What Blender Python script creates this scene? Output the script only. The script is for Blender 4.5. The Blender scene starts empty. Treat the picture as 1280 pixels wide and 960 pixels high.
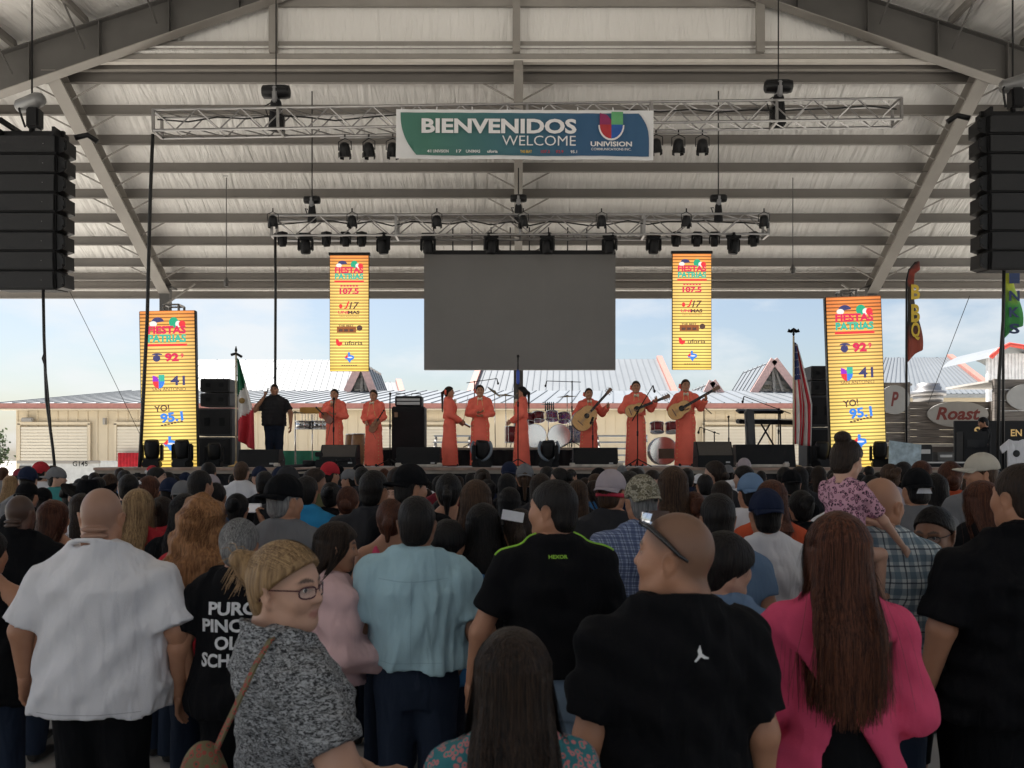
import bpy, bmesh, math, random
import numpy as np
from mathutils import Vector, Matrix, Euler
R = math.radians
random.seed(7); RNG = np.random.default_rng(7)
scene = bpy.context.scene
COL = scene.collection
# ------------------------------------------------------------------ camera, sky, sun, exposure
F_PX = 1100.0; CX = 648.0; HZ = 575.0; EYE = 1.85
cam_d = bpy.data.cameras.new('camera'); cam = bpy.data.objects.new('camera', cam_d); COL.objects.link(cam)
cam.location = (0, 0, EYE); cam.rotation_euler = (R(90), 0, 0)
cam_d.sensor_width = 36.0; cam_d.lens = 36.0 * F_PX / 1280.0
cam_d.shift_x = (640 - CX) / 1280.0; cam_d.shift_y = (HZ - 480) / 1280.0
cam_d.clip_start = 0.05; cam_d.clip_end = 3000
scene.camera = cam
cam_d.dof.use_dof = True; cam_d.dof.focus_distance = 17.0; cam_d.dof.aperture_fstop = 8.0
SUN_EL, SUN_AZ = 60, 318          # azimuth measured clockwise from +Y (the view direction)
world = bpy.data.worlds.new('World'); scene.world = world; world.use_nodes = True
def build_world():
    nt = world.node_tree; nt.nodes.clear(); N = nt.nodes.new; L = nt.links.new
    out = N('ShaderNodeOutputWorld'); bg = N('ShaderNodeBackground'); bg.inputs['Strength'].default_value = 0.052
    sky = N('ShaderNodeTexSky'); sky.sky_type = 'NISHITA'; sky.sun_disc = False
    sky.sun_elevation = R(SUN_EL); sky.sun_rotation = R(SUN_AZ); sky.air_density = 1.0; sky.dust_density = 1.8; sky.ozone_density = 1.2
    tc = N('ShaderNodeTexCoord'); mp = N('ShaderNodeMapping'); mp.inputs['Scale'].default_value = (2.6, 2.6, 7.0)
    mp.inputs['Location'].default_value = (0.35, 0.1, 0.2)
    n1 = N('ShaderNodeTexNoise'); n1.inputs['Scale'].default_value = 2.1; n1.inputs['Detail'].default_value = 8; n1.inputs['Roughness'].default_value = .55
    rp = N('ShaderNodeValToRGB'); rp.color_ramp.elements[0].position = .47; rp.color_ramp.elements[1].position = .66
    rp.color_ramp.elements[0].color = (.14, .14, .14, 1); rp.color_ramp.elements[1].color = (1, 1, 1, 1)
    mx = N('ShaderNodeMix'); mx.data_type = 'RGBA'; mx.inputs['B'].default_value = (6.6, 6.7, 6.8, 1)
    mm = N('ShaderNodeMath'); mm.operation = 'MULTIPLY'; mm.inputs[1].default_value = .75
    L(tc.outputs['Generated'], mp.inputs['Vector']); L(mp.outputs['Vector'], n1.inputs['Vector'])
    L(n1.outputs['Fac'], rp.inputs['Fac']); L(rp.outputs['Color'], mm.inputs[0]); L(mm.outputs[0], mx.inputs['Factor'])
    L(sky.outputs['Color'], mx.inputs['A']); L(mx.outputs['Result'], bg.inputs['Color']); L(bg.outputs['Background'], out.inputs['Surface'])
build_world()
sun_d = bpy.data.lights.new('sun', 'SUN'); sun_d.energy = 5.0; sun_d.angle = R(.53); sun_d.color = (1, .955, .88)
sun = bpy.data.objects.new('sun', sun_d); COL.objects.link(sun)
_sd = Vector((math.sin(R(SUN_AZ)) * math.cos(R(SUN_EL)), math.cos(R(SUN_AZ)) * math.cos(R(SUN_EL)), math.sin(R(SUN_EL))))
sun.rotation_euler = _sd.to_track_quat('Z', 'Y').to_euler(); sun.location = _sd * 60
vs = scene.view_settings; vs.view_transform = 'Standard'; vs.look = 'None'; vs.gamma = 1; vs.use_curve_mapping = False
vs.exposure = 1.45
scene.render.engine = 'CYCLES'
cy = scene.cycles; cy.use_denoising = True; cy.max_bounces = 7; cy.diffuse_bounces = 5; cy.glossy_bounces = 3; cy.transmission_bounces = 4
cy.caustics_reflective = False; cy.caustics_refractive = False; cy.sample_clamp_indirect = 6.0
try: cy.denoiser = 'OPENIMAGEDENOISE'
except Exception: pass

# ------------------------------------------------------------------ helpers
def P(px, py, d):
    """photo pixel at depth d -> world point"""
    return Vector(((px - CX) * d / F_PX, d, EYE + (HZ - py) * d / F_PX))
def tag(o, label=None, cat=None, group=None, kind=None):
    if label: o['label'] = label
    if cat: o['category'] = cat
    if group: o['group'] = group
    if kind: o['kind'] = kind
    return o
def empty(name, loc=(0, 0, 0), rz=0.0, parent=None):
    o = bpy.data.objects.new(name, None); COL.objects.link(o); o.location = loc; o.rotation_euler = (0, 0, rz)
    o.empty_display_size = .1
    if parent: o.parent = parent
    return o
def link(name, me, parent=None, mat=None, loc=(0, 0, 0), rot=(0, 0, 0), scale=None):
    o = bpy.data.objects.new(name, me); COL.objects.link(o); o.location = loc; o.rotation_euler = rot
    if scale is not None: o.scale = scale if hasattr(scale, '__len__') else (scale,) * 3
    if parent: o.parent = parent
    if mat is not None:
        if len(me.materials) == 0: me.materials.append(mat)
        elif me.materials[0] != mat:
            o.material_slots[0].link = 'OBJECT'; o.material_slots[0].material = mat
    return o
_M = {}
def mat(name, col=(.5, .5, .5), rough=.6, metal=0.0, var=.12, vscale=6.0, bump=0.0, bscale=60.0, emit=None, spec=.5, coat=0, sheen=0, stretch=None):
    if name in _M: return _M[name]
    m = bpy.data.materials.new(name); m.use_nodes = True; nt = m.node_tree; N = nt.nodes.new; L = nt.links.new
    b = nt.nodes['Principled BSDF']; b.inputs['Roughness'].default_value = rough; b.inputs['Metallic'].default_value = metal
    b.inputs['Specular IOR Level'].default_value = spec
    if coat: b.inputs['Coat Weight'].default_value = coat
    if sheen: b.inputs['Sheen Weight'].default_value = sheen
    c = (*col[:3], 1); b.inputs['Base Color'].default_value = c
    vec = None
    if var or bump:
        tc = N('ShaderNodeTexCoord'); vec = tc.outputs['Object']
        if stretch:
            mp = N('ShaderNodeMapping'); mp.inputs['Scale'].default_value = stretch; L(vec, mp.inputs['Vector']); vec = mp.outputs['Vector']
    if var:
        n = N('ShaderNodeTexNoise'); n.inputs['Scale'].default_value = vscale; n.inputs['Detail'].default_value = 5; L(vec, n.inputs['Vector'])
        mx = N('ShaderNodeMix'); mx.data_type = 'RGBA'
        mx.inputs['A'].default_value = tuple(max(0, v * (1 - var)) for v in col[:3]) + (1,)
        mx.inputs['B'].default_value = tuple(min(1, v * (1 + var)) for v in col[:3]) + (1,)
        rp = N('ShaderNodeMapRange'); rp.inputs[1].default_value = .3; rp.inputs[2].default_value = .7
        L(n.outputs['Fac'], rp.inputs[0]); L(rp.outputs[0], mx.inputs['Factor']); L(mx.outputs['Result'], b.inputs['Base Color'])
    if bump:
        n2 = N('ShaderNodeTexNoise'); n2.inputs['Scale'].default_value = bscale; n2.inputs['Detail'].default_value = 3; L(vec, n2.inputs['Vector'])
        bp = N('ShaderNodeBump'); bp.inputs['Strength'].default_value = bump; bp.inputs['Distance'].default_value = .01
        L(n2.outputs['Fac'], bp.inputs['Height']); L(bp.outputs['Normal'], b.inputs['Normal'])
    if emit:
        m.cycles.emission_sampling = 'NONE'; b.inputs['Emission Color'].default_value = (*emit[:3], 1); b.inputs['Emission Strength'].default_value = emit[3]
    _M[name] = m; return m

class MB:
    """collects shapes into one mesh"""
    def __init__(s): s.v = []; s.f = []; s.sm = []; s.mi = []; s.cur = 0
    def add(s, vs, fs, smooth=False):
        n = len(s.v); s.v += [tuple(v) for v in vs]
        for f in fs: s.f.append(tuple(i + n for i in f)); s.sm.append(smooth); s.mi.append(s.cur)
        return s
    def box(s, c, size, rot=None):
        x, y, z = (v / 2 for v in size); c = Vector(c)
        pts = [Vector(p) for p in ((-x,-y,-z),(x,-y,-z),(x,y,-z),(-x,y,-z),(-x,-y,z),(x,-y,z),(x,y,z),(-x,y,z))]
        if rot is not None:
            m = rot if isinstance(rot, Matrix) else Euler(rot).to_matrix(); pts = [m @ p for p in pts]
        return s.add([p + c for p in pts], [(0,3,2,1),(4,5,6,7),(0,1,5,4),(1,2,6,5),(2,3,7,6),(3,0,4,7)])
    def bbox(s, c, size, b=.01, rot=None):
        """bevelled box (chamfered vertical and horizontal edges)"""
        bm = bmesh.new(); bmesh.ops.create_cube(bm, size=1.0)
        bmesh.ops.scale(bm, vec=size, verts=bm.verts)
        bmesh.ops.bevel(bm, geom=list(bm.edges), offset=b, segments=2, affect='EDGES', clamp_overlap=True)
        m = Matrix.Identity(3) if rot is None else (rot if isinstance(rot, Matrix) else Euler(rot).to_matrix())
        c = Vector(c); bm.verts.index_update()
        s.add([m @ v.co + c for v in bm.verts], [tuple(v.index for v in f.verts) for f in bm.faces]); bm.free(); return s
    def tube(s, pts, r, n=8, cap=True):
        pts = [Vector(p) for p in pts]; rs = r if hasattr(r, '__len__') else [r] * len(pts)
        vs = []; fs = []
        up = None
        for i, p in enumerate(pts):
            t = (pts[min(i + 1, len(pts) - 1)] - pts[max(i - 1, 0)])
            t = t.normalized() if t.length > 1e-9 else Vector((0, 0, 1))
            if up is None: up = Vector((0, 0, 1)) if abs(t.z) < .9 else Vector((1, 0, 0))
            a = t.cross(up)
            if a.length < 1e-6: a = t.cross(Vector((0, 1, 0)))
            a.normalize(); b = a.cross(t).normalized(); up = b
            for k in range(n):
                q = 2 * math.pi * k / n; vs.append(p + (a * math.cos(q) + b * math.sin(q)) * rs[i])
        for i in range(len(pts) - 1):
            for k in range(n): fs.append((i*n+k, i*n+(k+1)%n, (i+1)*n+(k+1)%n, (i+1)*n+k))
        if cap: fs.append(tuple(range(n - 1, -1, -1))); fs.append(tuple(range((len(pts)-1)*n, len(pts)*n)))
        return s.add(vs, fs, n > 5)
    def lathe(s, prof, c=(0, 0, 0), n=16, rot=None, smooth=True):
        c = Vector(c); m = Matrix.Identity(3) if rot is None else (rot if isinstance(rot, Matrix) else Euler(rot).to_matrix())
        vs = []; fs = []
        for r, z in prof:
            for k in range(n):
                q = 2 * math.pi * k / n; vs.append(m @ Vector((r * math.cos(q), r * math.sin(q), z)) + c)
        for i in range(len(prof) - 1):
            for k in range(n): fs.append((i*n+k, i*n+(k+1)%n, (i+1)*n+(k+1)%n, (i+1)*n+k))
        fs.append(tuple(range(n - 1, -1, -1))); fs.append(tuple(range((len(prof)-1)*n, len(prof)*n)))
        return s.add(vs, fs, smooth)
    def prism(s, outline, th, m=None):
        """outline in local XZ, extruded along local Y by th, then matrix m"""
        m = m or Matrix.Identity(4); n = len(outline)
        vs = [m @ Vector((x, -th / 2, z)) for x, z in outline] + [m @ Vector((x, th / 2, z)) for x, z in outline]
        fs = [tuple(range(n)), tuple(range(2 * n - 1, n - 1, -1))] + [(i, i + n, (i + 1) % n + n, (i + 1) % n) for i in range(n)]
        return s.add(vs, fs)
    def quad(s, a, b, c, d): return s.add([a, b, c, d], [(0, 1, 2, 3)])
    def mesh(s, name):
        me = bpy.data.meshes.new(name); me.from_pydata(s.v, [], s.f)
        me.polygons.foreach_set('use_smooth', s.sm); me.update(); return me
    def build(s, name, material=None, parent=None, loc=(0, 0, 0), rot=(0, 0, 0), fix=True):
        me = s.mesh(name)
        if fix:
            bm = bmesh.new(); bm.from_mesh(me); bmesh.ops.recalc_face_normals(bm, faces=bm.faces); bm.to_mesh(me); bm.free()
        return link(name, me, parent, material, loc, rot)
def bar(mb, a, b, w, h, up=(0, 0, 1)):
    a = Vector(a); b = Vector(b); t = (b - a); L_ = t.length; t.normalize(); u = Vector(up)
    x = t.cross(u).normalized(); u = x.cross(t).normalized()
    return mb.box((a + b) / 2, (L_, w, h), Matrix((t, x, u)).transposed() if False else Matrix(((t.x, x.x, u.x), (t.y, x.y, u.y), (t.z, x.z, u.z))))
def copy_tree(o, parent=None):
    c = o.copy(); COL.objects.link(c); c.parent = parent
    for ch in list(o.children): copy_tree(ch, c)
    return c
_TXT = {}; TMP = []
def text_mesh(body, size=1.0, bold=0.0, shear=0.0, align='CENTER', depth=0.0, spacing=1.0):
    k = (body, size, bold, shear, align, depth, spacing)
    if k in _TXT: return _TXT[k]
    cu = bpy.data.curves.new('t', 'FONT'); cu.body = body; cu.size = size; cu.offset = bold; cu.shear = shear
    cu.align_x = align; cu.align_y = 'CENTER'; cu.extrude = depth; cu.space_character = spacing; cu.resolution_u = 3
    if not TMP: TMP.append(bpy.data.scenes.new('lettering_workshop'))
    o = bpy.data.objects.new('t', cu); TMP[0].collection.objects.link(o); vl = TMP[0].view_layers[0]; vl.update()
    me = bpy.data.meshes.new_from_object(o.evaluated_get(vl.depsgraph), depsgraph=vl.depsgraph)
    me.name = 'lettering'; me.materials.clear()
    bpy.data.objects.remove(o); bpy.data.curves.remove(cu); _TXT[k] = me; return me
def text(body, parent, material, loc, h, width=None, bold=0.0, shear=0.0, rot=(R(90), 0, 0), name='lettering', align='CENTER'):
    """lettering facing -Y at loc; h = cap height, width = squeezed to that width"""
    me = text_mesh(body, 1.0, bold, shear, align)
    xs = [v.co.x for v in me.vertices]; ys = [v.co.y for v in me.vertices]
    W = max(xs) - min(xs); H = max(ys) - min(ys); cxm = (max(xs) + min(xs)) / 2; cym = (max(ys) + min(ys)) / 2
    sy = h / H; sx = (width / W) if width else sy
    o = link(name, me, parent, material, rot=rot); o.scale = (sx, sy, 1)
    off = Euler(rot).to_matrix() @ Vector((cxm * sx if align == 'CENTER' else min(xs) * sx, cym * sy, 0))
    o.location = Vector(loc) - off
    return o

# ------------------------------------------------------------------ signed distance bodies -> one continuous surface
def sd_cap(a, b, ra, rb, k=.03):
    a = np.array(a, float); b = np.array(b, float); ab = b - a; l2 = max(ab @ ab, 1e-9)
    def f(p):
        t = np.clip(((p - a) @ ab) / l2, 0, 1); q = p - a - t[:, None] * ab
        return np.sqrt((q * q).sum(1)) - (ra + (rb - ra) * t)
    return f, k
def sd_ell(c, r, k=.02, rot=None):
    c = np.array(c, float); r = np.array(r, float); m = None if rot is None else np.array(Euler(rot).to_matrix())
    def f(p):
        q = p - c
        if m is not None: q = q @ m
        l = np.sqrt(((q / r) ** 2).sum(1)); l2 = np.sqrt(((q / (r * r)) ** 2).sum(1))
        return l * (l - 1) / np.maximum(l2, 1e-6)
    return f, k
def sd_loft(rings, k=.03, pw=2.0, infl=0.0):
    """rings: (z, cx, cy, rx, ry)"""
    a = np.array(sorted(rings), float)
    def f(p):
        z = p[:, 2]; g = [np.interp(z, a[:, 0], a[:, i]) for i in (1, 2, 3, 4)]
        rx = g[2] + infl; ry = g[3] + infl
        x = np.abs(p[:, 0] - g[0]) / rx; y = np.abs(p[:, 1] - g[1]) / ry
        l = (x ** pw + y ** pw) ** (1 / pw)
        d = (l - 1) * np.minimum(rx, ry)
        return np.maximum(d, np.maximum(a[0, 0] - infl * .5 - z, z - a[-1, 0] - infl * .5))
    return f, k
def sd_cut(prim, *planes):
    """keep the side of each plane (point, normal) where the normal does not point"""
    f0, k = prim; pl = [(np.array(c, float), np.array(n, float) / np.linalg.norm(n)) for c, n in planes]
    def f(p):
        d = f0(p)
        for c, n in pl: d = np.maximum(d, (p - c) @ n)
        return d
    return f, k
def sd_union(prims):
    def f(p):
        d = None
        for g, k in prims:
            e = g(p)
            if d is None: d = e
            elif k <= 0: d = np.minimum(d, e)
            else:
                h = np.maximum(k - np.abs(d - e), 0) / k; d = np.minimum(d, e) - h * h * k * .25
        return d
    return f
def folds(f, amp=.006, seed=0, kh=22, kz=5, n=5):
    r = np.random.default_rng(seed)
    ks = [(np.array([r.normal() * kh, r.normal() * kh, r.normal() * kz]), r.uniform(0, 6.28)) for _ in range(n)]
    k2 = [(np.array([r.normal() * kh * .5, r.normal() * kh * .5, r.normal() * kh * .8]), r.uniform(0, 6.28)) for _ in range(3)]
    def g(p):
        m = np.clip(.5 + sum(np.sin(p @ k * .27 + ph * 2) for k, ph in k2) * .42, 0, 1)
        s = sum((1 - np.abs(np.sin(p @ k * .5 + ph))) ** 1.6 for k, ph in ks) / n
        s2 = sum(np.sin(p @ k + ph) for k, ph in k2) * .30
        return f(p) - amp * (2.6 * s * m + s2 + .45)
    return g
def surf(f, lo, hi, res):
    """naive surface nets"""
    ax = [np.arange(lo[i] - res, hi[i] + res * 1.5, res) for i in range(3)]
    nx, ny, nz = map(len, ax)
    st = 4; cax = [np.append(a[::st], a[-1] + res) for a in ax]
    G = np.stack(np.meshgrid(*cax, indexing='ij'), -1).reshape(-1, 3); Cv = f(G).reshape([len(a) for a in cax])
    ci = [np.minimum((np.arange(len(a)) + st // 2) // st, len(c) - 1) for a, c in zip(ax, cax)]
    Fv = Cv[np.ix_(*ci)].copy(); need = np.abs(Fv) < res * st * 1.7 + .012
    nI = np.nonzero(need); pts = np.stack([ax[i][nI[i]] for i in range(3)], 1)
    Fv[nI] = np.concatenate([f(c) for c in np.array_split(pts, max(1, len(pts) // 60000))]) if len(pts) else 0
    Fv[0] = np.maximum(Fv[0], .001); Fv[-1] = np.maximum(Fv[-1], .001); Fv[:, 0] = np.maximum(Fv[:, 0], .001); Fv[:, -1] = np.maximum(Fv[:, -1], .001)
    Fv[:, :, 0] = np.maximum(Fv[:, :, 0], .001); Fv[:, :, -1] = np.maximum(Fv[:, :, -1], .001)
    ins = (Fv < 0).astype(np.int8)
    c = sum(ins[a:nx - 1 + a, b:ny - 1 + b, d:nz - 1 + d] for a in (0, 1) for b in (0, 1) for d in (0, 1))
    I, J, K = np.nonzero((c > 0) & (c < 8)); n = len(I)
    ids = np.full((nx - 1, ny - 1, nz - 1), -1, np.int64); ids[I, J, K] = np.arange(n)
    acc = np.zeros((n, 3)); cnt = np.zeros(n)
    cor = [(a, b, d) for a in (0, 1) for b in (0, 1) for d in (0, 1)]
    for u in range(8):
        for w in range(u + 1, 8):
            A, B = cor[u], cor[w]
            if sum(abs(x - y) for x, y in zip(A, B)) != 1: continue
            fa = Fv[I + A[0], J + A[1], K + A[2]]; fb = Fv[I + B[0], J + B[1], K + B[2]]
            m = (fa < 0) != (fb < 0); t = np.where(m, fa / np.where(m, fa - fb, 1), 0)
            pa = np.stack([I + A[0], J + A[1], K + A[2]], 1).astype(float); pb = np.array([B[i] - A[i] for i in range(3)], float)
            acc += np.where(m[:, None], pa + t[:, None] * pb, 0); cnt += m
    V = acc / cnt[:, None] * res + np.array([ax[0][0], ax[1][0], ax[2][0]])
    Q = []
    for d in range(3):
        s = [slice(None)] * 3; e = [slice(None)] * 3; s[d] = slice(0, -1); e[d] = slice(1, None)
        a = ins[tuple(s)]; b = ins[tuple(e)]; X = np.array(np.nonzero(a != b))
        o1, o2 = [i for i in range(3) if i != d]
        ok = (X[o1] >= 1) & (X[o2] >= 1) & (X[o1] < (nx, ny, nz)[o1] - 1) & (X[o2] < (nx, ny, nz)[o2] - 1); X = X[:, ok]
        def cid(da, db):
            Y = X.copy(); Y[o1] -= da; Y[o2] -= db; return ids[Y[0], Y[1], Y[2]]
        q = np.stack([cid(1, 1), cid(0, 1), cid(0, 0), cid(1, 0)], 1)
        flip = (a[X[0], X[1], X[2]] == 0) ^ (d == 1)
        q[flip] = q[flip][:, ::-1]; Q.append(q)
    return V, np.concatenate(Q)
def np_mesh(name, V, Fq, smooth=True, paint=None):
    me = bpy.data.meshes.new(name); V = np.asarray(V, np.float32); Fq = np.asarray(Fq, np.int32); k = Fq.shape[1]
    me.vertices.add(len(V)); me.vertices.foreach_set('co', V.ravel())
    me.loops.add(Fq.size); me.loops.foreach_set('vertex_index', Fq.ravel())
    me.polygons.add(len(Fq)); me.polygons.foreach_set('loop_start', np.arange(0, Fq.size, k, dtype=np.int32))
    me.polygons.foreach_set('use_smooth', np.full(len(Fq), smooth))
    if paint is not None:
        at = me.attributes.new('paint', 'FLOAT_COLOR', 'POINT'); at.data.foreach_set('color', np.asarray(paint, np.float32).ravel())
    me.update(calc_edges=True); me.validate(); return me
# ------------------------------------------------------------------ materials of the place
CONC = mat('concrete_floor', (.30, .285, .265), .75, var=.3, vscale=.7, bump=.15, bscale=14)
GROUND = mat('pale_ground', (.53, .51, .47), .9, var=.25, vscale=.15, bump=.3, bscale=8)
STEEL = mat('grey_painted_steel', (.30, .28, .255), .55, var=.1, vscale=1.5)
STEEL_D = mat('dark_shaded_steel', (.095, .09, .085), .6, var=.15, vscale=1.2)  # shade on the rafter frames is put into this colour; plain dark parts share it
PURLIN = mat('purlin_paint', (.185, .170, .155), .55, var=.1, vscale=.8)
ALU = mat('aluminium_truss', (.36, .35, .345), .38, metal=.85, var=.1, vscale=4)
BLACK = mat('black_plastic', (.007, .007, .008), .55, var=.2, vscale=5, spec=.25)
BLACKM = mat('black_metal', (.008, .008, .009), .42, var=.2, vscale=4, spec=.3)
BLACKC = mat('black_cloth', (.012, .012, .014), .95, var=.3, vscale=3, bump=.4, bscale=25)
RUBBER = mat('black_cable', (.012, .012, .012), .6, var=0)
TANW = mat('tan_metal_siding', (.58, .495, .36), .55, var=.06, vscale=.6)
TAND = mat('tan_roll_door', (.66, .60, .49), .55, var=.05, vscale=.6)
WROOF = mat('white_metal_roof', (.185, .20, .215), .4, var=.07, vscale=.4)
WRIB = mat('white_roof_seam', (.14, .155, .17), .4, var=.05)
RUST = mat('brick_red_trim', (.38, .17, .14), .6, var=.1)
WOOD = mat('weathered_wood', (.19, .165, .145), .8, var=.4, vscale=5, stretch=(.4, 1, 6), bump=.3, bscale=10)
def insulation_mat():
    m = bpy.data.materials.new('roof_insulation'); m.use_nodes = True; nt = m.node_tree; N = nt.nodes.new; L = nt.links.new
    b = nt.nodes['Principled BSDF']; b.inputs['Roughness'].default_value = .42
    tc = N('ShaderNodeTexCoord'); mp = N('ShaderNodeMapping'); mp.inputs['Scale'].default_value = (3.2, .5, .5); L(tc.outputs['Object'], mp.inputs['Vector'])
    n = N('ShaderNodeTexNoise'); n.inputs['Scale'].default_value = 1.6; n.inputs['Detail'].default_value = 6; n.inputs['Distortion'].default_value = .6; L(mp.outputs[0], n.inputs['Vector'])
    n2 = N('ShaderNodeTexNoise'); n2.inputs['Scale'].default_value = .5; n2.inputs['Detail'].default_value = 4; L(tc.outputs['Object'], n2.inputs['Vector'])
    mx = N('ShaderNodeMix'); mx.data_type = 'RGBA'; mx.inputs['A'].default_value = (.78, .755, .72, 1); mx.inputs['B'].default_value = (.97, .955, .93, 1)
    L(n2.outputs['Fac'], mx.inputs['Factor']); L(mx.outputs['Result'], b.inputs['Base Color'])
    bp = N('ShaderNodeBump'); bp.inputs['Strength'].default_value = .9; bp.inputs['Distance'].default_value = .12
    L(n.outputs['Fac'], bp.inputs['Height']); L(bp.outputs[0], b.inputs['Normal']); return m
INSUL = insulation_mat()

# ------------------------------------------------------------------ ground
mb = MB(); mb.quad((-900, -500, -.01), (900, -500, -.01), (900, 1500, -.01), (-900, 1500, -.01))
tag(mb.build('ground', GROUND, fix=False), 'pale packed ground around the pavilion reaching the horizon', kind='structure')
mb = MB(); mb.box((0, 4, -.045), (31, 44, .10))
tag(mb.build('pavilion_floor', CONC), 'grey concrete floor slab under the pavilion', kind='structure')

# ------------------------------------------------------------------ pavilion
pav = tag(empty('pavilion', (0, 18.6, 0)), 'open steel pavilion with pale insulated roof over stage and crowd', 'pavilion')
def pchild(mb, name, m, fix=True):
    o = mb.build(name, m, pav, fix=fix); o.location = (0, -18.6, 0); return o
HALF = 13.6; RISE = .345; D0 = 18.5
def raf_low(x): return 1.85 + (575 + 99) * D0 / F_PX - abs(x) * RISE     # underside of the gable rafters
def raf_up(x): return raf_low(x) + .62 + .020 * abs(x)
Y_BACK = -18.0
# main gable roof sheets, thick, with purlins running towards the stage
for s in (-1, 1):
    mb = MB(); a = raf_up(0) + .24; b = raf_up(HALF + .5) + .24; X = s * (HALF + .5)
    mb.add([(0, Y_BACK, a), (X, Y_BACK, b), (X, 18.9, b), (0, 18.9, a), (0, Y_BACK, a + .12), (X, Y_BACK, b + .12), (X, 18.9, b + .12), (0, 18.9, a + .12)],
           [(0, 1, 2, 3), (4, 5, 6, 7), (0, 1, 5, 4), (1, 2, 6, 5), (2, 3, 7, 6), (3, 0, 4, 7)])
    pchild(mb, 'roof_sheet', INSUL)
    for k in range(1, 10):
        x = s * k * 1.5; mb = MB(); z = raf_up(x) + .115
        mb.box((x, (Y_BACK + 18.4) / 2, z), (.07, 18.4 - Y_BACK, .225), (0, s * math.atan(RISE), 0)); pchild(mb, 'purlin', PURLIN)
# rigid frames: the one over the stage front and two behind
for fy in (18.35, 10.2, 2.0, -6.2, -14.4):
    for s in (-1, 1):
        mb = MB()
        def web(x0, x1, y0, y1, z0f, z1f):
            pts = []
            for y in (y0, y1):
                for x in (x0, x1):
                    pts += [(s * x, y, z0f(x)), (s * x, y, z1f(x))]
            mb.add(pts, [(0, 2, 3, 1), (4, 5, 7, 6), (0, 1, 5, 4), (2, 6, 7, 3), (1, 3, 7, 5), (0, 4, 6, 2)])
        web(0, HALF, fy - .012, fy + .012, lambda x: raf_low(x) + .02, lambda x: raf_up(x) - .02)
        web(0, HALF, fy - .14, fy + .14, lambda x: raf_up(x) - .02, lambda x: raf_up(x))
        for k in range(1, 10):
            x = k * 1.45; mb.box((s * x, fy - .07, (raf_low(x) + raf_up(x)) / 2), (.018, .11, raf_up(x) - raf_low(x) - .05))
        pchild(mb, 'rafter', STEEL_D)
        mb = MB(); web(0, HALF, fy - .14, fy + .14, lambda x: raf_low(x), lambda x: raf_low(x) + .02)
        pchild(mb, 'rafter_flange', STEEL)
        mb = MB(); h = raf_low(HALF) + .6
        mb.box((s * HALF, fy, h / 2), (.5, .02, h)); mb.box((s * (HALF - .25), fy, h / 2), (.022, .28, h)); mb.box((s * (HALF + .25), fy, h / 2), (.022, .28, h))
        pchild(mb, 'column', STEEL_D)
        if fy > 18:
            for k in (2, 3, 4, 5, 6, 7, 8):     # fly braces from flange up to the purlins
                x = k * 1.5; mb = MB()
                mb.tube([(s * x, fy - .1, raf_low(x) + .3), (s * x, fy - .95, raf_up(x) + .02)], .022, 5); pchild(mb, 'fly_brace', STEEL_D)
# end wall above the canopy
mb = MB(); Yw = 18.72; xs = [-13.6, -9, -4.5, 0, 4.5, 9, 13.6]
for a, b in zip(xs[:-1], xs[1:]):
    mb.add([(a, Yw, 10.28), (b, Yw, 10.28), (b, Yw, raf_up(b) + .2), (a, Yw, raf_up(a) + .2)], [(0, 1, 2, 3)])
pchild(mb, 'end_wall_panel', INSUL, False)
for z, h, dy in ((10.38, .10, .10), (10.62, .16, .08), (11.52, .14, .08), (12.7, .14, .08)):
    mb = MB(); w = min(13.4, (raf_low(0) - z) / RISE + 1.5); mb.box((0, Yw - dy, z), (2 * w, .09, h)); pchild(mb, 'girt', STEEL)
mb = MB(); mb.box((0, Yw - .09, 10.28), (26, .13, .07)); pchild(mb, 'flashing', mat('pale_flashing', (.66, .62, .57), .5, var=.05))
for px, w in ((345, .17), (645.5, .16), (947, .17)):
    mb = MB(); x = P(px, 0, Yw).x; mb.box((x, Yw - .2, (10.42 + raf_low(x) + .5) / 2), (w, .12, raf_low(x) + .5 - 10.42)); pchild(mb, 'wall_post', STEEL)
# canopy over the stage: sloping sheet, purlins across, three rafters
CAN = [(19 + .7 * k, 9.97 - .411 * k) for k in range(8)]
EAVE = [(24.55, 6.86), (25.15, 6.74), (25.75, 6.57)]
LW = 15.8
def sheet(pts, name):
    mb = MB()
    for (y0, z0), (y1, z1) in zip(pts[:-1], pts[1:]):
        mb.quad((-LW, y0, z0), (LW, y0, z0), (LW, y1, z1), (-LW, y1, z1)); mb.quad((-LW, y0, z0 + .1), (LW, y0, z0 + .1), (LW, y1, z1 + .1), (-LW, y1, z1 + .1))
    return pchild(mb, name, INSUL, False)
up = .24
sheet([(18.55, 10.24 + up)] + [(y, z + up) for y, z in CAN] + [(24.55, 6.86 + up), (26.0, 6.52 + up)], 'canopy_sheet')
tilt = math.atan(.411 / .7)
for k, (y, z) in enumerate(CAN):
    mb = MB(); h = .24
    mb.box((0, y, z + h / 2), (2 * LW, .015, h)); mb.box((0, y - .04, z + .008), (2 * LW, .08, .016)); mb.box((0, y + .04, z + h - .008), (2 * LW, .08, .016))
    pchild(mb, 'purlin', PURLIN)
    if k == 0:
        mb = MB(); mb.box((0, y - .12, z + .34), (2 * LW, .10, .26)); pchild(mb, 'header_beam', PURLIN)
        mb = MB(); mb.box((0, y - .2, z + .2), (2 * LW, .06, .035)); pchild(mb, 'conduit', STEEL)
for y, z in EAVE:
    mb = MB(); mb.box((0, y, z + .11), (2 * LW, .05, .22)); mb.box((0, y - .045, z + .01), (2 * LW, .09, .02)); pchild(mb, 'eave_beam', PURLIN)
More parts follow.
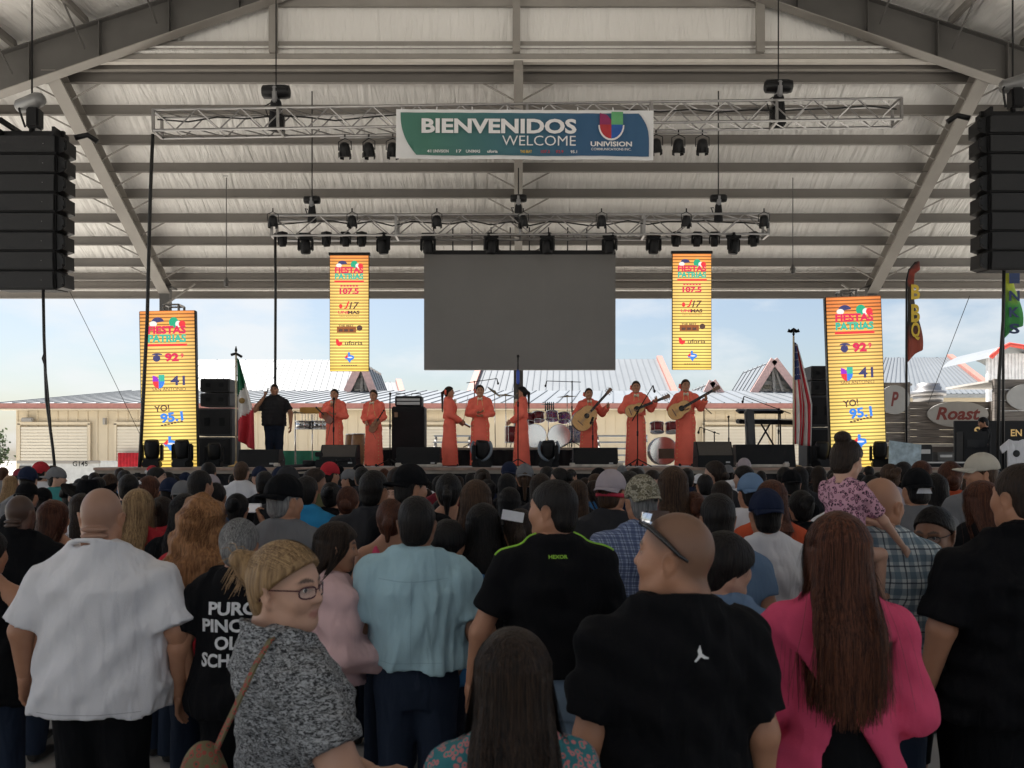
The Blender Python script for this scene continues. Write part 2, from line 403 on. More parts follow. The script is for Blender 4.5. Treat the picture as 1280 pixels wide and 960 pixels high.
for xr, w in ((-9.8, .3), (0, .2), (9.8, .3)):
    a = Vector((xr, 18.5, 10.26)); b = Vector((xr, 24.5, 6.74)); n = Vector((0, .506, .863)); mb = MB()
    for off, hh, ww in ((-.02, .02, w), (-.32, .02, w), (-.17, .28, .02 if xr else .17)):
        bar(mb, a + n * off, b + n * off, ww, hh, n)
    pchild(mb, 'canopy_rafter', STEEL)
    for k, (y, z) in enumerate(CAN):
        for s in (-1, 1):
            mb = MB(); mb.tube([(xr + s * .05, y + .08, z - .34), (xr + s * .78, y + .02, z + .03)], .02, 5); pchild(mb, 'fly_brace', STEEL)
    mb = MB(); mb.box((xr, 24.45, 3.35), (.26, .22, 6.7)); mb.box((xr, 24.45, 6.62), (.5, .4, .05)); mb.box((xr, 24.45, .02), (.5, .5, .04)); pchild(mb, 'column', STEEL_D)
    mb = MB(); mb.tube([(xr, 24.3, 6.1), (xr + (.8 if xr < 0 else -.8 if xr > 0 else .8), 24.5, 6.75)], .03, 5); pchild(mb, 'knee_brace', STEEL)
# hanging drop lines under the canopy
for px, y0, y1, d in ((283, 219, 352, 21.5), (991, 215, 336, 21.5)):
    mb = MB(); a = P(px, y0, d); b = P(px, y1, d); mb.tube([a, b], .012, 5); mb.box(a, (.12, .12, .08)); mb.lathe([(.05, -.12), (.07, 0), (.02, .1)], b, 8)
    pchild(mb, 'drop_line', STEEL_D)

# ------------------------------------------------------------------ buildings behind
def ribbed(parent, name, A, B, C, D, n, m=WROOF, rib=.06):
    """roof slope: eave A-B, ridge C(over B)-D(over A); n standing seams joined to the sheet"""
    A, B, C, D = map(Vector, (A, B, C, D)); nrm = (B - A).cross(D - A).normalized()
    if nrm.z < 0: nrm = -nrm
    mb = MB(); mb.add([A, B, C, D, A - nrm * .12, B - nrm * .12, C - nrm * .12, D - nrm * .12], [(0, 1, 2, 3), (4, 5, 6, 7), (0, 1, 5, 4), (1, 2, 6, 5), (2, 3, 7, 6), (3, 0, 4, 7)])
    roof = mb.build(name, m, parent)
    for k in range(n + 1):
        t = k / n; a = A.lerp(B, t); d = D.lerp(C, t) if (C - D).length > .01 else D
        mb = MB(); bar(mb, a + nrm * .02, d + nrm * .02, rib, .04, nrm); mb.build('seam', WRIB, roof, fix=False)
    return roof
def siding(parent, x0, x1, y, z0, z1, m=TANW, pitch=.5, name='wall'):
    mb = MB(); n = max(1, int((x1 - x0) / pitch))
    mb.box(((x0 + x1) / 2, y + .1, (z0 + z1) / 2), (x1 - x0, .2, z1 - z0))
    for k in range(n + 1): mb.box((x0 + (x1 - x0) * k / n, y - .02, (z0 + z1) / 2), (.07, .04, z1 - z0))
    return mb.build(name, m, parent)
def roll_door(parent, x0, x1, y, z1):
    mb = MB(); n = int(z1 / .14)
    for k in range(n): mb.bbox(((x0 + x1) / 2, y - .05, .07 + k * .14), (x1 - x0, .05, .128), .02)
    d = mb.build('roll_door', TAND, parent)
    mb = MB()
    for x in (x0 - .06, x1 + .06): mb.box((x, y - .05, z1 / 2), (.12, .1, z1 + .1))
    mb.box(((x0 + x1) / 2, y - .05, z1 + .06), (x1 - x0 + .24, .1, .12)); mb.build('door_frame', TANW, d)
# long tan storage building
b1 = tag(empty('storage_building', (0, 40, 0)), 'long tan metal storage building with roll-up doors behind the stage', 'building')
def B1(o): o.location = Vector(o.location) - Vector((0, 40, 0)); return o
XL, XR = P(8, 0, 40).x, P(1108, 0, 40).x
B1(siding(b1, XL + .5, XR, 40, 0, 4.15, pitch=.45))
for px0, px1 in ((28, 112), (148, 232), (470, 560), (880, 960), (968, 1040)):
    o = roll_door(b1, P(px0, 0, 40).x, P(px1, 0, 40).x, 39.9, P(0, 531, 40).z)
for ch in list(b1.children):
    if ch.name.startswith('roll_door'): B1(ch)
mb = MB(); mb.box(((XL + XR) / 2, 39.45, 4.26), (XR - XL, .1, .26)); B1(mb.build('fascia', RUST, b1))
mb = MB(); mb.box(((XL + XR) / 2, 39.6, 4.12), (XR - XL, .5, .05)); B1(mb.build('soffit', TANW, b1))
ro = ribbed(b1, 'roof', (XL, 39.4, 4.40), (XR, 39.4, 4.40), (XR, 47, 5.55), (XL + 2.6, 47, 5.55), 64); B1(ro)
mb = MB(); mb.bbox((P(30, 0, 39.8).x + .2, 39.75, P(0, 525, 40).z), (.5, .25, .18), .03); B1(mb.build('wall_lamp', STEEL, b1))
mb = MB(); mb.box((P(131, 0, 39.8).x, 39.8, 3.6), (.1, .2, .3)); B1(mb.build('wall_box', STEEL, b1))
mb = MB()  # red curtain in the second doorway
xc = P(167, 0, 39.7).x
for k in range(9): mb.tube([(xc - .55 + k * .14, 39.55, .1), (xc - .55 + k * .14, 39.55, P(0, 566, 39.6).z)], .085, 6)
tag(mb.build('red_curtain', mat('red_cloth', (.55, .02, .03), .8, var=.2)), 'bright red curtain hung in a doorway of the tan building', 'curtain')
# higher hall roofs behind it
def hall(name, label, x0, x1, xr0, xr1, d0, d1, yeave, yridge, n, trim=True):
    h = tag(empty(name, (0, 0, 0)), label, 'building')
    A = P(x0, yeave, d0); B = P(x1, yeave, d0); C = P(xr1, yridge, d1); D = P(xr0, yridge, d1)
    ribbed(h, 'roof', A, B, C, D, n)
    if trim:
        for a, b in ((A, D), (B, C)):
            mb = MB(); bar(mb, a + Vector((0, 0, .12)), b + Vector((0, 0, .12)), .35, .22); mb.build('ridge_cap', RUST, h)
    A2, B2 = A.copy(), B.copy(); A2.y += 2 * (d1 - d0); B2.y = A2.y
    ribbed(h, 'rear_roof', B2, A2, D, C, 6)
    mb = MB(); mb.box(((A.x + B.x) / 2, d0 + .5, A.z / 2 - .05), (B.x - A.x - .6, .2, A.z - .12)); mb.build('wall', TANW, h)
    mb = MB(); mb.box(((A.x + B.x) / 2, d0 - .08, A.z - .14), (B.x - A.x, .12, .2)); mb.build('gutter', mat('grey_gutter', (.3, .31, .31), .5), h)
    return h
hall('market_hall', 'white ribbed hall roof behind the Mexican flag', 212, 436, 236, 448, 50, 57, 497, 450, 28)
hall('exhibit_hall', 'low white hall roof showing between amplifier rack and big screen', 464, 506, 466, 498, 52, 56, 506, 478, 7)
hall('show_barn', 'broad white hipped barn roof behind the drum kits', 586, 845, 604, 824, 50, 57, 497, 449, 30)
hall('cattle_barn', 'white hall roof behind the keyboard and guitar neck', 870, 1048, 880, 1048, 54, 58, 499, 489, 20, False)
hall('livestock_barn', 'white hipped barn roof with red ridge behind the food stalls', 1060, 1246, 1092, 1187, 50, 58, 492, 447, 26)
def gable_porch(label, pl, pr, pa, yb, ya, d):
    g = tag(empty('gable_porch', P((pl + pr) / 2, HZ, d) * 1), label, 'gable roof'); g.location.z = 0; o = g.location.copy()
    A = P(pl, yb, d) - o; B = P(pr, yb, d) - o; T = P(pa, ya, d) - o; dep = Vector((0, 6, 0))
    for a, b in ((A, T), (B, T)):
        ribbed(g, 'roof', a, a + dep, b + dep, b, 6)
        mb = MB(); bar(mb, a + Vector((0, -.1, 0)), b + Vector((0, -.1, 0)), .12, .38, (0, 0, 1)); mb.build('barge_board', mat('pink_trim', (.55, .36, .33), .6), g)
    for t in (.0, .22, .44, .66, .84):
        mb = MB(); a = A.lerp(T, t); b = B.lerp(T, t); bar(mb, a + Vector((.1, .5, -.05)), b + Vector((-.1, .5, -.05)), .1, .22); mb.build('truss_beam', STEEL, g)
    mb = MB(); bar(mb, Vector(((A.x + B.x) / 2, .3, A.z)), T + Vector((0, .3, 0)), .14, .14, (0, 1, 0)); bar(mb, A.lerp(B, .7) + Vector((0, .3, 0)), T + Vector((0, .3, 0)), .12, .12, (0, 1, 0)); mb.build('king_post', STEEL, g)
    mb = MB(); mb.add([A + Vector((.2, 3, 0)), B + Vector((-.2, 3, 0)), T + Vector((0, 3, -.2))], [(0, 1, 2)]); mb.build('gable_wall', mat('gable_back', (.33, .33, .31), .8), g)
    for p in (A, B):
        mb = MB(); mb.box((p.x, .3, p.z / 2), (.25, .25, p.z)); mb.build('post', STEEL, g)
    return g
gable_porch('open gable porch with pale rafters beside the American flag', 938, 1003, 967, 497, 450, 46)
gable_porch('open gable porch half hidden behind the hanging panel over the violins', 434, 467, 452, 490, 452, 46)
gable_porch('small pointed gable just behind the raised guitar headstock', 880, 904, 890, 497, 477, 46)
# turbine vents and trees far left
def tree(name, label, c, h, w, n, seed, g=None):
    t = tag(empty(name, c), label, 'tree', g); r = np.random.default_rng(seed)
    mb = MB(); mb.tube([(0, 0, 0), (.05, 0, h * .35), (0, .05, h * .7)], [h * .03, h * .022, h * .01], 7)
    for k in range(5):
        a = r.uniform(0, 6.28); z = h * r.uniform(.3, .55); mb.tube([(0, 0, z), (math.cos(a) * w * .3, math.sin(a) * w * .3, z + h * .25)], [h * .014, h * .005], 5)
    mb.build('trunk', mat('bark', (.10, .075, .055), .9), t)
    V = []; Fq = []
    ctr = [(r.uniform(-.3, .3) * w, r.uniform(-.3, .3) * w, h * r.uniform(.4, .85)) for _ in range(14)]
    for k in range(n):
        c0 = np.array(ctr[r.integers(14)]) + r.normal(size=3) * np.array([w, w, h * .8]) * .1
        u = r.normal(size=3); u /= np.linalg.norm(u); v = np.cross(u, r.normal(size=3)); v /= np.linalg.norm(v); s = h * .035
        i = len(V); V += [c0 - u * s, c0 + v * s * .5, c0 + u * s, c0 - v * s * .5]; Fq.append((i, i + 1, i + 2, i + 3))
    link('crown', np_mesh('crown', np.array(V), np.array(Fq), False), t, mat('tree_leaves', (.055, .085, .03), .6, var=.5, vscale=1.5)); return t
tree('tree', 'tall dark green tree at the photo edge beyond the tan building', P(2, HZ, 60) - Vector((2.2, 0, EYE)), 4.8, 4.5, 1800, 1)
tree('tree', 'smaller green tree at the foot of the tan building corner', P(-14, HZ, 47) - Vector((.6, 0, EYE)), 3.6, 3.0, 1500, 2)
tree('tree', 'far round tree beyond the hall roofs on the open horizon', P(-90, HZ, 80) - Vector((0, 0, EYE)), 6, 6, 1500, 3)
# trailer with the number
tr = tag(empty('trailer', P(76, HZ, 30)), 'grey utility trailer numbered G145 parked by the tan building', 'trailer'); tr.location.z = 0
w = 100 * 30 / F_PX; z1 = P(0, 576, 30).z
mb = MB(); mb.bbox((0, .6, (z1 + .45) / 2), (w, 1.4, z1 - .45), .03); mb.build('body', mat('pale_grey_paint', (.55, .56, .56), .5), tr)
mb = MB(); mb.bbox((0, -.14, z1 - .04), (w + .1, .1, .1), .02); mb.build('top_rail', STEEL, tr)
mb = MB(); mb.bbox((-w * .42, -.13, 1.25), (w * .15, .06, .8), .02); mb.build('dark_door', STEEL_D, tr)
text('G145', tr, BLACK, (w * .28, -.21, z1 + .02 - .12), .17, bold=.01)
mb = MB(); mb.lathe([(.1, -.04), (.1, .04)], (-w * .36, -.2, 1.3), 10, (R(90), 0, 0)); mb.build('marker_lamp', mat('orange_lens', (.8, .25, .02), .3), tr)
for s in (-1, 1):
    mb = MB(); mb.lathe([(.18, -.12), (.33, -.12), (.36, -.06), (.36, .06), (.33, .12), (.18, .12)], (s * .6, -.05, .36), 18, (R(90), 0, 0)); mb.build('wheel', RUBBER, tr)
# ------------------------------------------------------------------ food stalls to the right
def stall(label, x0, x1, y0, d, sx, sy, sw, sh, word, dep=2.5):
    a = P(x0, y0, d); b = P(x1, y0, d); s = tag(empty('food_stall', ((a.x + b.x) / 2, d, 0)), label, 'food stall'); W = b.x - a.x; zt = a.z; zb = 2.35
    n = 6
    for k in range(n):
        h = (zt - zb) / n; mb = MB(); mb.bbox((0, .0 + .006 * (k % 2), zb + h * (k + .5)), (W - .02 * (k % 3), .06, h - .012), .008); mb.build('plank', WOOD, s)
    mb = MB(); mb.box((0, dep / 2 + .1, 1.15), (W, dep, 2.3)); mb.build('body', mat('stall_body', (.17, .15, .14), .8), s)
    mb = MB(); mb.box((0, dep / 2, zt - .06), (W + .2, dep, .06)); mb.build('roof', mat('stall_roof', (.5, .48, .45), .6), s)
    for x in (-W / 2 + .06, W / 2 - .06):
        mb = MB(); mb.box((x, -.06, zt / 2), (.1, .1, zt)); mb.build('post', WOOD, s)
    mb = MB(); mb.box((0, -.08, 2.3), (W, .06, .09)); mb.build('rail', mat('pale_rail', (.5, .47, .43), .6), s)
    c = P(sx, sy, d); ox = c.x - (a.x + b.x) / 2; rx = sw * d / F_PX / 2; rz = sh * d / F_PX / 2
    ol = [(rx * math.cos(q * math.pi / 18), rz * math.sin(q * math.pi / 18)) for q in range(36)]
    mb = MB(); mb.prism(ol, .06, Matrix.Translation((ox, -.10, c.z))); sg = mb.build('oval_sign', mat('sign_white', (.44, .43, .41), .5, var=.05), s)
    text(word, sg, mat('sign_red', (.24, .045, .04), .6, var=.35, vscale=20), (ox, -.135, c.z + .02), rz * 1.0, rx * 1.45 if len(word) > 1 else rx * .5, bold=.03, shear=.25)
    return s
stall('brown wooden food stall with white oval Roast sign', 1131, 1240, 502, 27, 1195, 518, 76, 32, 'Roast')
stall('narrow brown food stall half hidden by the tall panel', 1095, 1136, 478, 25.5, 1116, 500, 38, 36, 'P')
stall('taller brown food stall with oval sign cut by photo edge', 1240, 1330, 474, 25, 1284, 497, 58, 34, 'R')
# exhaust fan
ef = tag(empty('exhaust_fan', P(1160, 503, 28.4)), 'round galvanised exhaust fan on top of the wooden food stall', 'exhaust fan')
mb = MB(); mb.lathe([(.34, -1.2), (.34, 0), (.45, .02), (.46, .22), (.40, .24), (.40, .48), (.36, .52), (.35, .60), (.05, .62)], (0, 0, 0), 24); mb.build('drum', ALU, ef)
mb = MB(); mb.lathe([(.52, .20), (.54, .22), (.54, .34), (.50, .36)], (0, 0, 0), 24); mb.build('collar', ALU, ef)
# red edged awning house
aw = tag(empty('awning_booth', P(1275, HZ, 34)), 'white corrugated booth with curved red roof edge at photo edge', 'booth'); aw.location.z = 0; o = aw.location
c = P(1275, 0, 34).x - o.x; za = P(0, 430, 34).z; zb_ = P(0, 446, 34).z
siding(aw, -.9, 1.4, .6, 0, za - .3, mat('white_corrugated', (.72, .73, .74), .5), .13)
mb = MB(); pts = [(-1.12 + .0, 0, zb_ - .02), (-.85, 0, zb_ + .25), (-.4, 0, za - .02), (.1, 0, za - .1), (.6, 0, zb_ + .2), (1.0, 0, zb_ - .05)]
for dy in (0,): mb.tube([(x, y + dy, z) for x, y, z in pts], .09, 8)
mb.build('roof_edge', mat('bright_red_trim', (.62, .07, .05), .5), aw)
mb = MB()
for (x0, _, z0), (x1, _, z1_) in zip(pts[:-1], pts[1:]): mb.quad((x0, 0, z0), (x1, 0, z1_), (x1, 4, z1_), (x0, 4, z0))
mb.build('roof', WROOF, aw, fix=False)
# feather flags
def feather(label, px, y0, y1, d, wpx, cols, letters, lc):
    f = tag(empty('feather_flag', P(px, HZ, d)), label, 'feather flag'); f.location.z = 0
    zt = P(0, y0, d).z; zb0 = P(0, y1, d).z; W = wpx * d / F_PX; H = zt - zb0; n = 24
    mb = MB(); pole = [(0, 0, 0), (0, 0, zb0), (0, 0, zt - .5), (.06, 0, zt - .22), (.22, 0, zt - .05), (W * .75, 0, zt)]
    mb.tube(pole, [.035, .03, .022, .018, .014, .01], 7); mb.build('pole', BLACKM, f)
    V = []; Fq = []
    for i in range(n + 1):
        t = i / n; z = zb0 + .1 + t * (H - .12)
        ww = W * (.72 + .28 * math.sin(t * 5.2 + .6)) * (1 if t > .1 else .75 + 2.5 * t); xl = .03 + (max(0, t - .84) / .16) ** 2 * W * .45
        for j in range(5):
            s = j / 4; x = xl + (max(ww, W * .8 if t > .9 else ww) - xl) * s; z2 = z - (.35 * (1 - s) * 0) + (s * .25 * max(0, .12 - t) / .12)
            V.append((x, .05 * math.sin(t * 9 + s * 3) * s, min(z2, zt - .02)))
    for i in range(n):
        for j in range(4): a = i * 5 + j; Fq.append((a, a + 1, a + 6, a + 5))
    o = link('cloth', np_mesh('cloth', np.array(V), np.array(Fq)), f, cols)
    sm = o.modifiers.new('thickness', 'SOLIDIFY'); sm.thickness = .006
    for ch, t, hh in letters:
        text(ch, f, lc, (W * .5, -.07, zb0 + H * t), H * hh, W * .55, bold=.03)
    return f
def ramp_z_mat(name, stops, z0, z1, noise=.15, rough=.7):
    m = bpy.data.materials.new(name); m.use_nodes = True; nt = m.node_tree; N = nt.nodes.new; L = nt.links.new; b = nt.nodes['Principled BSDF']; b.inputs['Roughness'].default_value = rough
    tc = N('ShaderNodeTexCoord'); sp = N('ShaderNodeSeparateXYZ'); L(tc.outputs['Object'], sp.inputs[0])
    mr = N('ShaderNodeMapRange'); mr.inputs[1].default_value = z0; mr.inputs[2].default_value = z1; L(sp.outputs['Z'], mr.inputs[0])
    n = N('ShaderNodeTexNoise'); n.inputs['Scale'].default_value = 4; n.inputs['Detail'].default_value = 4; L(tc.outputs['Object'], n.inputs['Vector'])
    ma = N('ShaderNodeMath'); ma.operation = 'MULTIPLY_ADD'; ma.inputs[1].default_value = noise * 2; L(n.outputs['Fac'], ma.inputs[0]); 
    ms = N('ShaderNodeMath'); ms.operation = 'SUBTRACT'; ms.inputs[1].default_value = noise; L(mr.outputs[0], ms.inputs[0]); L(ms.outputs[0], ma.inputs[2])
    rp = N('ShaderNodeValToRGB'); cr = rp.color_ramp
    while len(cr.elements) < len(stops): cr.elements.new(.5)
    for e, (p, c) in zip(cr.elements, stops): e.position = p; e.color = (*c, 1)
    L(ma.outputs[0], rp.inputs['Fac']); L(rp.outputs['Color'], b.inputs['Base Color']); return m
zz0, zz1 = P(0, 458, 22).z, P(0, 325, 22).z
feather('dark feather flag with yellow BBQ letters and red flames', 1133, 326, 458, 22, 20, ramp_z_mat('bbq_flag', [(0, (.30, .05, .03)), (.22, (.35, .07, .04)), (.4, (.05, .045, .04)), (.75, (.05, .04, .035)), (.85, (.32, .05, .03)), (1, (.04, .03, .03))], zz0, zz1), [('B', .70, .14), ('B', .50, .17), ('Q', .33, .17)], mat('flag_yellow', (.75, .52, .05), .6))
zz0, zz1 = P(0, 428, 21).z, P(0, 300, 21).z
feather('green and yellow feather flag lettered DRINKS behind the hanging speakers', 1254, 300, 428, 21, 24, ramp_z_mat('drinks_flag', [(0, (.03, .22, .06)), (.35, (.05, .30, .06)), (.6, (.45, .48, .03)), (1, (.5, .42, .02))], zz0, zz1, .08), [('D', .92, .09), ('R', .77, .09), ('I', .62, .1), ('N', .45, .1), ('K', .29, .1), ('S', .13, .1)], mat('flag_navy', (.02, .04, .12), .6))
# ------------------------------------------------------------------ stage
ZS = 1.71
SX0, SX1, SY0, SY1 = -8.05, 8.6, 16.7, 24.0
st = tag(empty('stage', (0, SY0, 0)), 'raised black concert stage with dark skirt and thin pale front edge', 'stage')
DECK = mat('stage_deck', (.34, .29, .24), .6, var=.3, vscale=2)
nx = 8; wx = (SX1 - SX0) / nx
for i in range(nx):
    for j in range(3):
        dy = (SY1 - SY0) / 3; mb = MB(); mb.box((SX0 + wx * (i + .5), dy * (j + .5), ZS - .06), (wx - .008, dy - .008, .12)); mb.build('deck_panel', DECK, st)
mb = MB(); mb.box(((SX0 + SX1) / 2, -.02, ZS - .03), (SX1 - SX0, .035, .05)); mb.build('front_trim', mat('worn_trim', (.33, .22, .17), .6, var=.4, vscale=3), st)
mb = MB(); n = 120; pts = []
for k in range(n + 1): pts.append((SX0 + (SX1 - SX0) * k / n, .03 + .03 * math.sin(k * 1.9) + .015 * math.sin(k * .7)))
for (x0, y0), (x1, y1) in zip(pts[:-1], pts[1:]): mb.quad((x0, y0, 0), (x1, y1, 0), (x1, y1, ZS - .1), (x0, y0, ZS - .1))
for X in (SX0, SX1): mb.quad((X, .03, 0), (X, 7.2, 0), (X, 7.2, ZS - .13), (X, .03, ZS - .13))
mb.build('skirt', BLACKC, st, fix=False)
# drum riser
x0, x1 = P(470, 0, 21.5).x, P(770, 0, 21.5).x; ZR = ZS + .44
rz = tag(empty('drum_riser', ((x0 + x1) / 2, 21.2, ZS)), 'black draped riser under the centre drum kit', 'riser')
mb = MB(); mb.bbox((0, 1.1, .41), (x1 - x0, 2.2, .06), .01); mb.build('platform', DECK, rz)
mb = MB(); n = 80
for k in range(n):
    a = -(x1 - x0) / 2 + (x1 - x0) * k / n; b = a + (x1 - x0) / n; mb.quad((a, .03 * math.sin(k * 2.1), 0), (b, .03 * math.sin((k + 1) * 2.1), 0), (b, .03 * math.sin((k + 1) * 2.1), .385), (a, .03 * math.sin(k * 2.1), .385))
mb.build('drape', BLACKC, rz, fix=False)
for s in (-1, 1):
    mb = MB(); mb.box((s * ((x1 - x0) / 2 - .05), 1.1, .19), (.06, 2.1, .38)); mb.build('side_drape', BLACKC, rz)

# ------------------------------------------------------------------ LED panels (lit screens)
def led_mat(name, z0, z1, pitch):
    m = bpy.data.materials.new(name); m.use_nodes = True; m.cycles.emission_sampling = 'NONE'; nt = m.node_tree; N = nt.nodes.new; L = nt.links.new; b = nt.nodes['Principled BSDF']
    b.inputs['Base Color'].default_value = (.02, .02, .02, 1); b.inputs['Roughness'].default_value = .5
    tc = N('ShaderNodeTexCoord'); sp = N('ShaderNodeSeparateXYZ'); L(tc.outputs['Object'], sp.inputs[0])
    mr = N('ShaderNodeMapRange'); mr.inputs[1].default_value = z0; mr.inputs[2].default_value = z1; L(sp.outputs['Z'], mr.inputs[0])
    rp = N('ShaderNodeValToRGB'); cr = rp.color_ramp
    st_ = [(0, (.95, .62, .12)), (.12, (1, .74, .20)), (.5, (1, .66, .17)), (.76, (1, .60, .17)), (.9, (.95, .42, .09)), (1, (.85, .25, .06))]
    while len(cr.elements) < len(st_): cr.elements.new(.5)
    for e, (p, c) in zip(cr.elements, st_): e.position = p; e.color = (*c, 1)
    L(mr.outputs[0], rp.inputs['Fac'])
    mo = N('ShaderNodeMath'); mo.operation = 'MULTIPLY'; mo.inputs[1].default_value = 6.2832 / pitch; L(sp.outputs['Z'], mo.inputs[0])
    sn = N('ShaderNodeMath'); sn.operation = 'SINE'; L(mo.outputs[0], sn.inputs[0])
    m2 = N('ShaderNodeMapRange'); m2.inputs[1].default_value = -.9; m2.inputs[2].default_value = .1; m2.inputs[3].default_value = .27; m2.inputs[4].default_value = 1.0; L(sn.outputs[0], m2.inputs[0])
    # darker towards the sides of the picture on the screen
    ax = N('ShaderNodeMath'); ax.operation = 'ABSOLUTE'; L(sp.outputs['X'], ax.inputs[0])
    m3 = N('ShaderNodeMapRange'); m3.inputs[1].default_value = .25; m3.inputs[2].default_value = .56; m3.inputs[3].default_value = 1.0; m3.inputs[4].default_value = .72; L(ax.outputs[0], m3.inputs[0])
    mu = N('ShaderNodeMath'); mu.operation = 'MULTIPLY'; L(m2.outputs[0], mu.inputs[0]); L(m3.outputs[0], mu.inputs[1])
    mu2 = N('ShaderNodeMath'); mu2.operation = 'MULTIPLY'; mu2.inputs[1].default_value = .50; L(mu.outputs[0], mu2.inputs[0])
    L(rp.outputs['Color'], b.inputs['Emission Color']); L(mu2.outputs[0], b.inputs['Emission Strength']); return m
def glow(name, c, s=.42): return mat('lit_' + name, (.02, .02, .02), .5, var=0, emit=(*c, s))
G_MAG = glow('magenta', (.75, .02, .10)); G_GRN = glow('green', (.02, .42, .22)); G_NAV = glow('navy', (.05, .05, .16)); G_RED = glow('red', (.85, .04, .05))
G_BLU = glow('blue', (.05, .25, .8)); G_DK = glow('dark', (.10, .05, .04)); G_WHT = glow('white', (.9, .85, .8)); G_VIO = glow('violet', (.35, .03, .6)); G_BRN = glow('brown', (.32, .10, .03)); G_TEAL = glow('teal', (.05, .5, .35))
def blob(mb, x, z, rx, rz, y, n=14, a0=0, a1=360):
    ol = [(x + rx * math.cos(R(a0 + (a1 - a0) * k / n)), z + rz * math.sin(R(a0 + (a1 - a0) * k / n))) for k in range(n + (0 if a1 - a0 == 360 else 1))]
    i = len(mb.v); mb.add([(px, y, pz) for px, pz in ol], [tuple(range(len(ol)))]); return mb
def logo_part(parent, m, fn, name='logo_shape'):
    mb = MB(); fn(mb); return mb.build(name, m, parent, fix=False)
def fiestas(par, cx, cz, w, y):
    h = w * .62
    logo_part(par, G_NAV, lambda b: blob(b, cx - w * .24, cz + h * .36, w * .17, h * .22, y, a0=10, a1=190))
    logo_part(par, G_WHT, lambda b: blob(b, cx - w * .36, cz + h * .30, w * .10, h * .12, y - .001))
    logo_part(par, G_GRN, lambda b: blob(b, cx + w * .18, cz + h * .36, w * .13, h * .22, y))
    logo_part(par, G_WHT, lambda b: blob(b, cx + w * .30, cz + h * .28, w * .08, h * .14, y - .001))
    logo_part(par, G_RED, lambda b: blob(b, cx + w * .40, cz + h * .28, w * .09, h * .15, y - .002))
    text('FIESTAS', par, G_MAG, (cx, y - .004, cz + .04 * h), h * .34, w, bold=.045)
    text('PATRIAS', par, G_TEAL, (cx, y - .004, cz - .32 * h), h * .34, w, bold=.045)
    mb = MB(); mb.box((cx, y + .002, cz - .60 * h), (w * 1.04, .002, h * .10)); mb.build('logo_bar', G_RED, par)
def ushape(par, cx, cz, w, y):
    """tulip-like U of four coloured quarters"""
    def q(sx, top, m):
        mb = MB()
        if top: mb.add([(cx, y, cz), (cx + sx * w * .5, y, cz), (cx + sx * w * .5, y, cz + w * .55), (cx, y, cz + w * .55)] if sx > 0 else [(cx, y, cz), (cx - w * .5, y, cz), (cx - w * .5, y, cz + w * .5), (cx - w * .2, y, cz + w * .42), (cx, y, cz + w * .2)], [(0, 1, 2, 3)] if sx > 0 else [(0, 1, 2, 3, 4)])
        else:
            pts = [(cx, y, cz)] + [(cx + sx * w * .5 * math.cos(R(a)), y, cz - w * .6 * math.sin(R(a))) for a in range(0, 91, 15)]
            mb.add(pts, [tuple(range(len(pts)))])
        mb.build('logo_quarter', m, par, fix=False)
    return q
def texas(par, cx, cz, w, y):
    ol = [(-.5, .02), (-.12, .02), (-.12, .5), (.08, .5), (.08, .24), (.46, .16), (.5, -.12), (.2, -.3), (.08, -.55), (-.08, -.42), (-.2, -.18), (-.34, -.2)]
    for k, (m, lo, hi) in enumerate(((G_BLU, -.16, .52), (G_WHT, -.16, .06), (G_RED, -.5, -.1))):
        pass
    logo_part(par, G_BLU, lambda b: b.add([(cx + x * w, y, cz + z * w) for x, z in ol], [tuple(range(len(ol)))]))
    logo_part(par, G_WHT, lambda b: blob(b, cx + .08 * w, cz - .02 * w, w * .26, w * .07, y - .002))
    logo_part(par, G_RED, lambda b: b.add([(cx - .48 * w, y - .002, cz), (cx - .14 * w, y - .002, cz), (cx - .14 * w, y - .002, cz + .3 * w), (cx - .25 * w, y - .002, cz - .1 * w)], [(0, 3, 1, 2)]))
LED_O = led_mat('led_panel_face', 0, 3.2, .070); LED_I = led_mat('led_banner_face', 0, 2.6, .066)
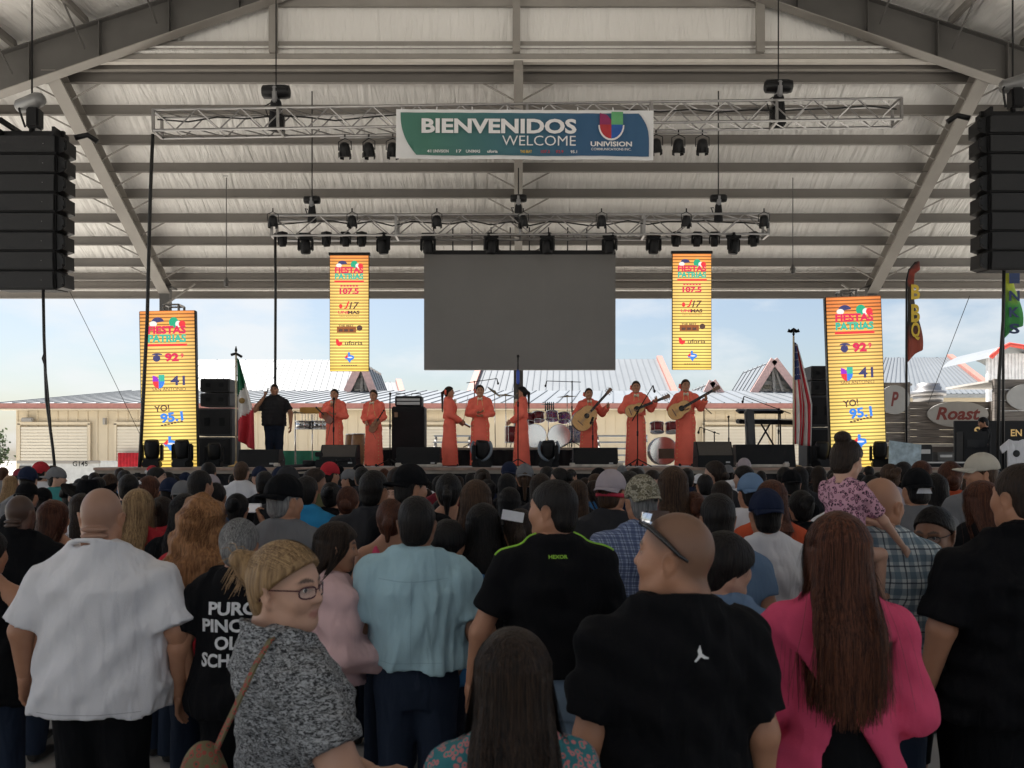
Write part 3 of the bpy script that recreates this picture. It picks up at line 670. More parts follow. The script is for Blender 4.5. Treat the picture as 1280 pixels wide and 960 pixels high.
def led_outer(label, pxc, ytop, wpx, d, tilt_):
    W = wpx * d / F_PX; zt = P(0, ytop, d).z; H = zt - ZS
    o = tag(empty('led_tower', (P(pxc, 0, d).x, d, ZS)), label, 'led screen'); o.rotation_euler = (0, R(tilt_), 0)
    mb = MB(); mb.bbox((0, .09, H / 2), (W + .04, .12, H), .01); mb.build('housing', BLACKM, o)
    mb = MB(); n = 6
    for k in range(n): mb.box((0, .022, H * (k + .5) / n), (W, .01, H / n - .004))
    mb.build('screen', LED_O, o)
    y = .008
    fiestas(o, 0, H * .87, W * .70, y)
    text('92', o, G_MAG, (W * .08, y, H * .70), H * .055, W * .26, bold=.05); text('9', o, G_MAG, (W * .27, y, H * .71), H * .03, bold=.04)
    logo_part(o, G_NAV, lambda b: (blob(b, -W * .2, H * .695, W * .07, H * .022, y), blob(b, -W * .19, H * .716, W * .10, H * .012, y, a0=0, a1=180)))
    for sx, top, m in ((1, 1, G_TEAL), (-1, 1, G_VIO), (1, 0, G_BLU), (-1, 0, G_RED)): ushape(o, -W * .17, H * .548, W * .22, y)(sx, top, m)
    text('41', o, G_NAV, (W * .18, y, H * .552), H * .062, W * .27, bold=.02); text('SAN ANTONIO', o, G_DK, (.02, y, H * .497), H * .02, W * .62)
    text('YO!', o, G_DK, (-W * .12, y, H * .375), H * .042, W * .28, bold=.025, rot=(R(90), R(-6), 0)); text('95.1', o, G_BLU, (W * .06, y, H * .318), H * .062, W * .42, bold=.04, rot=(R(90), R(-6), 0)); logo_part(o, G_DK, lambda b: [b.box((W * (-.12 + .06 * q), y, H * (.266 + .004 * q)), (W * .045, .002, H * .009)) for q in range(7)])
    texas(o, W * .02, H * .15, W * .26, y)
    # truss tower behind it
    for sx in (-1, 1):
        for sy in (0, 1):
            mb = MB(); mb.tube([(sx * .15, .25 + sy * .3, 0), (sx * .15, .25 + sy * .3, H + .16)], .025, 6); mb.build('tower_chord', ALU, o)
    mb = MB()
    for z in (H + .02, H + .16):
        for a, b in (((-.15, .25), (.15, .25)), ((-.15, .55), (.15, .55)), ((-.15, .25), (-.15, .55)), ((.15, .25), (.15, .55))): mb.tube([(a[0], a[1], z), (b[0], b[1], z)], .02, 5)
    mb.build('tower_head', ALU, o); return o
led_outer('tall lit orange sponsor panel beside the Mexican flag', 211.5, 388, 68, 17.6, -1.0)
led_outer('tall lit orange sponsor panel beside the American flag', 1074.5, 370, 68, 17.6, -2.0)
def led_inner(label, pxc, ytop, ybot, wpx, d):
    W = wpx * d / F_PX; H = (ybot - ytop) * d / F_PX; o = tag(empty('led_banner', P(pxc, ybot, d)), label, 'led screen')
    mb = MB(); mb.bbox((0, .05, H / 2), (W + .02, .08, H), .008); mb.build('housing', BLACKM, o)
    mb = MB(); n = 5
    for k in range(n): mb.box((0, .006, H * (k + .5) / n), (W, .006, H / n - .003))
    mb.build('screen', LED_I, o); y = -.004
    mb = MB(); mb.box((0, .04, H + .03), (W + .06, .1, .06)); mb.build('hanging_bar', BLACKM, o)
    fiestas(o, 0, H * .865, W * .74, y)
    logo_part(o, G_MAG, lambda b: [b.box((W * (-.2 + .08 * q), y, H * .735), (W * .055, .002, H * .012)) for q in range(6)]); text('107.5', o, G_MAG, (0, y, H * .69), H * .05, W * .50, bold=.04)
    text('17', o, G_DK, (W * .13, y, H * .565), H * .06, W * .26, bold=.02, shear=.25); text('UNI', o, G_MAG, (-W * .16, y, H * .507), H * .026, W * .26, bold=.02); text('MAS', o, G_DK, (W * .12, y, H * .507), H * .03, W * .30, bold=.04)
    text('J', o, G_RED, (-W * .06, y, H * .57), H * .065, W * .14, bold=.03, shear=.3); logo_part(o, G_RED, lambda b: blob(b, -W * .22, H * .56, W * .045, H * .02, y)); text('SAN ANTONIO', o, G_DK, (0, y, H * .472), H * .009, W * .5)
    logo_part(o, G_BRN, lambda b: b.box((-W * .07, y + .003, H * .36), (W * .5, .002, H * .052))); text('THE BEST', o, G_DK, (-W * .08, y - .002, H * .392), H * .016, W * .4, bold=.03)
    logo_part(o, G_DK, lambda b: [b.box((-W * .22 + k * W * .14, y - .001, H * .352), (W * .1, .002, H * .02)) for k in range(3)])
    mb = MB(); mb.lathe([(W * .045, -.001), (W * .075, -.001), (W * .075, .001), (W * .045, .001)], (W * .27, y, H * .372), 14, (R(90), 0, 0)); mb.build('logo_ring', G_DK, o)
    for sx, top, m in ((1, 0, G_RED), (-1, 0, G_RED), (-1, 1, G_RED)): ushape(o, -W * .26, H * .25, W * .17, y)(sx, top, m)
    text('uforia', o, G_DK, (W * .12, y, H * .243), H * .036, W * .46, bold=.012)
    texas(o, 0, H * .12, W * .26, y); logo_part(o, G_DK, lambda b: [b.box((W * (-.18 + .06 * q), y, H * .048), (W * .045, .002, H * .008)) for q in range(7)])
    return o
led_inner('lit hanging sponsor banner between truss and the violinists', 436.5, 319, 464, 48, 19.4)
led_inner('lit hanging sponsor banner above the guitar players', 865, 317, 462, 48, 19.4)
# big blank screen
d = 20.2; a = P(530, 318, d); b = P(769.5, 462, d)
o = tag(empty('video_screen', ((a.x + b.x) / 2, d, b.z)), 'large blank dark grey video screen hanging over the stage', 'video screen')
W, H = b.x - a.x, a.z - b.z
SCR = mat('blank_screen', (.16, .155, .15), .45, var=.05, vscale=1.2)
for i in range(8):
    for j in range(5):
        mb = MB(); mb.bbox((-W / 2 + W * (i + .5) / 8, .05, H * (j + .5) / 5), (W / 8 - .0004, .09, H / 5 - .0004), .0003); mb.build('screen_panel', SCR, o)
mb = MB(); mb.box((0, .14, H / 2), (W, .06, H)); mb.build('back_frame', BLACKM, o)
mb = MB(); mb.box((0, .05, H + .05), (W, .1, .09)); mb.build('top_bar', BLACKM, o)
for k in range(10):
    x = -W / 2 + W * (k + .5) / 10; mb = MB(); mb.tube([(x, .05, H + .05), (x, .0, H + .62)], .016, 5); mb.build('hanger', BLACKM, o)

# ------------------------------------------------------------------ trusses
def truss(label, p0, p1, hgt, dep, bay, extra=None):
    p0 = Vector(p0); p1 = Vector(p1); L_ = (p1 - p0).length; t = empty('lighting_truss', (p0 + p1) / 2); tag(t, label, 'truss')
    t.rotation_euler = (0, -math.atan2(p1.z - p0.z, p1.x - p0.x), 0)
    mbc = MB(); mbc.tube([(-L_ / 2, 0, 0), (L_ / 2, 0, 0)], .027, 8); cm = mbc.mesh('chord')
    for y in (-dep / 2, dep / 2):
        for z in (-hgt / 2, hgt / 2): link('chord', cm, t, ALU, (0, y, z))
    n = int(L_ / bay); bb = L_ / n
    mbb = MB(); mbb.tube([(-bb / 2, 0, -hgt / 2), (bb / 2, 0, hgt / 2)], .014, 5); bm_ = mbb.mesh('brace')
    mbb = MB(); mbb.tube([(-bb / 2, 0, hgt / 2), (bb / 2, 0, -hgt / 2)], .014, 5); bm2 = mbb.mesh('brace')
    mbb = MB(); mbb.tube([(-bb / 2, -dep / 2, 0), (bb / 2, dep / 2, 0)], .013, 5); bm3 = mbb.mesh('brace')
    for k in range(n):
        x = -L_ / 2 + bb * (k + .5)
        for y in (-dep / 2, dep / 2): link('brace', bm_ if k % 2 else bm2, t, ALU, (x, y, 0))
        link('brace', bm3, t, ALU, (x, 0, -hgt / 2)); link('brace', bm3, t, ALU, (x, 0, hgt / 2))
    mbe = MB()
    for y in (-dep / 2, dep / 2): mbe.box((0, y, 0), (.05, .05, hgt))
    for z in (-hgt / 2, hgt / 2): mbe.box((0, 0, z), (.05, dep, .05))
    em = mbe.mesh('frame')
    m = max(2, int(L_ / 2.4))
    for k in range(m + 1): link('end_frame', em, t, ALU, (-L_ / 2 + L_ * k / m, 0, 0))
    mb = MB(); r = random.Random(int(L_ * 10)); pts = []
    for k in range(26): pts.append((-L_ / 2 + L_ * k / 25, r.uniform(-.06, .06), hgt / 2 - .06 - r.random() * .12))
    mb.tube(pts, .016, 5); mb.build('loom_cable', RUBBER, t)
    return t
truss('upper silver box truss carrying the welcome banner', P(197, 155, 17.2), P(1121, 141, 17.2), .40, .42, .42)
truss('lower silver box truss carrying the blank video screen', P(343, 285, 19.4), P(957, 283, 19.4), .44, .44, .5)
def chain_motor(label, px, y0, y1, ytop, d, s=1.0):
    m = tag(empty('chain_hoist', P(px, y1, d)), label, 'chain hoist'); k = d / F_PX; h = (y1 - y0) * k
    mb = MB(); mb.lathe([(.10 * s, -.30 * s), (.14 * s, -.27 * s), (.15 * s, -.05 * s), (.15 * s, .2 * s), (.13 * s, .29 * s), (.07 * s, .31 * s)], (0, 0, h), 16, (0, R(90), 0)); mb.build('motor', BLACKM, m)
    mb = MB(); mb.bbox((0, 0, h - .1 * s), (.09, .33 * s, .36 * s), .02); mb.build('motor_plate', mat('motor_grey', (.3, .3, .31), .4, metal=.5), m)
    mb = MB(); mb.lathe([(.14 * s, -.35 * s), (.17 * s, -.3 * s), (.12 * s, .25 * s), (.1 * s, .3 * s)], (0, 0, h * .35), 12); mb.build('chain_bag', BLACKC, m)
    mb = MB(); z = P(0, ytop, d).z - m.location.z; mb.tube([(0, 0, h), (0, 0, z)], .014, 5); mb.build('chain', BLACKM, m)
    mb = MB(); mb.tube([(-.1, .02, h - .2), (-.26 * s, .03, h * .6), (-.18 * s, .02, h * .3), (.05, 0, 0)], .014, 5); mb.build('control_cable', RUBBER, m)
chain_motor('black chain hoist holding the upper truss near its cable end', 345, 115, 158, -8, 17.3, .9)
chain_motor('black chain hoist holding the upper truss near its free end', 973, 108, 152, -8, 17.3, .9)
chain_motor('small chain hoist on the lower truss above the first sponsor banner', 390, 250, 275, 60, 19.4, .6)
chain_motor('small chain hoist in the middle of the lower truss', 648, 248, 275, 210, 19.5, .6)
chain_motor('small chain hoist on the lower truss above the second sponsor banner', 898, 248, 275, 60, 19.4, .6)
for px, y0, d, lab in ((388, 60, 19.35, 'thin suspension wire over the first small hoist'), (896, 60, 19.35, 'thin suspension wire over the second small hoist')):
    mb = MB(); a = P(px, y0, d); b = P(px, -10, d); mb.tube([a, b], .012, 5); mb.lathe([(.02, -.12), (.05, 0), (.02, .12)], P(px, 33, d), 8)
    o = tag(mb.build('suspension_wire', BLACKM), lab, 'wire')

# lamps on the trusses
def par_can():
    o = empty('par_can'); mb = MB(); mb.lathe([(.05, .18), (.11, .14), (.135, .04), (.14, -.12), (.15, -.15), (.12, -.15)], (0, 0, -.27), 16, (R(16), 0, 0)); mb.build('can', BLACKM, o)
    mb = MB(); mb.lathe([(.0, -.135), (.115, -.14), (.115, -.13)], (0, 0, -.27), 14, (R(16), 0, 0)); mb.build('lens', mat('lamp_lens', (.10, .11, .13), .12, metal=.2, var=0), o)
    mb = MB(); mb.tube([(-.16, 0, -.27), (-.16, 0, -.06), (0, 0, .02), (.16, 0, -.06), (.16, 0, -.27)], .013, 5); mb.tube([(0, 0, 0), (0, 0, .12)], .02, 6); mb.build('yoke', BLACKM, o)
    for a in range(4):
        q = R(45 + a * 90); mb = MB(); mb.box((.15 * math.cos(q), .15 * math.sin(q) * .9, -.40), (.1, .01, .12), (0, 0, q + R(90))); mb.build('barn_door', BLACKM, o)
    return o
def moving_head(scale=1.0, up=False, tilt_=8):
    o = empty('moving_head'); mb = MB(); mb.bbox((0, 0, -.06), (.34, .30, .13), .02); mb.build('base', BLACK, o)
    mb = MB()
    for s in (-1, 1): mb.bbox((s * .19, 0, -.30), (.055, .15, .36), .025)
    mb.bbox((0, 0, -.155), (.36, .17, .06), .02); mb.build('yoke', BLACK, o)
    mb = MB(); m = Euler((R(tilt_), 0, 0)).to_matrix(); mb.lathe([(.05, .20), (.12, .18), (.145, .08), (.15, -.06), (.14, -.16), (.12, -.20), (.10, -.19)], (0, 0, -.36), 18, m); mb.build('head', BLACK, o)
    mb = MB(); mb.lathe([(.005, -.185), (.105, -.19), (.105, -.18)], (0, 0, -.36), 16, m); mb.build('lens', mat('mover_lens', (.16, .18, .20), .08, metal=.6, var=0), o)
    o.scale = (scale,) * 3; return o
pc = par_can(); mh = moving_head()
first = {'p': True, 'm': True}
ordn = ['first', 'second', 'third', 'fourth', 'fifth', 'sixth', 'seventh', 'eighth', 'ninth', 'tenth', 'eleventh', 'twelfth', 'thirteenth', 'fourteenth', 'fifteenth', 'sixteenth']
def put(proto, key, loc, sc, label, cat, group, rz_=0, flip=False):
    o = proto if first[key] else copy_tree(proto); first[key] = False; o.location = loc; o.scale = (sc,) * 3
    o.rotation_euler = (R(180) if flip else 0, 0, rz_); tag(o, label, cat, group); return o
zl = P(0, 166, 17.2).z
for k, px in enumerate((431, 461, 491, 820, 848, 878)):
    z = P(0, 174 if k < 3 else 169, 17.1).z
    put(pc, 'p', (P(px, 0, 17.1).x, 17.1, z), .80, 'black par can under the upper truss, %s %s the welcome banner' % (ordn[k % 3], 'counting towards' if k < 3 else 'out from'), 'stage lamp', 'par cans beside the welcome banner', R(random.uniform(-25, 25)))
mbp = MB(); 
for a, b in ((425, 497), (812, 884)):
    mbp = MB(); mbp.tube([P(a, 172 if a < 600 else 167, 17.1), P(b, 172 if a < 600 else 166, 17.1)], .02, 6)
    tag(mbp.build('lamp_bar', ALU), 'thin lamp bar holding par cans, %s end of the banner' % ('green' if a < 600 else 'blue'), 'lamp bar')
small = (353, 408, 432, 452, 845, 871, 893, 942); big = (382, 479, 535, 614, 684, 762, 817, 917)
for k, px in enumerate(sorted(small + big)):
    sc = .78 if px in big else .55; zz = P(0, 294 if px in big else 292, 19.4).z
    put(mh, 'm', (P(px, 0, 19.3).x, 19.3, zz), sc, '%s black moving head lamp hanging below the lower truss, %s in the row' % ('large' if px in big else 'small', ordn[k]), 'stage lamp', 'moving heads hung under the lower truss', R(random.uniform(-40, 40)))
for k, px in enumerate((341, 440, 546, 654, 752, 858, 955)):
    p = P(px, 277, 19.05); put(pc, 'p', p + Vector((0, 0, .2)), .72, 'round black wash lamp on the face of the lower truss, %s along' % ordn[k], 'stage lamp', 'wash lamps on the truss face', R(random.uniform(-20, 20)))
# ------------------------------------------------------------------ welcome banner
d = 16.92
bn = empty('welcome_banner', P(656, 168, d)); tag(bn, 'green and blue BIENVENIDOS welcome banner tied to the upper truss', 'banner')
bn.rotation_euler = (0, R(.3), 0)
def banner_cloth(w, h, round_, mat_, name, y, nn=36, wave=.02):
    V = []; Fq = []; m_ = 12
    for i in range(nn + 1):
        for j in range(m_ + 1):
            u = i / nn - .5; v = j / m_ - .5; x = u * w; z = v * h
            V.append((x, y + wave * math.sin(u * 17) * (.5 - v) + .006 * math.sin(u * 60 + v * 4), z))
    V = np.array(V)
    if round_:   # rounded corners lower-left and upper-right, slanted sides
        r = h * .42
        for k, (x, yv, z) in enumerate(V):
            if x < 0:
                t = (h / 2 - z) / h; lo = -w / 2 + max(0, t - .05) ** 2.2 * r * 1.0
                V[k, 0] = max(x, lo) if x > -w / 2 + 1e-6 or True else lo
            else:
                t = (z + h / 2) / h; hi = w / 2 - max(0, t - .25) ** 3 * r * 1.4
                V[k, 0] = min(x, hi)
    Fq = [(i * (m_ + 1) + j, (i + 1) * (m_ + 1) + j, (i + 1) * (m_ + 1) + j + 1, i * (m_ + 1) + j + 1) for i in range(nn) for j in range(m_)]
    return link(name, np_mesh(name, V, np.array(Fq)), bn, mat_)
k = d / F_PX; BW, BH = 322 * k, 62 * k
def bgrad():
    m = bpy.data.materials.new('banner_print'); m.use_nodes = True; nt = m.node_tree; N = nt.nodes.new; L = nt.links.new; b = nt.nodes['Principled BSDF']; b.inputs['Roughness'].default_value = .45
    tc = N('ShaderNodeTexCoord'); sp = N('ShaderNodeSeparateXYZ'); L(tc.outputs['Object'], sp.inputs[0]); mr = N('ShaderNodeMapRange'); mr.inputs[1].default_value = -BW * .5; mr.inputs[2].default_value = BW * .5; L(sp.outputs['X'], mr.inputs[0])
    rp = N('ShaderNodeValToRGB'); cr = rp.color_ramp; cr.elements[0].color = (.06, .185, .14, 1); cr.elements[0].position = .12; cr.elements[1].color = (.03, .10, .21, 1); cr.elements[1].position = .72
    L(mr.outputs[0], rp.inputs['Fac']); L(rp.outputs['Color'], b.inputs['Base Color']); return m
banner_cloth(BW, BH, False, mat('banner_vinyl', (.74, .74, .75), .45, var=.05, vscale=3), 'cloth', .012)
banner_cloth(BW * .965, BH * .86, True, bgrad(), 'printed_field', -.004)
WP = mat('banner_white', (.80, .79, .80), .5, var=.03); yb = -.045
text('BIENVENIDOS', bn, WP, (-BW * .10, yb, BH * .15), BH * .30, BW * .60, bold=.035)
text('WELCOME', bn, WP, (BW * .055, yb, -BH * .14), BH * .20, BW * .285, bold=-.004)
bm_g = mat('banner_green', (.12, .38, .16), .5); bm_p = mat('banner_plum', (.26, .02, .10), .5); bm_r = mat('banner_red', (.45, .03, .04), .5); bm_b = mat('banner_blue', (.02, .10, .38), .5)
uc = (BW * .335, BH * .19); uw = BW * .09
logo_part(bn, WP, lambda b: (b.add([(uc[0] + x * uw * 1.12, yb + .004, uc[1] + z * uw * 1.1) for x, z in [(-.5, .45), (-.5, 0)] + [(-.5 * math.cos(R(a)), -.62 * math.sin(R(a))) for a in range(10, 180, 12)] + [(.5, 0), (.5, .5), (0, .5), (-.15, .38)]], [tuple(range(20))]) if False else blob(b, uc[0], uc[1] - uw * .02, uw * .56, uw * .66, yb + .004, a0=180, a1=360)))
for sx, top, m in ((1, 1, bm_g), (-1, 1, bm_p), (1, 0, bm_b), (-1, 0, bm_r)): ushape(bn, uc[0], uc[1], uw, yb)(sx, top, m)
text('UNIVISION', bn, WP, (BW * .335, yb, -BH * .20), BH * .10, BW * .16, bold=.03); text('COMMUNICATIONS INC.', bn, WP, (BW * .335, yb, -BH * .305), BH * .05, BW * .155, bold=.01)
for body, x, m, w in (('41', -.37, WP, .016), ('UNIVISION', -.325, WP, .06), ('17', -.255, WP, .02), ('UNIMAS', -.20, WP, .055), ('uforia', -.125, WP, .04), ('THE BEAT', .005, mat('banner_gold', (.65, .42, .05), .5), .045), ('107.5', .08, bm_r, .035), ('92.9', .135, bm_r, .03), ('95.1', .19, WP, .025)):
    text(body, bn, m, (BW * x, yb, -BH * .36), BH * .06, BW * w, bold=.02)
for x in np.linspace(-.48, .48, 8):
    mb = MB(); mb.tube([(BW * x, .01, BH * .48), (BW * x, .08, BH * .58)], .012, 5); mb.build('tie', WP, bn)
# ------------------------------------------------------------------ speaker arrays
GRILLE = mat('speaker_grille', (.008, .008, .009), .7, var=.2, vscale=30, bump=.5, bscale=160)
def line_array(label, px, y0, d, side):
    o = tag(empty('line_array', P(px, y0, d)), label, 'speaker array'); h = .335; W = 1.28; z = 0; tilt_ = 0; y = 0
    mbs = MB(); mbs.bbox((0, .25, 0), (W * .84, .5, h - .012), .02); cab = mbs.mesh('cab')
    mbs = MB(); mbs.bbox((0, -.012, 0), (W * .80, .02, h - .05), .006); gr = mbs.mesh('grille')
    rgs = []
    for s in (-1, 1):
        mbs = MB(); rgs.append(mbs)
        mbs.prism([(0, -h / 2 + .02), (.10, -h / 2 + .05), (.10, h / 2 - .05), (0, h / 2 - .02)], .42, Matrix.Translation((s * W * .42, .26, 0)) @ Matrix.Diagonal((s, 1, 1, 1)))
        mbs.tube([(s * (W * .42 + .10), .05, -h * .33), (s * (W * .42 + .145), .05, -h * .2), (s * (W * .42 + .145), .05, h * .2), (s * (W * .42 + .10), .05, h * .33)], .016, 5)
        mbs.box((s * (W * .42 + .11), .06, 0), (.05, .06, .10))
    rgs = [q.mesh('rigging') for q in rgs]
    mbs = MB(); mbs.lathe([(.006, 0), (.006, .01)], (W * .25, -.03, 0), 6, (R(90), 0, 0)); bd = mbs.mesh('badge')
    for k in range(8):
        tilt_ = (0, 0, .3, .6, 1.2, 2, 3.2, 5)[k]; c = (side * .012 * k * .6, y, z - h / 2)
        b = link('speaker_box', cab, o, BLACK, c, (R(tilt_), 0, 0)); link('grille', gr, b, GRILLE); [link('rigging', q, b, BLACKM) for q in rgs]; link('badge', bd, b, ALU)
        z -= h; y += h * math.sin(R(tilt_)) * .8
    mb = MB(); mb.box((0, .2, .08), (1.15, .06, .09)); mb.box((-.5, .2, .05), (.05, .5, .14)); mb.box((.5, .2, .05), (.05, .5, .14)); mb.box((side * .3, .2, .16), (.06, .9, .08)); mb.build('fly_bar', BLACKM, o)
    mb = MB(); mb.lathe([(.08, -.25), (.12, -.2), (.13, .2), (.10, .28), (.03, .3)], (side * .05, .2, .62), 14, (R(15), R(78), 0)); mb.build('hoist', mat('hoist_grey', (.2, .2, .2), .4, metal=.4), o)
    mb = MB(); mb.tube([(0, .2, .1), (0, .2, .6)], .05, 8); mb.tube([(-.12, .2, .2), (-.2, .15, .5), (-.05, .2, .7)], .02, 5); mb.bbox((.05, .2, .34), (.22, .22, .36), .03); mb.build('hoist_body', BLACKM, o)
    mb = MB(); mb.tube([(0, .2, .6), (0, .2, 6.2)], .016, 5); mb.build('chain', BLACKM, o)
    mb = MB(); mb.tube([(-side * .7, .3, .05), (-side * .9, .35, .12), (-side * 1.05, .4, .02)], .05, 8); mb.build('cable_loom', BLACKM, o)
    return o
line_array('black hanging speaker array nearest the white shirt man side', 32, 168, 15.2, -1)
line_array('black hanging speaker array beside the feather flags', 1274, 143, 15.2, 1)
# cables hanging
def cable(label, pts, r=.02, cat='cable'):
    mb = MB(); mb.tube([P(*p) for p in pts], r, 6); return tag(mb.build('hanging_cable', RUBBER), label, cat)
cable('thick black cable hanging from the upper truss end past the orange panel', [(191, 168, 17.1), (188, 240, 17.1), (184, 400, 17.1), (179, 500, 17.0), (174, 592, 17.0)], .034)
cable('black cable drooping from the first hanging speaker array', [(54, 362, 15.3), (55, 420, 15.3), (58, 500, 15.3), (66, 560, 15.3), (71, 610, 15.3)], .025)
cable('taped cable end along the first speaker array cable', [(56, 440, 15.2), (53, 448, 15.2), (57, 460, 15.2), (60, 490, 15.2), (64, 540, 15.2)], .014)
cable('straight black cable from the lower truss to the man on phone', [(344, 292, 19.3), (344.5, 360, 19.3), (344, 480, 19.3), (343, 584, 19.3)], .03)
cable('black cable hanging from the second speaker array by the stalls', [(1255, 335, 15.4), (1254, 400, 15.4), (1249, 470, 15.4), (1247, 590, 15.4)], .028)
cable('thin pale guy line slanting from the first speaker array', [(86, 362, 16), (130, 450, 18), (176, 545, 20)], .006, 'guy line')
cable('thin pale guy line slanting across the sky by the feather flag', [(1212, 370, 20), (1185, 440, 22), (1160, 505, 24)], .008, 'guy line')
# ------------------------------------------------------------------ people: materials
def skin_mat(name, col):
    k = 'skin_' + name
    if k in _M: return _M[k]
    m = bpy.data.materials.new(k); m.use_nodes = True; nt = m.node_tree; N = nt.nodes.new; L = nt.links.new; b = nt.nodes['Principled BSDF']
    b.inputs['Roughness'].default_value = .48; b.inputs['Specular IOR Level'].default_value = .4
    tc = N('ShaderNodeTexCoord'); n = N('ShaderNodeTexNoise'); n.inputs['Scale'].default_value = 16; n.inputs['Detail'].default_value = 6; L(tc.outputs['Object'], n.inputs['Vector'])
    mx = N('ShaderNodeMix'); mx.data_type = 'RGBA'; mx.inputs['A'].default_value = (col[0] * .86, col[1] * .80, col[2] * .78, 1); mx.inputs['B'].default_value = (min(1, col[0] * 1.1), col[1] * 1.12, col[2] * 1.12, 1); L(n.outputs['Fac'], mx.inputs['Factor'])
    at = N('ShaderNodeAttribute'); at.attribute_name = 'paint'
    m2 = N('ShaderNodeMix'); m2.data_type = 'RGBA'; L(at.outputs['Alpha'], m2.inputs['Factor']); L(mx.outputs['Result'], m2.inputs['A']); L(at.outputs['Color'], m2.inputs['B']); L(m2.outputs['Result'], b.inputs['Base Color'])
    n2 = N('ShaderNodeTexNoise'); n2.inputs['Scale'].default_value = 160; L(tc.outputs['Object'], n2.inputs['Vector'])
    bp = N('ShaderNodeBump'); bp.inputs['Strength'].default_value = .12; bp.inputs['Distance'].default_value = .004; L(n2.outputs['Fac'], bp.inputs['Height']); L(bp.outputs[0], b.inputs['Normal'])
    _M[k] = m; return m
SKIN = {'light': skin_mat('light', (.52, .31, .22)), 'tan': skin_mat('tan', (.42, .21, .125)), 'brown': skin_mat('brown', (.25, .125, .075)), 'dark': skin_mat('dark', (.13, .068, .045))}
def hair_mat(name, a, b_):
    k = 'hair_' + name
    if k in _M: return _M[k]
    m = bpy.data.materials.new(k); m.use_nodes = True; nt = m.node_tree; N = nt.nodes.new; L = nt.links.new; b = nt.nodes['Principled BSDF']
    b.inputs['Roughness'].default_value = .5; b.inputs['Specular IOR Level'].default_value = .2
    tc = N('ShaderNodeTexCoord'); mp = N('ShaderNodeMapping'); mp.inputs['Scale'].default_value = (75, 75, 7); L(tc.outputs['Object'], mp.inputs['Vector'])
    n = N('ShaderNodeTexNoise'); n.inputs['Scale'].default_value = 1.5; n.inputs['Detail'].default_value = 5; L(mp.outputs[0], n.inputs['Vector'])
    at = N('ShaderNodeAttribute'); at.attribute_name = 'paint'
    ad = N('ShaderNodeMath'); ad.operation = 'MULTIPLY_ADD'; ad.inputs[1].default_value = 1.4; L(n.outputs['Fac'], ad.inputs[0]); sb = N('ShaderNodeMath'); sb.operation = 'SUBTRACT'; sb.inputs[1].default_value = .7; L(at.outputs['Fac'], sb.inputs[0]); L(sb.outputs[0], ad.inputs[2])
    rp = N('ShaderNodeValToRGB'); rp.color_ramp.elements[0].position = .1; rp.color_ramp.elements[1].position = .95; rp.color_ramp.elements[0].color = (*a, 1); rp.color_ramp.elements[1].color = (*b_, 1)
    L(ad.outputs[0], rp.inputs['Fac']); L(rp.outputs['Color'], b.inputs['Base Color'])
    bp = N('ShaderNodeBump'); bp.inputs['Strength'].default_value = .9; bp.inputs['Distance'].default_value = .012; L(n.outputs['Fac'], bp.inputs['Height']); L(bp.outputs[0], b.inputs['Normal'])
    _M[k] = m; return m
HAIR = {'black': hair_mat('black', (.003, .0025, .0025), (.018, .014, .012)), 'dark brown': hair_mat('dark_brown', (.006, .004, .003), (.042, .024, .015)), 'brown': hair_mat('brown', (.018, .010, .006), (.10, .052, .028)),
        'auburn': hair_mat('auburn', (.025, .008, .005), (.13, .045, .022)), 'blonde': hair_mat('blonde', (.12, .065, .03), (.46, .30, .15)), 'copper': hair_mat('copper', (.10, .035, .012), (.45, .22, .09)), 'grey': hair_mat('grey', (.06, .058, .056), (.34, .33, .32))}
CLOTH = {}
def wrinkle(m, strength=.42):
    nt = m.node_tree; N = nt.nodes.new; L = nt.links.new; b = nt.nodes['Principled BSDF']; old = b.inputs['Normal'].links[0].from_node
    tc = N('ShaderNodeTexCoord'); mp = N('ShaderNodeMapping'); mp.inputs['Scale'].default_value = (1, 1, .30); mp.inputs['Rotation'].default_value = (0, .22, 0); L(tc.outputs['Object'], mp.inputs['Vector'])
    n = N('ShaderNodeTexNoise'); n.inputs['Scale'].default_value = 11; n.inputs['Detail'].default_value = 2.0; n.inputs['Distortion'].default_value = .35; L(mp.outputs[0], n.inputs['Vector'])
    pw = n
    bp = N('ShaderNodeBump'); bp.inputs['Strength'].default_value = strength; bp.inputs['Distance'].default_value = .07; L(pw.outputs['Fac'], bp.inputs['Height']); L(bp.outputs[0], old.inputs['Normal'])
def cloth(name, col=None, var=.07, rough=.85):
    if name in CLOTH: return CLOTH[name]
    m = mat('fabric_' + name.replace(' ', '_'), col, rough, var=var, vscale=5, bump=.22, bscale=220, spec=.12); CLOTH[name] = m; wrinkle(m); return m
for n_, c_ in {'black': (.0055, .0055, .0065), 'charcoal': (.03, .03, .033), 'grey': (.16, .16, .165), 'navy': (.014, .02, .045), 'blue': (.05, .17, .36), 'bright blue': (.035, .26, .50), 'light blue': (.34, .50, .56), 'red': (.42, .03, .04),
               'white': (.68, .67, .69), 'coral': (.90, .185, .13), 'pink': (.62, .42, .42), 'hot pink': (.62, .075, .155), 'orange': (.50, .085, .035), 'brown': (.11, .07, .05), 'mauve': (.36, .31, .33), 'olive': (.12, .12, .06), 'jeans': (.018, .026, .045), 'light jeans': (.16, .22, .29), 'slate blue': (.14, .22, .34), 'yellow': (.6, .4, .06), 'maroon': (.16, .02, .03), 'teal': (.05, .22, .22)}.items(): cloth(n_, c_)
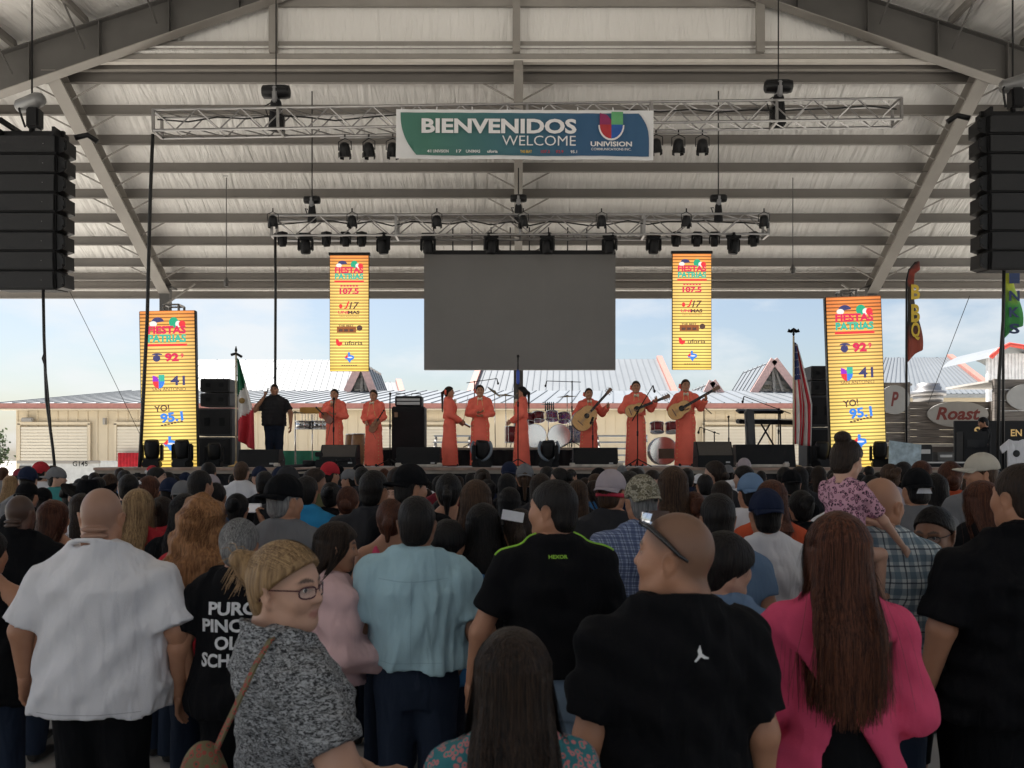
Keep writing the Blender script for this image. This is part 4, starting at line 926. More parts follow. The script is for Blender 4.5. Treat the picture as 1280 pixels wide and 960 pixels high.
def pattern_mat(name, kind, c1, c2, c3=(.5, .5, .5), sc=1.0):
    m = bpy.data.materials.new('fabric_' + name); m.use_nodes = True; nt = m.node_tree; N = nt.nodes.new; L = nt.links.new; b = nt.nodes['Principled BSDF']; b.inputs['Roughness'].default_value = .85; b.inputs['Specular IOR Level'].default_value = .25
    tc = N('ShaderNodeTexCoord'); V = tc.outputs['Object']
    def mixc(f, a, c):
        mx = N('ShaderNodeMix'); mx.data_type = 'RGBA'
        if isinstance(f, (int, float)): mx.inputs['Factor'].default_value = f
        else: L(f, mx.inputs['Factor'])
        for s, v in (('A', a), ('B', c)):
            if isinstance(v, tuple): mx.inputs[s].default_value = (*v, 1)
            else: L(v, mx.inputs[s])
        return mx.outputs['Result']
    def mth(op, a, v=None, v2=None):
        x = N('ShaderNodeMath'); x.operation = op
        for i, q in enumerate((a, v, v2)):
            if q is None: continue
            if isinstance(q, (int, float)): x.inputs[i].default_value = q
            else: L(q, x.inputs[i])
        return x.outputs[0]
    if kind == 'plaid':
        sp = N('ShaderNodeSeparateXYZ'); L(V, sp.inputs[0]); u = mth('ADD', sp.outputs['X'], mth('MULTIPLY', sp.outputs['Y'], .6))
        def band(s, per, duty, ph=0.0): return mth('LESS_THAN', mth('FRACT', mth('MULTIPLY_ADD', s, 1 / per, ph + 50)), duty)
        z = sp.outputs['Z']; c = c1
        c = mixc(mth('MULTIPLY', band(u, .06 * sc, .42), .62), c, c2); c = mixc(mth('MULTIPLY', band(z, .06 * sc, .42), .62), c, c2)
        c = mixc(mth('MULTIPLY', band(u, .06 * sc, .09, .3), .8), c, c3); c = mixc(mth('MULTIPLY', band(z, .06 * sc, .09, .3), .8), c, c3)
        L(c, b.inputs['Base Color'])
    elif kind == 'heather':
        mp = N('ShaderNodeMapping'); mp.inputs['Scale'].default_value = (1, 1, 2.6); L(V, mp.inputs['Vector'])
        n = N('ShaderNodeTexNoise'); n.inputs['Scale'].default_value = 75; n.inputs['Detail'].default_value = 2; n.inputs['Distortion'].default_value = 1.2; L(mp.outputs[0], n.inputs['Vector'])
        rp = N('ShaderNodeValToRGB'); rp.color_ramp.elements[0].position = .40; rp.color_ramp.elements[1].position = .62; rp.color_ramp.elements[0].color = (*c1, 1); rp.color_ramp.elements[1].color = (*c2, 1); L(n.outputs['Fac'], rp.inputs['Fac']); L(rp.outputs['Color'], b.inputs['Base Color'])
    elif kind == 'spots':
        v = N('ShaderNodeTexVoronoi'); v.inputs['Scale'].default_value = 24 * sc; L(V, v.inputs['Vector']); d_ = v.outputs['Distance']
        ring = mth('MULTIPLY', mth('GREATER_THAN', d_, .26), mth('LESS_THAN', d_, .46)); c = mixc(ring, c1, c2); c = mixc(mth('LESS_THAN', d_, .2), c, c3); L(c, b.inputs['Base Color'])
    elif kind == 'camo':
        n = N('ShaderNodeTexNoise'); n.inputs['Scale'].default_value = 26 * sc; n.inputs['Detail'].default_value = 3; n.inputs['Distortion'].default_value = .8; L(V, n.inputs['Vector'])
        rp = N('ShaderNodeValToRGB'); rp.color_ramp.interpolation = 'CONSTANT'; cr = rp.color_ramp; cr.elements[0].color = (*c1, 1); cr.elements[1].color = (*c2, 1); cr.elements[1].position = .44; e = cr.elements.new(.54); e.color = (*c3, 1); e = cr.elements.new(.62); e.color = (*tuple(v * .6 for v in c1), 1)
        L(n.outputs['Fac'], rp.inputs['Fac']); L(rp.outputs['Color'], b.inputs['Base Color'])
    n2 = N('ShaderNodeTexNoise'); n2.inputs['Scale'].default_value = 200; L(V, n2.inputs['Vector']); bp = N('ShaderNodeBump'); bp.inputs['Strength'].default_value = .25; bp.inputs['Distance'].default_value = .006; L(n2.outputs['Fac'], bp.inputs['Height']); L(bp.outputs[0], b.inputs['Normal'])
    CLOTH[name] = m; wrinkle(m, .4); return m
pattern_mat('blue plaid', 'plaid', (.30, .36, .50), (.05, .07, .16), (.02, .03, .08), .55)
pattern_mat('teal plaid', 'plaid', (.50, .55, .55), (.06, .12, .17), (.02, .03, .05), 1.15)
pattern_mat('heather grey', 'heather', (.025, .026, .028), (.36, .37, .38))
pattern_mat('leopard pink', 'spots', (.55, .30, .37), (.05, .02, .04), (.42, .16, .27), 1.5)
pattern_mat('teal floral', 'spots', (.03, .15, .17), (.45, .16, .16), (.05, .25, .22), 2.2)
pattern_mat('camo', 'camo', (.17, .15, .10), (.34, .31, .24), (.09, .08, .05), 1.6)
pattern_mat('floral bag', 'spots', (.15, .13, .07), (.30, .06, .05), (.05, .09, .05), 2.6)

# ------------------------------------------------------------------ heads and hands (built once, reused)
PIV = np.array([0, -.008, 1.507])
HC = np.array([0, -.004, .125]); HR = np.array([.0765, .0975, .096])       # cranium
_HEAD = {}
def head_sdf(sex):
    f = sex == 'f'; c = sex == 'c'; jw = .048 if f else .054
    pr = [sd_ell(HC, HR, .02), sd_ell((0, .032, .068), (.060 if f else .063, .060, .082), .035),
          sd_cap((-jw, -.004, .045), (-.018, .066, .010), .024, .018, .03), sd_cap((jw, -.004, .045), (.018, .066, .010), .024, .018, .03),
          sd_ell((0, .074, .012), (.024, .018, .020), .02), sd_cap((0, -.022, -.14), (0, -.016, .05), .054 if f else .061, .052 if f else .058, .03),
          sd_cap((0, .088, .118), (0, .108, .080), .0075, .0115, .014), sd_ell((.011, .100, .078), (.009, .009, .008), .008), sd_ell((-.011, .100, .078), (.009, .009, .008), .008),
          sd_ell((0, .086, .045), (.024, .012, .0065), .006), sd_ell((0, .084, .034), (.021, .012, .0075), .006),
          sd_ell((.037, .066, .075), (.024, .022, .024), .03), sd_ell((-.037, .066, .075), (.024, .022, .024), .03),
          sd_cap((.014, .090, .131), (.048, .074, .129), .0065, .006, .012), sd_cap((-.014, .090, .131), (-.048, .074, .129), .0065, .006, .012)]
    for s in (-1, 1):
        pr += [sd_ell((s * .083, -.010, .094), (.0085, .021, .032), .006, (0, R(s * 12), R(s * -22))), sd_ell((s * .077, -.002, .066), (.006, .010, .012), .008)]
    base = sd_union(pr)
    holes = [sd_ell((s * .032, .100, .108), (.021, .016, .011), 0)[0] for s in (-1, 1)] + [sd_ell((s * .092, -.010, .094), (.006, .011, .018), 0, (0, R(s * 12), R(s * -22)))[0] for s in (-1, 1)]
    def g(p):
        d = base(p)
        for h in holes:
            e = -h(p); k = .008; q = np.maximum(k - np.abs(d - e), 0) / k; d = np.maximum(d, e) + q * q * k * .25
        return d
    return g
def head_mesh(sex, res, buzz=None, beard=None, rolls=False, fat=0):
    key = (sex, res, buzz, beard, rolls, fat)
    if key in _HEAD: return _HEAD[key]
    g = head_sdf(sex)
    if rolls or fat:
        extra = [(g, 0), sd_cap((0, -.045, -.10), (0, -.034, -.005), .068, .066, .025), sd_ell((0, .024, .018), (.064, .058, .046), .025)]
        if rolls: extra += [sd_ell((0, -.086, z), (.056, .030, .0135), .005) for z in (-.022, .004, .030, .056)]
        g = sd_union(extra)
    V, Fq = surf(g, (-.12, -.15, -.16), (.12, .14, .235), res)
    p = np.zeros((len(V), 4)); x, y, z = V.T
    def put_(mask, col): 
        m = np.clip(mask, 0, 1)[:, None]; p[:, :3] = np.where(m > p[:, 3:4], col, p[:, :3]); p[:, 3:4] = np.maximum(p[:, 3:4], m)
    if res < .012:
        lip = (1.25 - np.sqrt((x / .021) ** 2 + ((z - .040) / .0105) ** 2) * 1.0) * 2 * (y > .075); put_(np.clip(lip, 0, .6), (.33, .10, .09))
        br = (1.2 - np.sqrt(((np.abs(x) - .031) / .022) ** 2 + ((z - .133 - .004 * np.cos((np.abs(x) - .031) * 90)) / .0055) ** 2)) * 3 * (y > .05); put_(np.clip(br, 0, .85), (.02, .013, .01))
        er = (1.3 - np.sqrt(((np.abs(x) - .032) / .020) ** 2 + ((z - .109) / .009) ** 2)) * 2 * (y > .06); put_(np.clip(er, 0, .45), (.10, .05, .035))
    if buzz:
        a, col = buzz; nrm = ((y - .088) * -.150 + (z - .163) * .170) / .227
        m = np.clip((nrm + .006) / .03, 0, 1) * (np.sqrt((x / .081) ** 2 + ((y - HC[1]) / .102) ** 2 + ((z - HC[2]) / .101) ** 2) > .82)
        ear = np.exp(-(((np.abs(x) - .08) / .02) ** 2 + ((y + .008) / .024) ** 2 + ((z - .088) / .036) ** 2)); m = m * (1 - np.clip(ear * 1.5, 0, 1)); put_(m * a, col)
    if beard:
        m = np.exp(-(((x) / .03) ** 4 + ((z - .014) / .022) ** 4)) * (y > .06); put_(m * beard, (.05, .045, .04))
    _HEAD[key] = (V, Fq, p); return _HEAD[key]
_HAND = {}
def hand_mesh(kind):
    if kind in _HAND: return _HAND[kind]
    pr = [sd_cap((0, 0, .035), (0, 0, -.02), .025, .024, .02), sd_loft([(-.10, 0, 0, .012, .040), (-.06, 0, 0, .015, .043), (-.015, 0, 0, .016, .033), (.0, 0, 0, .018, .028)], .02, 2.6)]
    cu = {'relax': (.35, .75), 'grip': (1.25, 2.5), 'flat': (.05, .12)}[kind]
    for i, (y, l) in enumerate(((.030, .070), (.010, .080), (-.011, .075), (-.030, .058))):
        a = np.array([0, y, -.092]); d1 = np.array([-math.sin(cu[0]), 0, -math.cos(cu[0])]); d2 = np.array([-math.sin(cu[1]), 0, -math.cos(cu[1])])
        b = a + d1 * l * .5; c = b + d2 * l * .5; pr += [sd_cap(a, b, .0098, .0090, .006), sd_cap(b, c, .0090, .0072, .004)]
    pr += [sd_cap((-.004, .026, -.03), (-.020, .050, -.062), .014, .011, .012), sd_cap((-.020, .050, -.062), (-.026, .054, -.092), .0105, .0082, .004)]
    f = sd_union(pr); V, Fq = surf(f, (-.11, -.055, -.185), (.03, .075, .05), .0052); _HAND[kind] = (V, Fq); return _HAND[kind]

# ------------------------------------------------------------------ bodies
def rings(sex, w, belly):
    if sex == 'f': R_ = [(.78, .150, .100, 0), (.88, .178, .118, -.015), (.97, .165, .108, -.01), (1.09, .130, .092, 0), (1.20, .142, .100, .008), (1.30, .155, .112, .014), (1.38, .150, .095, .0), (1.435, .120, .075, -.012), (1.475, .070, .058, -.02)]
    else: R_ = [(.78, .145, .100, 0), (.88, .166, .114, -.008), (.97, .158, .108, 0), (1.09, .150, .104, .004), (1.20, .162, .112, .004), (1.31, .176, .118, 0), (1.39, .168, .105, -.006), (1.44, .130, .082, -.014), (1.48, .075, .062, -.02)]
    out = []
    for z, rx, ry, cy in R_:
        t = np.interp(z, [.78, .95, 1.2, 1.36, 1.48], [.9, 1, 1, .7, .25]); k = 1 + (w - 1) * t; kb = 1 + (belly - 1) * np.interp(z, [.78, 1.0, 1.15, 1.35, 1.48], [.6, 1, 1, .6, .2])
        out.append((z, 0, cy + (kb - 1) * .05, rx * k, ry * kb))
    return out
def joints(sex, w, arms):
    sh = (.165 if sex == 'f' else .188) * (1 + (w - 1) * .55); J = {}
    for s, n in ((-1, 'L'), (1, 'R')):
        el, wr = (arms or {}).get(n, ((.235 * (1 + (w - 1) * .75), -.035, 1.125), (.255 * (1 + (w - 1) * .75), .045, .885)))
        J[n] = (np.array([s * sh, -.012, 1.378 - .14 * max(0, w - 1.05)]), np.array([s * el[0], el[1], el[2]]), np.array([s * wr[0], wr[1], wr[2]]))
    return J
_BODY = {}
def body_mesh(sex, w, belly, armr, arms, head, res, hres, buzz, beard, rolls, fat, hand, lean=0, bow=0, legs=None):
    key = (sex, w, belly, armr, str(arms), head, res, hres, buzz, beard, rolls, fat, str(hand), legs)
    if key in _BODY: return _BODY[key]
    J = joints(sex, w, arms); lg = (.92 if sex == 'f' else 1.0) * (1 + (w - 1) * .5)
    pr = [sd_loft(rings(sex, w, belly), .03), sd_cap((0, -.018, 1.42), (0, -.018, 1.50), .062, .056, .05)]
    for n, s in (('L', -1), ('R', 1)):
        S, E, W_ = J[n]; pr += [sd_cap((s * .03, -.03, 1.485), (s * .135, -.022, 1.415), .030, .030, .05), sd_cap((s * .09, -.018, 1.395), S, .045, .050 * armr, .05), sd_cap(S, E, .051 * armr, .042 * armr, .04), sd_cap(E, W_, .043 * armr, .026 * min(armr, 1.15), .02)]
        if legs == 'sit': pr += [sd_cap((s * .08, 0, .86), (s * .13, .30, .84), .085, .06, .03), sd_cap((s * .13, .30, .84), (s * .11, .32, .50), .058, .04, .02), sd_cap((s * .11, .31, .48), (s * .11, .42, .47), .035, .028, .02)]
        else: pr += [sd_cap((s * .085, 0, .86), (s * .098, .008, .48), .092 * lg, .060 * lg, .04), sd_cap((s * .098, .008, .48), (s * .10, -.025, .09), .058 * lg, .038 * lg, .02), sd_cap((s * .10, -.03, .05), (s * .115, .15, .04), .042, .032, .02)]
    f = sd_union(pr); P_ = np.array([q for n in J for q in J[n]])
    lo = np.minimum(P_.min(0) - .09, [-.28 * w, -.22, 0 if legs != 'sit' else .4]); hi = np.maximum(P_.max(0) + .09, [.28 * w, .30 if legs != 'sit' else .5, 1.53])
    V, Fq = surf(f, lo, hi, res); paint = np.zeros((len(V), 4)); m = V[:, 2] < .095; paint[m] = (.02, .018, .016, 1) if legs != 'sit' else (0, 0, 0, 0)
    Vs, Fs, Ps = [V], [Fq], [paint]; off = len(V)
    hv, hf, hp = head_mesh(sex, hres, buzz, beard, rolls, fat); yaw, pitch, roll = head[:3]; hs = head[3] if len(head) > 3 else 1.0
    M = np.array(Euler((R(pitch), R(roll), R(yaw)), 'XYZ').to_matrix()); hv = np.where((hv[:, 2:3] < -.05) & (hs > 1.2), hv * np.array([.9, .9, 0]) + np.stack([0 * hv[:, 2], 0 * hv[:, 2], -.05 + (hv[:, 2] + .05) * .35], 1), hv); Vs.append((hv * hs) @ M.T + PIV); Fs.append(hf + off); Ps.append(hp); off += len(hv)
    for n, s in (('L', -1), ('R', 1)):
        S, E, W_ = J[n]; hv, hf = hand_mesh(hand.get(n, 'relax') if isinstance(hand, dict) else hand); hk = .93 if sex == 'f' else 1.0
        d = W_ - E; d /= np.linalg.norm(d); zc = -d; ref = np.array([0, 1, 0.]) if abs(d[1]) < .75 else np.array([0, 0, 1.]); xc = np.cross(ref, zc); xc /= np.linalg.norm(xc); yc = np.cross(zc, xc)
        Rm = np.stack([xc, yc, zc], 1); q = hv * hk; fl = hf
        if s < 0: q = q * np.array([-1, 1, 1]); fl = hf[:, ::-1]
        Vs.append(q @ Rm.T + W_ + d * .012); Fs.append(fl + off); Ps.append(np.zeros((len(q), 4))); off += len(q)
    me = np_mesh('person', np.concatenate(Vs), np.concatenate(Fs), True, np.concatenate(Ps)); _BODY[key] = me; return me
_GARM = {}
def top_mesh(sex, w, belly, armr, arms, kind, hem, res, loose, seed, sleeve, nr=0.0):
    key = (nr, sex, w, belly, armr, str(arms), kind, hem, res, loose, seed, sleeve)
    if key in _GARM: return _GARM[key]
    J = joints(sex, w, arms); rg = rings(sex, w, belly); inf = .013 + loose; out = []; mx = my = 0
    for z, cx, cyy, rx, ry in sorted(rg, reverse=True):
        if z > 1.46: out.append((z - .006, cx, cyy, rx + .016, ry + .016)); continue
        a = rx + inf * min(1, (1.5 - z) * 6); b = ry + inf * min(1, (1.5 - z) * 6)
        if z < 1.3: a = max(a, mx * (.965 if sex == 'm' else .93)); b = max(b, my * .965)
        mx, my = max(mx, a) if z > .9 else a, max(my, b) if z > .9 else b
        out.append((z, cx, cyy, a, b))
    pr = [sd_cut(sd_loft(out, .03), ((0, 0, hem), (0, 0, -1)))]
    if kind != 'tank': pr.append(sd_cut(sd_cap((0, -.028 - nr * .6, 1.40), (0, -.024 - nr * .6, 1.475), .086 + nr, (.079 if sex == 'm' else .070) + nr, .04), ((0, -.024, 1.472), (0, .30, 1))))
    if kind != 'tank':
        for n, s in (('L', -1), ('R', 1)):
            S, E, W_ = J[n]; d = (E - S) / np.linalg.norm(E - S); sl = .55 if sleeve is None else sleeve
            pr += [sd_cap((s * .045, -.03, 1.472), (s * .14, -.022, 1.412), .041, .041 + inf * .25, .05), sd_cap((s * .09, -.018, 1.392), S, .050, .051 * armr + inf * .55, .05)]
            if kind == 'long' or sl > 1.0:
                t = min(1, sl - 1) if sl > 1 else 1; q = E + (W_ - E) * (t * .98); d2 = (W_ - E) / np.linalg.norm(W_ - E)
                pr += [sd_cap(S, E, .052 * armr + inf * .55, .044 * armr + inf, .03), sd_cut(sd_cap(E, W_, .044 * armr + inf, .028 * armr + inf, .02), (q, d2))]
            else:
                c = S + (E - S) * sl; pr.append(sd_cut(sd_cap(S, S + (E - S) * 1.2, .050 * armr + inf * .4, .048 * armr + .010 + inf * .55, .03), (c, d)))
    f = sd_union(pr)
    if kind == 'tank':
        g0 = f; f = lambda p: np.maximum(g0(p), p[:, 2] - (1.36 + .09 * np.exp(-((np.abs(p[:, 0]) - .085) / .03) ** 2)))
    if kind == 'slit':
        g1 = f; f = lambda p: np.maximum(g1(p), -np.maximum(np.abs(p[:, 0] + .0) - np.maximum(0, (1.19 - p[:, 2])) * .5 - .001, p[:, 1] - .02))
    f = folds(f, .0065 + loose * .30, seed, 48, 10, 7)
    if kind in ('polo', 'shirt', 'long_collar'):
        f0 = f; col = sd_union([sd_cap((0, -.022, 1.455), (0, -.020, 1.505), .082 if sex == 'm' else .074, .070 if sex == 'm' else .064, .0)]); f = lambda p: np.minimum(f0(p), np.maximum(np.maximum(col(p) - .004, -(col(p) + .014)), np.maximum(p[:, 2] - 1.515, 1.45 - p[:, 2])))
    elif kind not in ('tank', 'slit'):
        f0 = f; f = lambda p: np.minimum(f0(p), np.sqrt((np.sqrt((p[:, 0] / 1.12) ** 2 + (p[:, 1] + .022 + nr * .6) ** 2) - ((.074 if sex == 'm' else .066) + nr)) ** 2 + ((p[:, 2] - 1.478 + (p[:, 1] + .018) * .38)) ** 2) - .012)
    P_ = np.array([q for n in J for q in J[n]]); ex = .05 + inf
    lo = np.minimum(P_.min(0) - ex - .06, [-.24 * w - ex, -.16 * belly - ex - .03, hem - .02]); hi = np.maximum(P_.max(0) + ex + .06, [.24 * w + ex, .2 * belly + ex + .03, 1.53]); lo[2] = hem - .03 if kind != 'long' else min(hem, P_[:, 2].min()) - .03
    V, Fq = surf(f, lo, hi, res); me = np_mesh('top', V, Fq); _GARM[key] = me; return me
def bottom_mesh(sex, w, belly, kind, res, seed):
    key = ('b', sex, w, belly, kind, res, seed)
    if key in _GARM: return _GARM[key]
    lg = (.92 if sex == 'f' else 1.0) * (1 + (w - 1) * .5); rg = [(z, cx, c, a + .006, b + .006) for z, cx, c, a, b in rings(sex, w, belly) if z < 1.1]
    if kind == 'skirt': rg2 = [(.03, 0, .0, .215, .19), (.4, 0, 0, .20, .165), (.75, 0, 0, .185, .14), (.9, 0, -.005, .188, .130), (1.0, 0, 0, .165, .115), (1.09, 0, 0, .145, .105)]; f = folds(sd_union([sd_loft(rg2, .02)]), .006, seed, 30, 1.2); z0 = .03
    else:
        z0 = .06 if kind == 'long' else .47; pr = [sd_cut(sd_loft(rg, .03), ((0, 0, 1.05), (0, 0, 1)))]
        for s in (-1, 1): pr += [sd_cap((s * .087, 0, .86), (s * .10, .008, .48), .100 * lg, .074 * lg, .035)] + ([sd_cut(sd_cap((s * .10, .008, .48), (s * .102, -.025, .05), .074 * lg, .062, .02), ((0, 0, .065), (0, 0, -1)))] if kind == 'long' else [])
        f = folds(sd_union(pr), .0035, seed, 18, 16)
        if kind != 'long': g0 = f; f = lambda p: np.maximum(g0(p), z0 - p[:, 2])
    V, Fq = surf(f, (-.25 * w, -.25, z0 - .03), (.25 * w, .32, 1.11), res); me = np_mesh('bottom', V, Fq); _GARM[key] = me; return me
HN = np.array([0, -.150, .170]) / .2267                                   # hairline plane normal (up and back)
_HAIRM = {}
def hair_mesh(style, res, length=.3, strands=0, seed=0, width=1.0):
    key = (style, res, length, strands, seed, width)
    if key in _HAIRM: return _HAIRM[key]
    p0 = np.array([0, .086, .160]) if style not in ('bun', 'pulled', 'lowbun', 'topbun', 'pony') else np.array([0, .074, .176]); r = np.random.default_rng(seed); t = {'short': .008, 'crop': .004, 'cap': .008, 'curly': .034, 'pulled': .011}.get(style, .015)
    shell = sd_cut(sd_ell(HC, HR + t, .02), (p0, -HN)); nape = sd_cut(sd_ell((0, -.045, .06), (.066, .05 + t * .5, .06), .02), ((0, -.03, .05), (0, 1, 0)))
    pr = [shell, nape]
    if style in ('long', 'curly'):
        wv = width; L_ = length
        if style == 'curly': pr += [sd_loft([(-L_, 0, -.13, .10 * wv, .035), (-L_ * .6, 0, -.125, .125 * wv, .055), (-.05, 0, -.085, .118 * wv, .075), (.06, 0, -.035, .112 * wv, .08), (.14, 0, -.02, .10, .08)], .03)]
        else: pr += [sd_loft([(-L_ * .80, 0, -.150, .055 * wv, .010), (-L_ * .6, 0, -.152, .086 * wv, .020), (-.10, 0, -.128, .098 * wv, .034), (.0, 0, -.072, .092 * wv, .050), (.06, 0, -.042, .086, .060), (.105, 0, -.028, .070, .050)], .035)]
    if style == 'bun': pr += [sd_ell((0, -.118, .150), (.046, .040, .046), .012), sd_ell((.02, -.140, .172), (.032, .028, .03), .01), sd_ell((-.018, -.135, .120), (.03, .026, .034), .01)]
    if style == 'lowbun': pr += [sd_ell((0, -.115, .085), (.048, .036, .042), .012)]
    if style == 'topbun': pr += [sd_ell((0, -.075, .225), (.05, .048, .042), .012)]
    if style == 'pony': pr += [sd_cap((0, -.105, .135), (0, -.150, .085), .024, .030, .015), sd_cap((0, -.150, .085), (0, -.150, -length), .030, .012, .02)]
    if style in ('mop',): pr += [sd_cut(sd_ell((0, .01, .118), (.092, .105, .098), .02), ((0, .06, .105), (0, .6, -.8)))]
    if style == 'short': pr += [sd_cut(sd_ell((0, .004, .160), (.076, .088, .070), .02), ((0, .07, .165), (0, .3, -.9)))]
    f = sd_union(pr)
    am = {'curly': .012, 'short': .0022, 'mop': .004, 'long': .0016, 'bun': .0016}.get(style, .0008)
    f = folds(f, am, seed, 60 if style != 'curly' else 45, 8 if style != 'curly' else 40)
    zl = -length - .03 if style in ('long', 'curly', 'pony') else -.02
    V, Fq = surf(f, (-.18, -.22, zl), (.18, .13, .30), res); P_ = np.tile([.5, .5, .5, 1.], (len(V), 1)); Vs, Fs, Ps = [V], [Fq], [P_]; off = len(V)
    if strands:
        ns = 14; wd = .0024 if style in ('long', 'curly') else .0014; SV = []; SF = []; SP = []
        for k in range(strands):
            if style in ('long', 'curly'):
                a = r.uniform(-2.2, 2.2); lift = r.uniform(.010, .020) if style == 'long' else r.uniform(.02, .045); L_ = length * r.uniform(.70, 1.06) * (1 - .12 * min(1, abs(a) / 1.6)); pts = []
                ph0 = R(r.uniform(72, 90)); fr = r.normal() * (.007 if r.random() > .06 else .02); nz = ns if style == 'long' else 22; cph = r.uniform(0, 6.28)
                for i in range(nz):
                    u = i / (nz - 1)
                    if u < .38:
                        ph = ph0 * (1 - u / .38); c = HC + (HR + .013 + (lift - .011) * min(1, u / .3)) * np.array([math.cos(ph) * math.sin(a), -math.cos(ph) * math.cos(a), math.sin(ph)]); hx, hy = c[0], c[1]; c0 = c
                    else:
                        q = (u - .38) / .62; z = c0[2] - q * (c0[2] + L_); tt = np.clip((c0[2] - z) / .22, 0, 1); wv = np.interp(z, [-L_, -.1, .1], [.082, .100, .094]) * width; yd = np.interp(z, [-.3, -.1, 0, .12], [-.172, -.168, -.125, hy]) if a * a < 1.7 else np.interp(z, [-.3, -.1, .05, .12], [-.14, -.10, -.03, hy])
                        c = np.array([hx * (1 - tt) + tt * math.sin(a * .62) * wv * 1.12 + fr * q * 3, hy * (1 - tt) + tt * (yd - (.0 if abs(a) < 1 else -.02) + r.normal() * .0015), z])
                    if style == 'curly': c = c + np.array([math.sin(cph + u * 34), math.cos(cph + u * 34), 0]) * .009 * min(1, u * 3)
                    pts.append(c)
            elif style == 'pony_fly':
                pts = []
            else:
                a = r.uniform(-math.pi, math.pi); ph = R(r.uniform(20, 85)); pts = []
                if style in ('bun', 'lowbun', 'pony', 'topbun', 'pulled'):
                    tgt = {'bun': np.array([0, -.112, .155]), 'lowbun': np.array([0, -.11, .085]), 'pony': np.array([0, -.11, .135]), 'topbun': np.array([0, -.07, .215]), 'pulled': np.array([0, -.11, .11])}[style]
                    st0 = HC + (HR + t) * np.array([math.cos(ph) * math.sin(a), math.cos(ph) * math.cos(a), math.sin(ph)])
                    if (st0 - p0) @ HN < 0: continue
                    for i in range(8):
                        u = i / 7; c = st0 * (1 - u) + tgt * u; v = (c - HC) / (HR + t + .002); l = np.linalg.norm(v); c = HC + (c - HC) / max(l, .25) * 1.0; pts.append(c)
                elif style in ('short', 'crop', 'mop', 'cap'):
                    ph = R(r.uniform(-12, 90)); c = HC + (HR + t * .8) * np.array([math.cos(ph) * math.sin(a), math.cos(ph) * math.cos(a), math.sin(ph)])
                    if style == 'mop' and c[1] > -.01: c = np.array([0, .01, .118]) + np.array([.091, .104, .097]) * np.array([math.cos(ph) * math.sin(a), math.cos(ph) * math.cos(a), math.sin(ph)])
                    if (c - p0) @ HN < (-.003 if style != 'mop' else -.035): continue
                    nn_ = (c - HC) / HR ** 2; nn_ /= np.linalg.norm(nn_); g_ = np.array([r.normal() * .35, -.4 + r.normal() * .3, -1.0 if style != 'mop' else -1.6]); g_ -= nn_ * (g_ @ nn_); g_ /= np.linalg.norm(g_) + 1e-6; ll = r.uniform(.012, .028) * (.5 if style == 'crop' else 1.5 if style == 'mop' else 1)
                    pts = [c + g_ * ll * u + nn_ * (.004 * u - .006 * u * u) for u in (0, .35, .7, 1)]
                else: continue
            pts = np.array(pts); val = .5 + r.normal() * .34; n_ = len(pts); T = np.gradient(pts, axis=0); T /= np.linalg.norm(T, axis=1)[:, None] + 1e-9; out = pts - HC; out[:, 2] *= .3; out /= np.linalg.norm(out, axis=1)[:, None] + 1e-9
            B_ = np.cross(T, out); B_ /= np.linalg.norm(B_, axis=1)[:, None] + 1e-9; w_ = (wd * np.linspace(1, .45, n_))[:, None]
            b0 = len(SV); SV += list(np.concatenate([pts - B_ * w_ * .5, pts + B_ * w_ * .5])); SP += [[val, val, val, 1]] * (2 * n_); SF += [(b0 + i, b0 + i + 1, b0 + n_ + i + 1, b0 + n_ + i) for i in range(n_ - 1)]
        if SV: Vs.append(np.array(SV)); Fs.append(np.array(SF) + off); Ps.append(np.array(SP))
    me = np_mesh('hair', np.concatenate(Vs), np.concatenate(Fs), True, np.concatenate(Ps)); _HAIRM[key] = me; return me
_HAT = {}
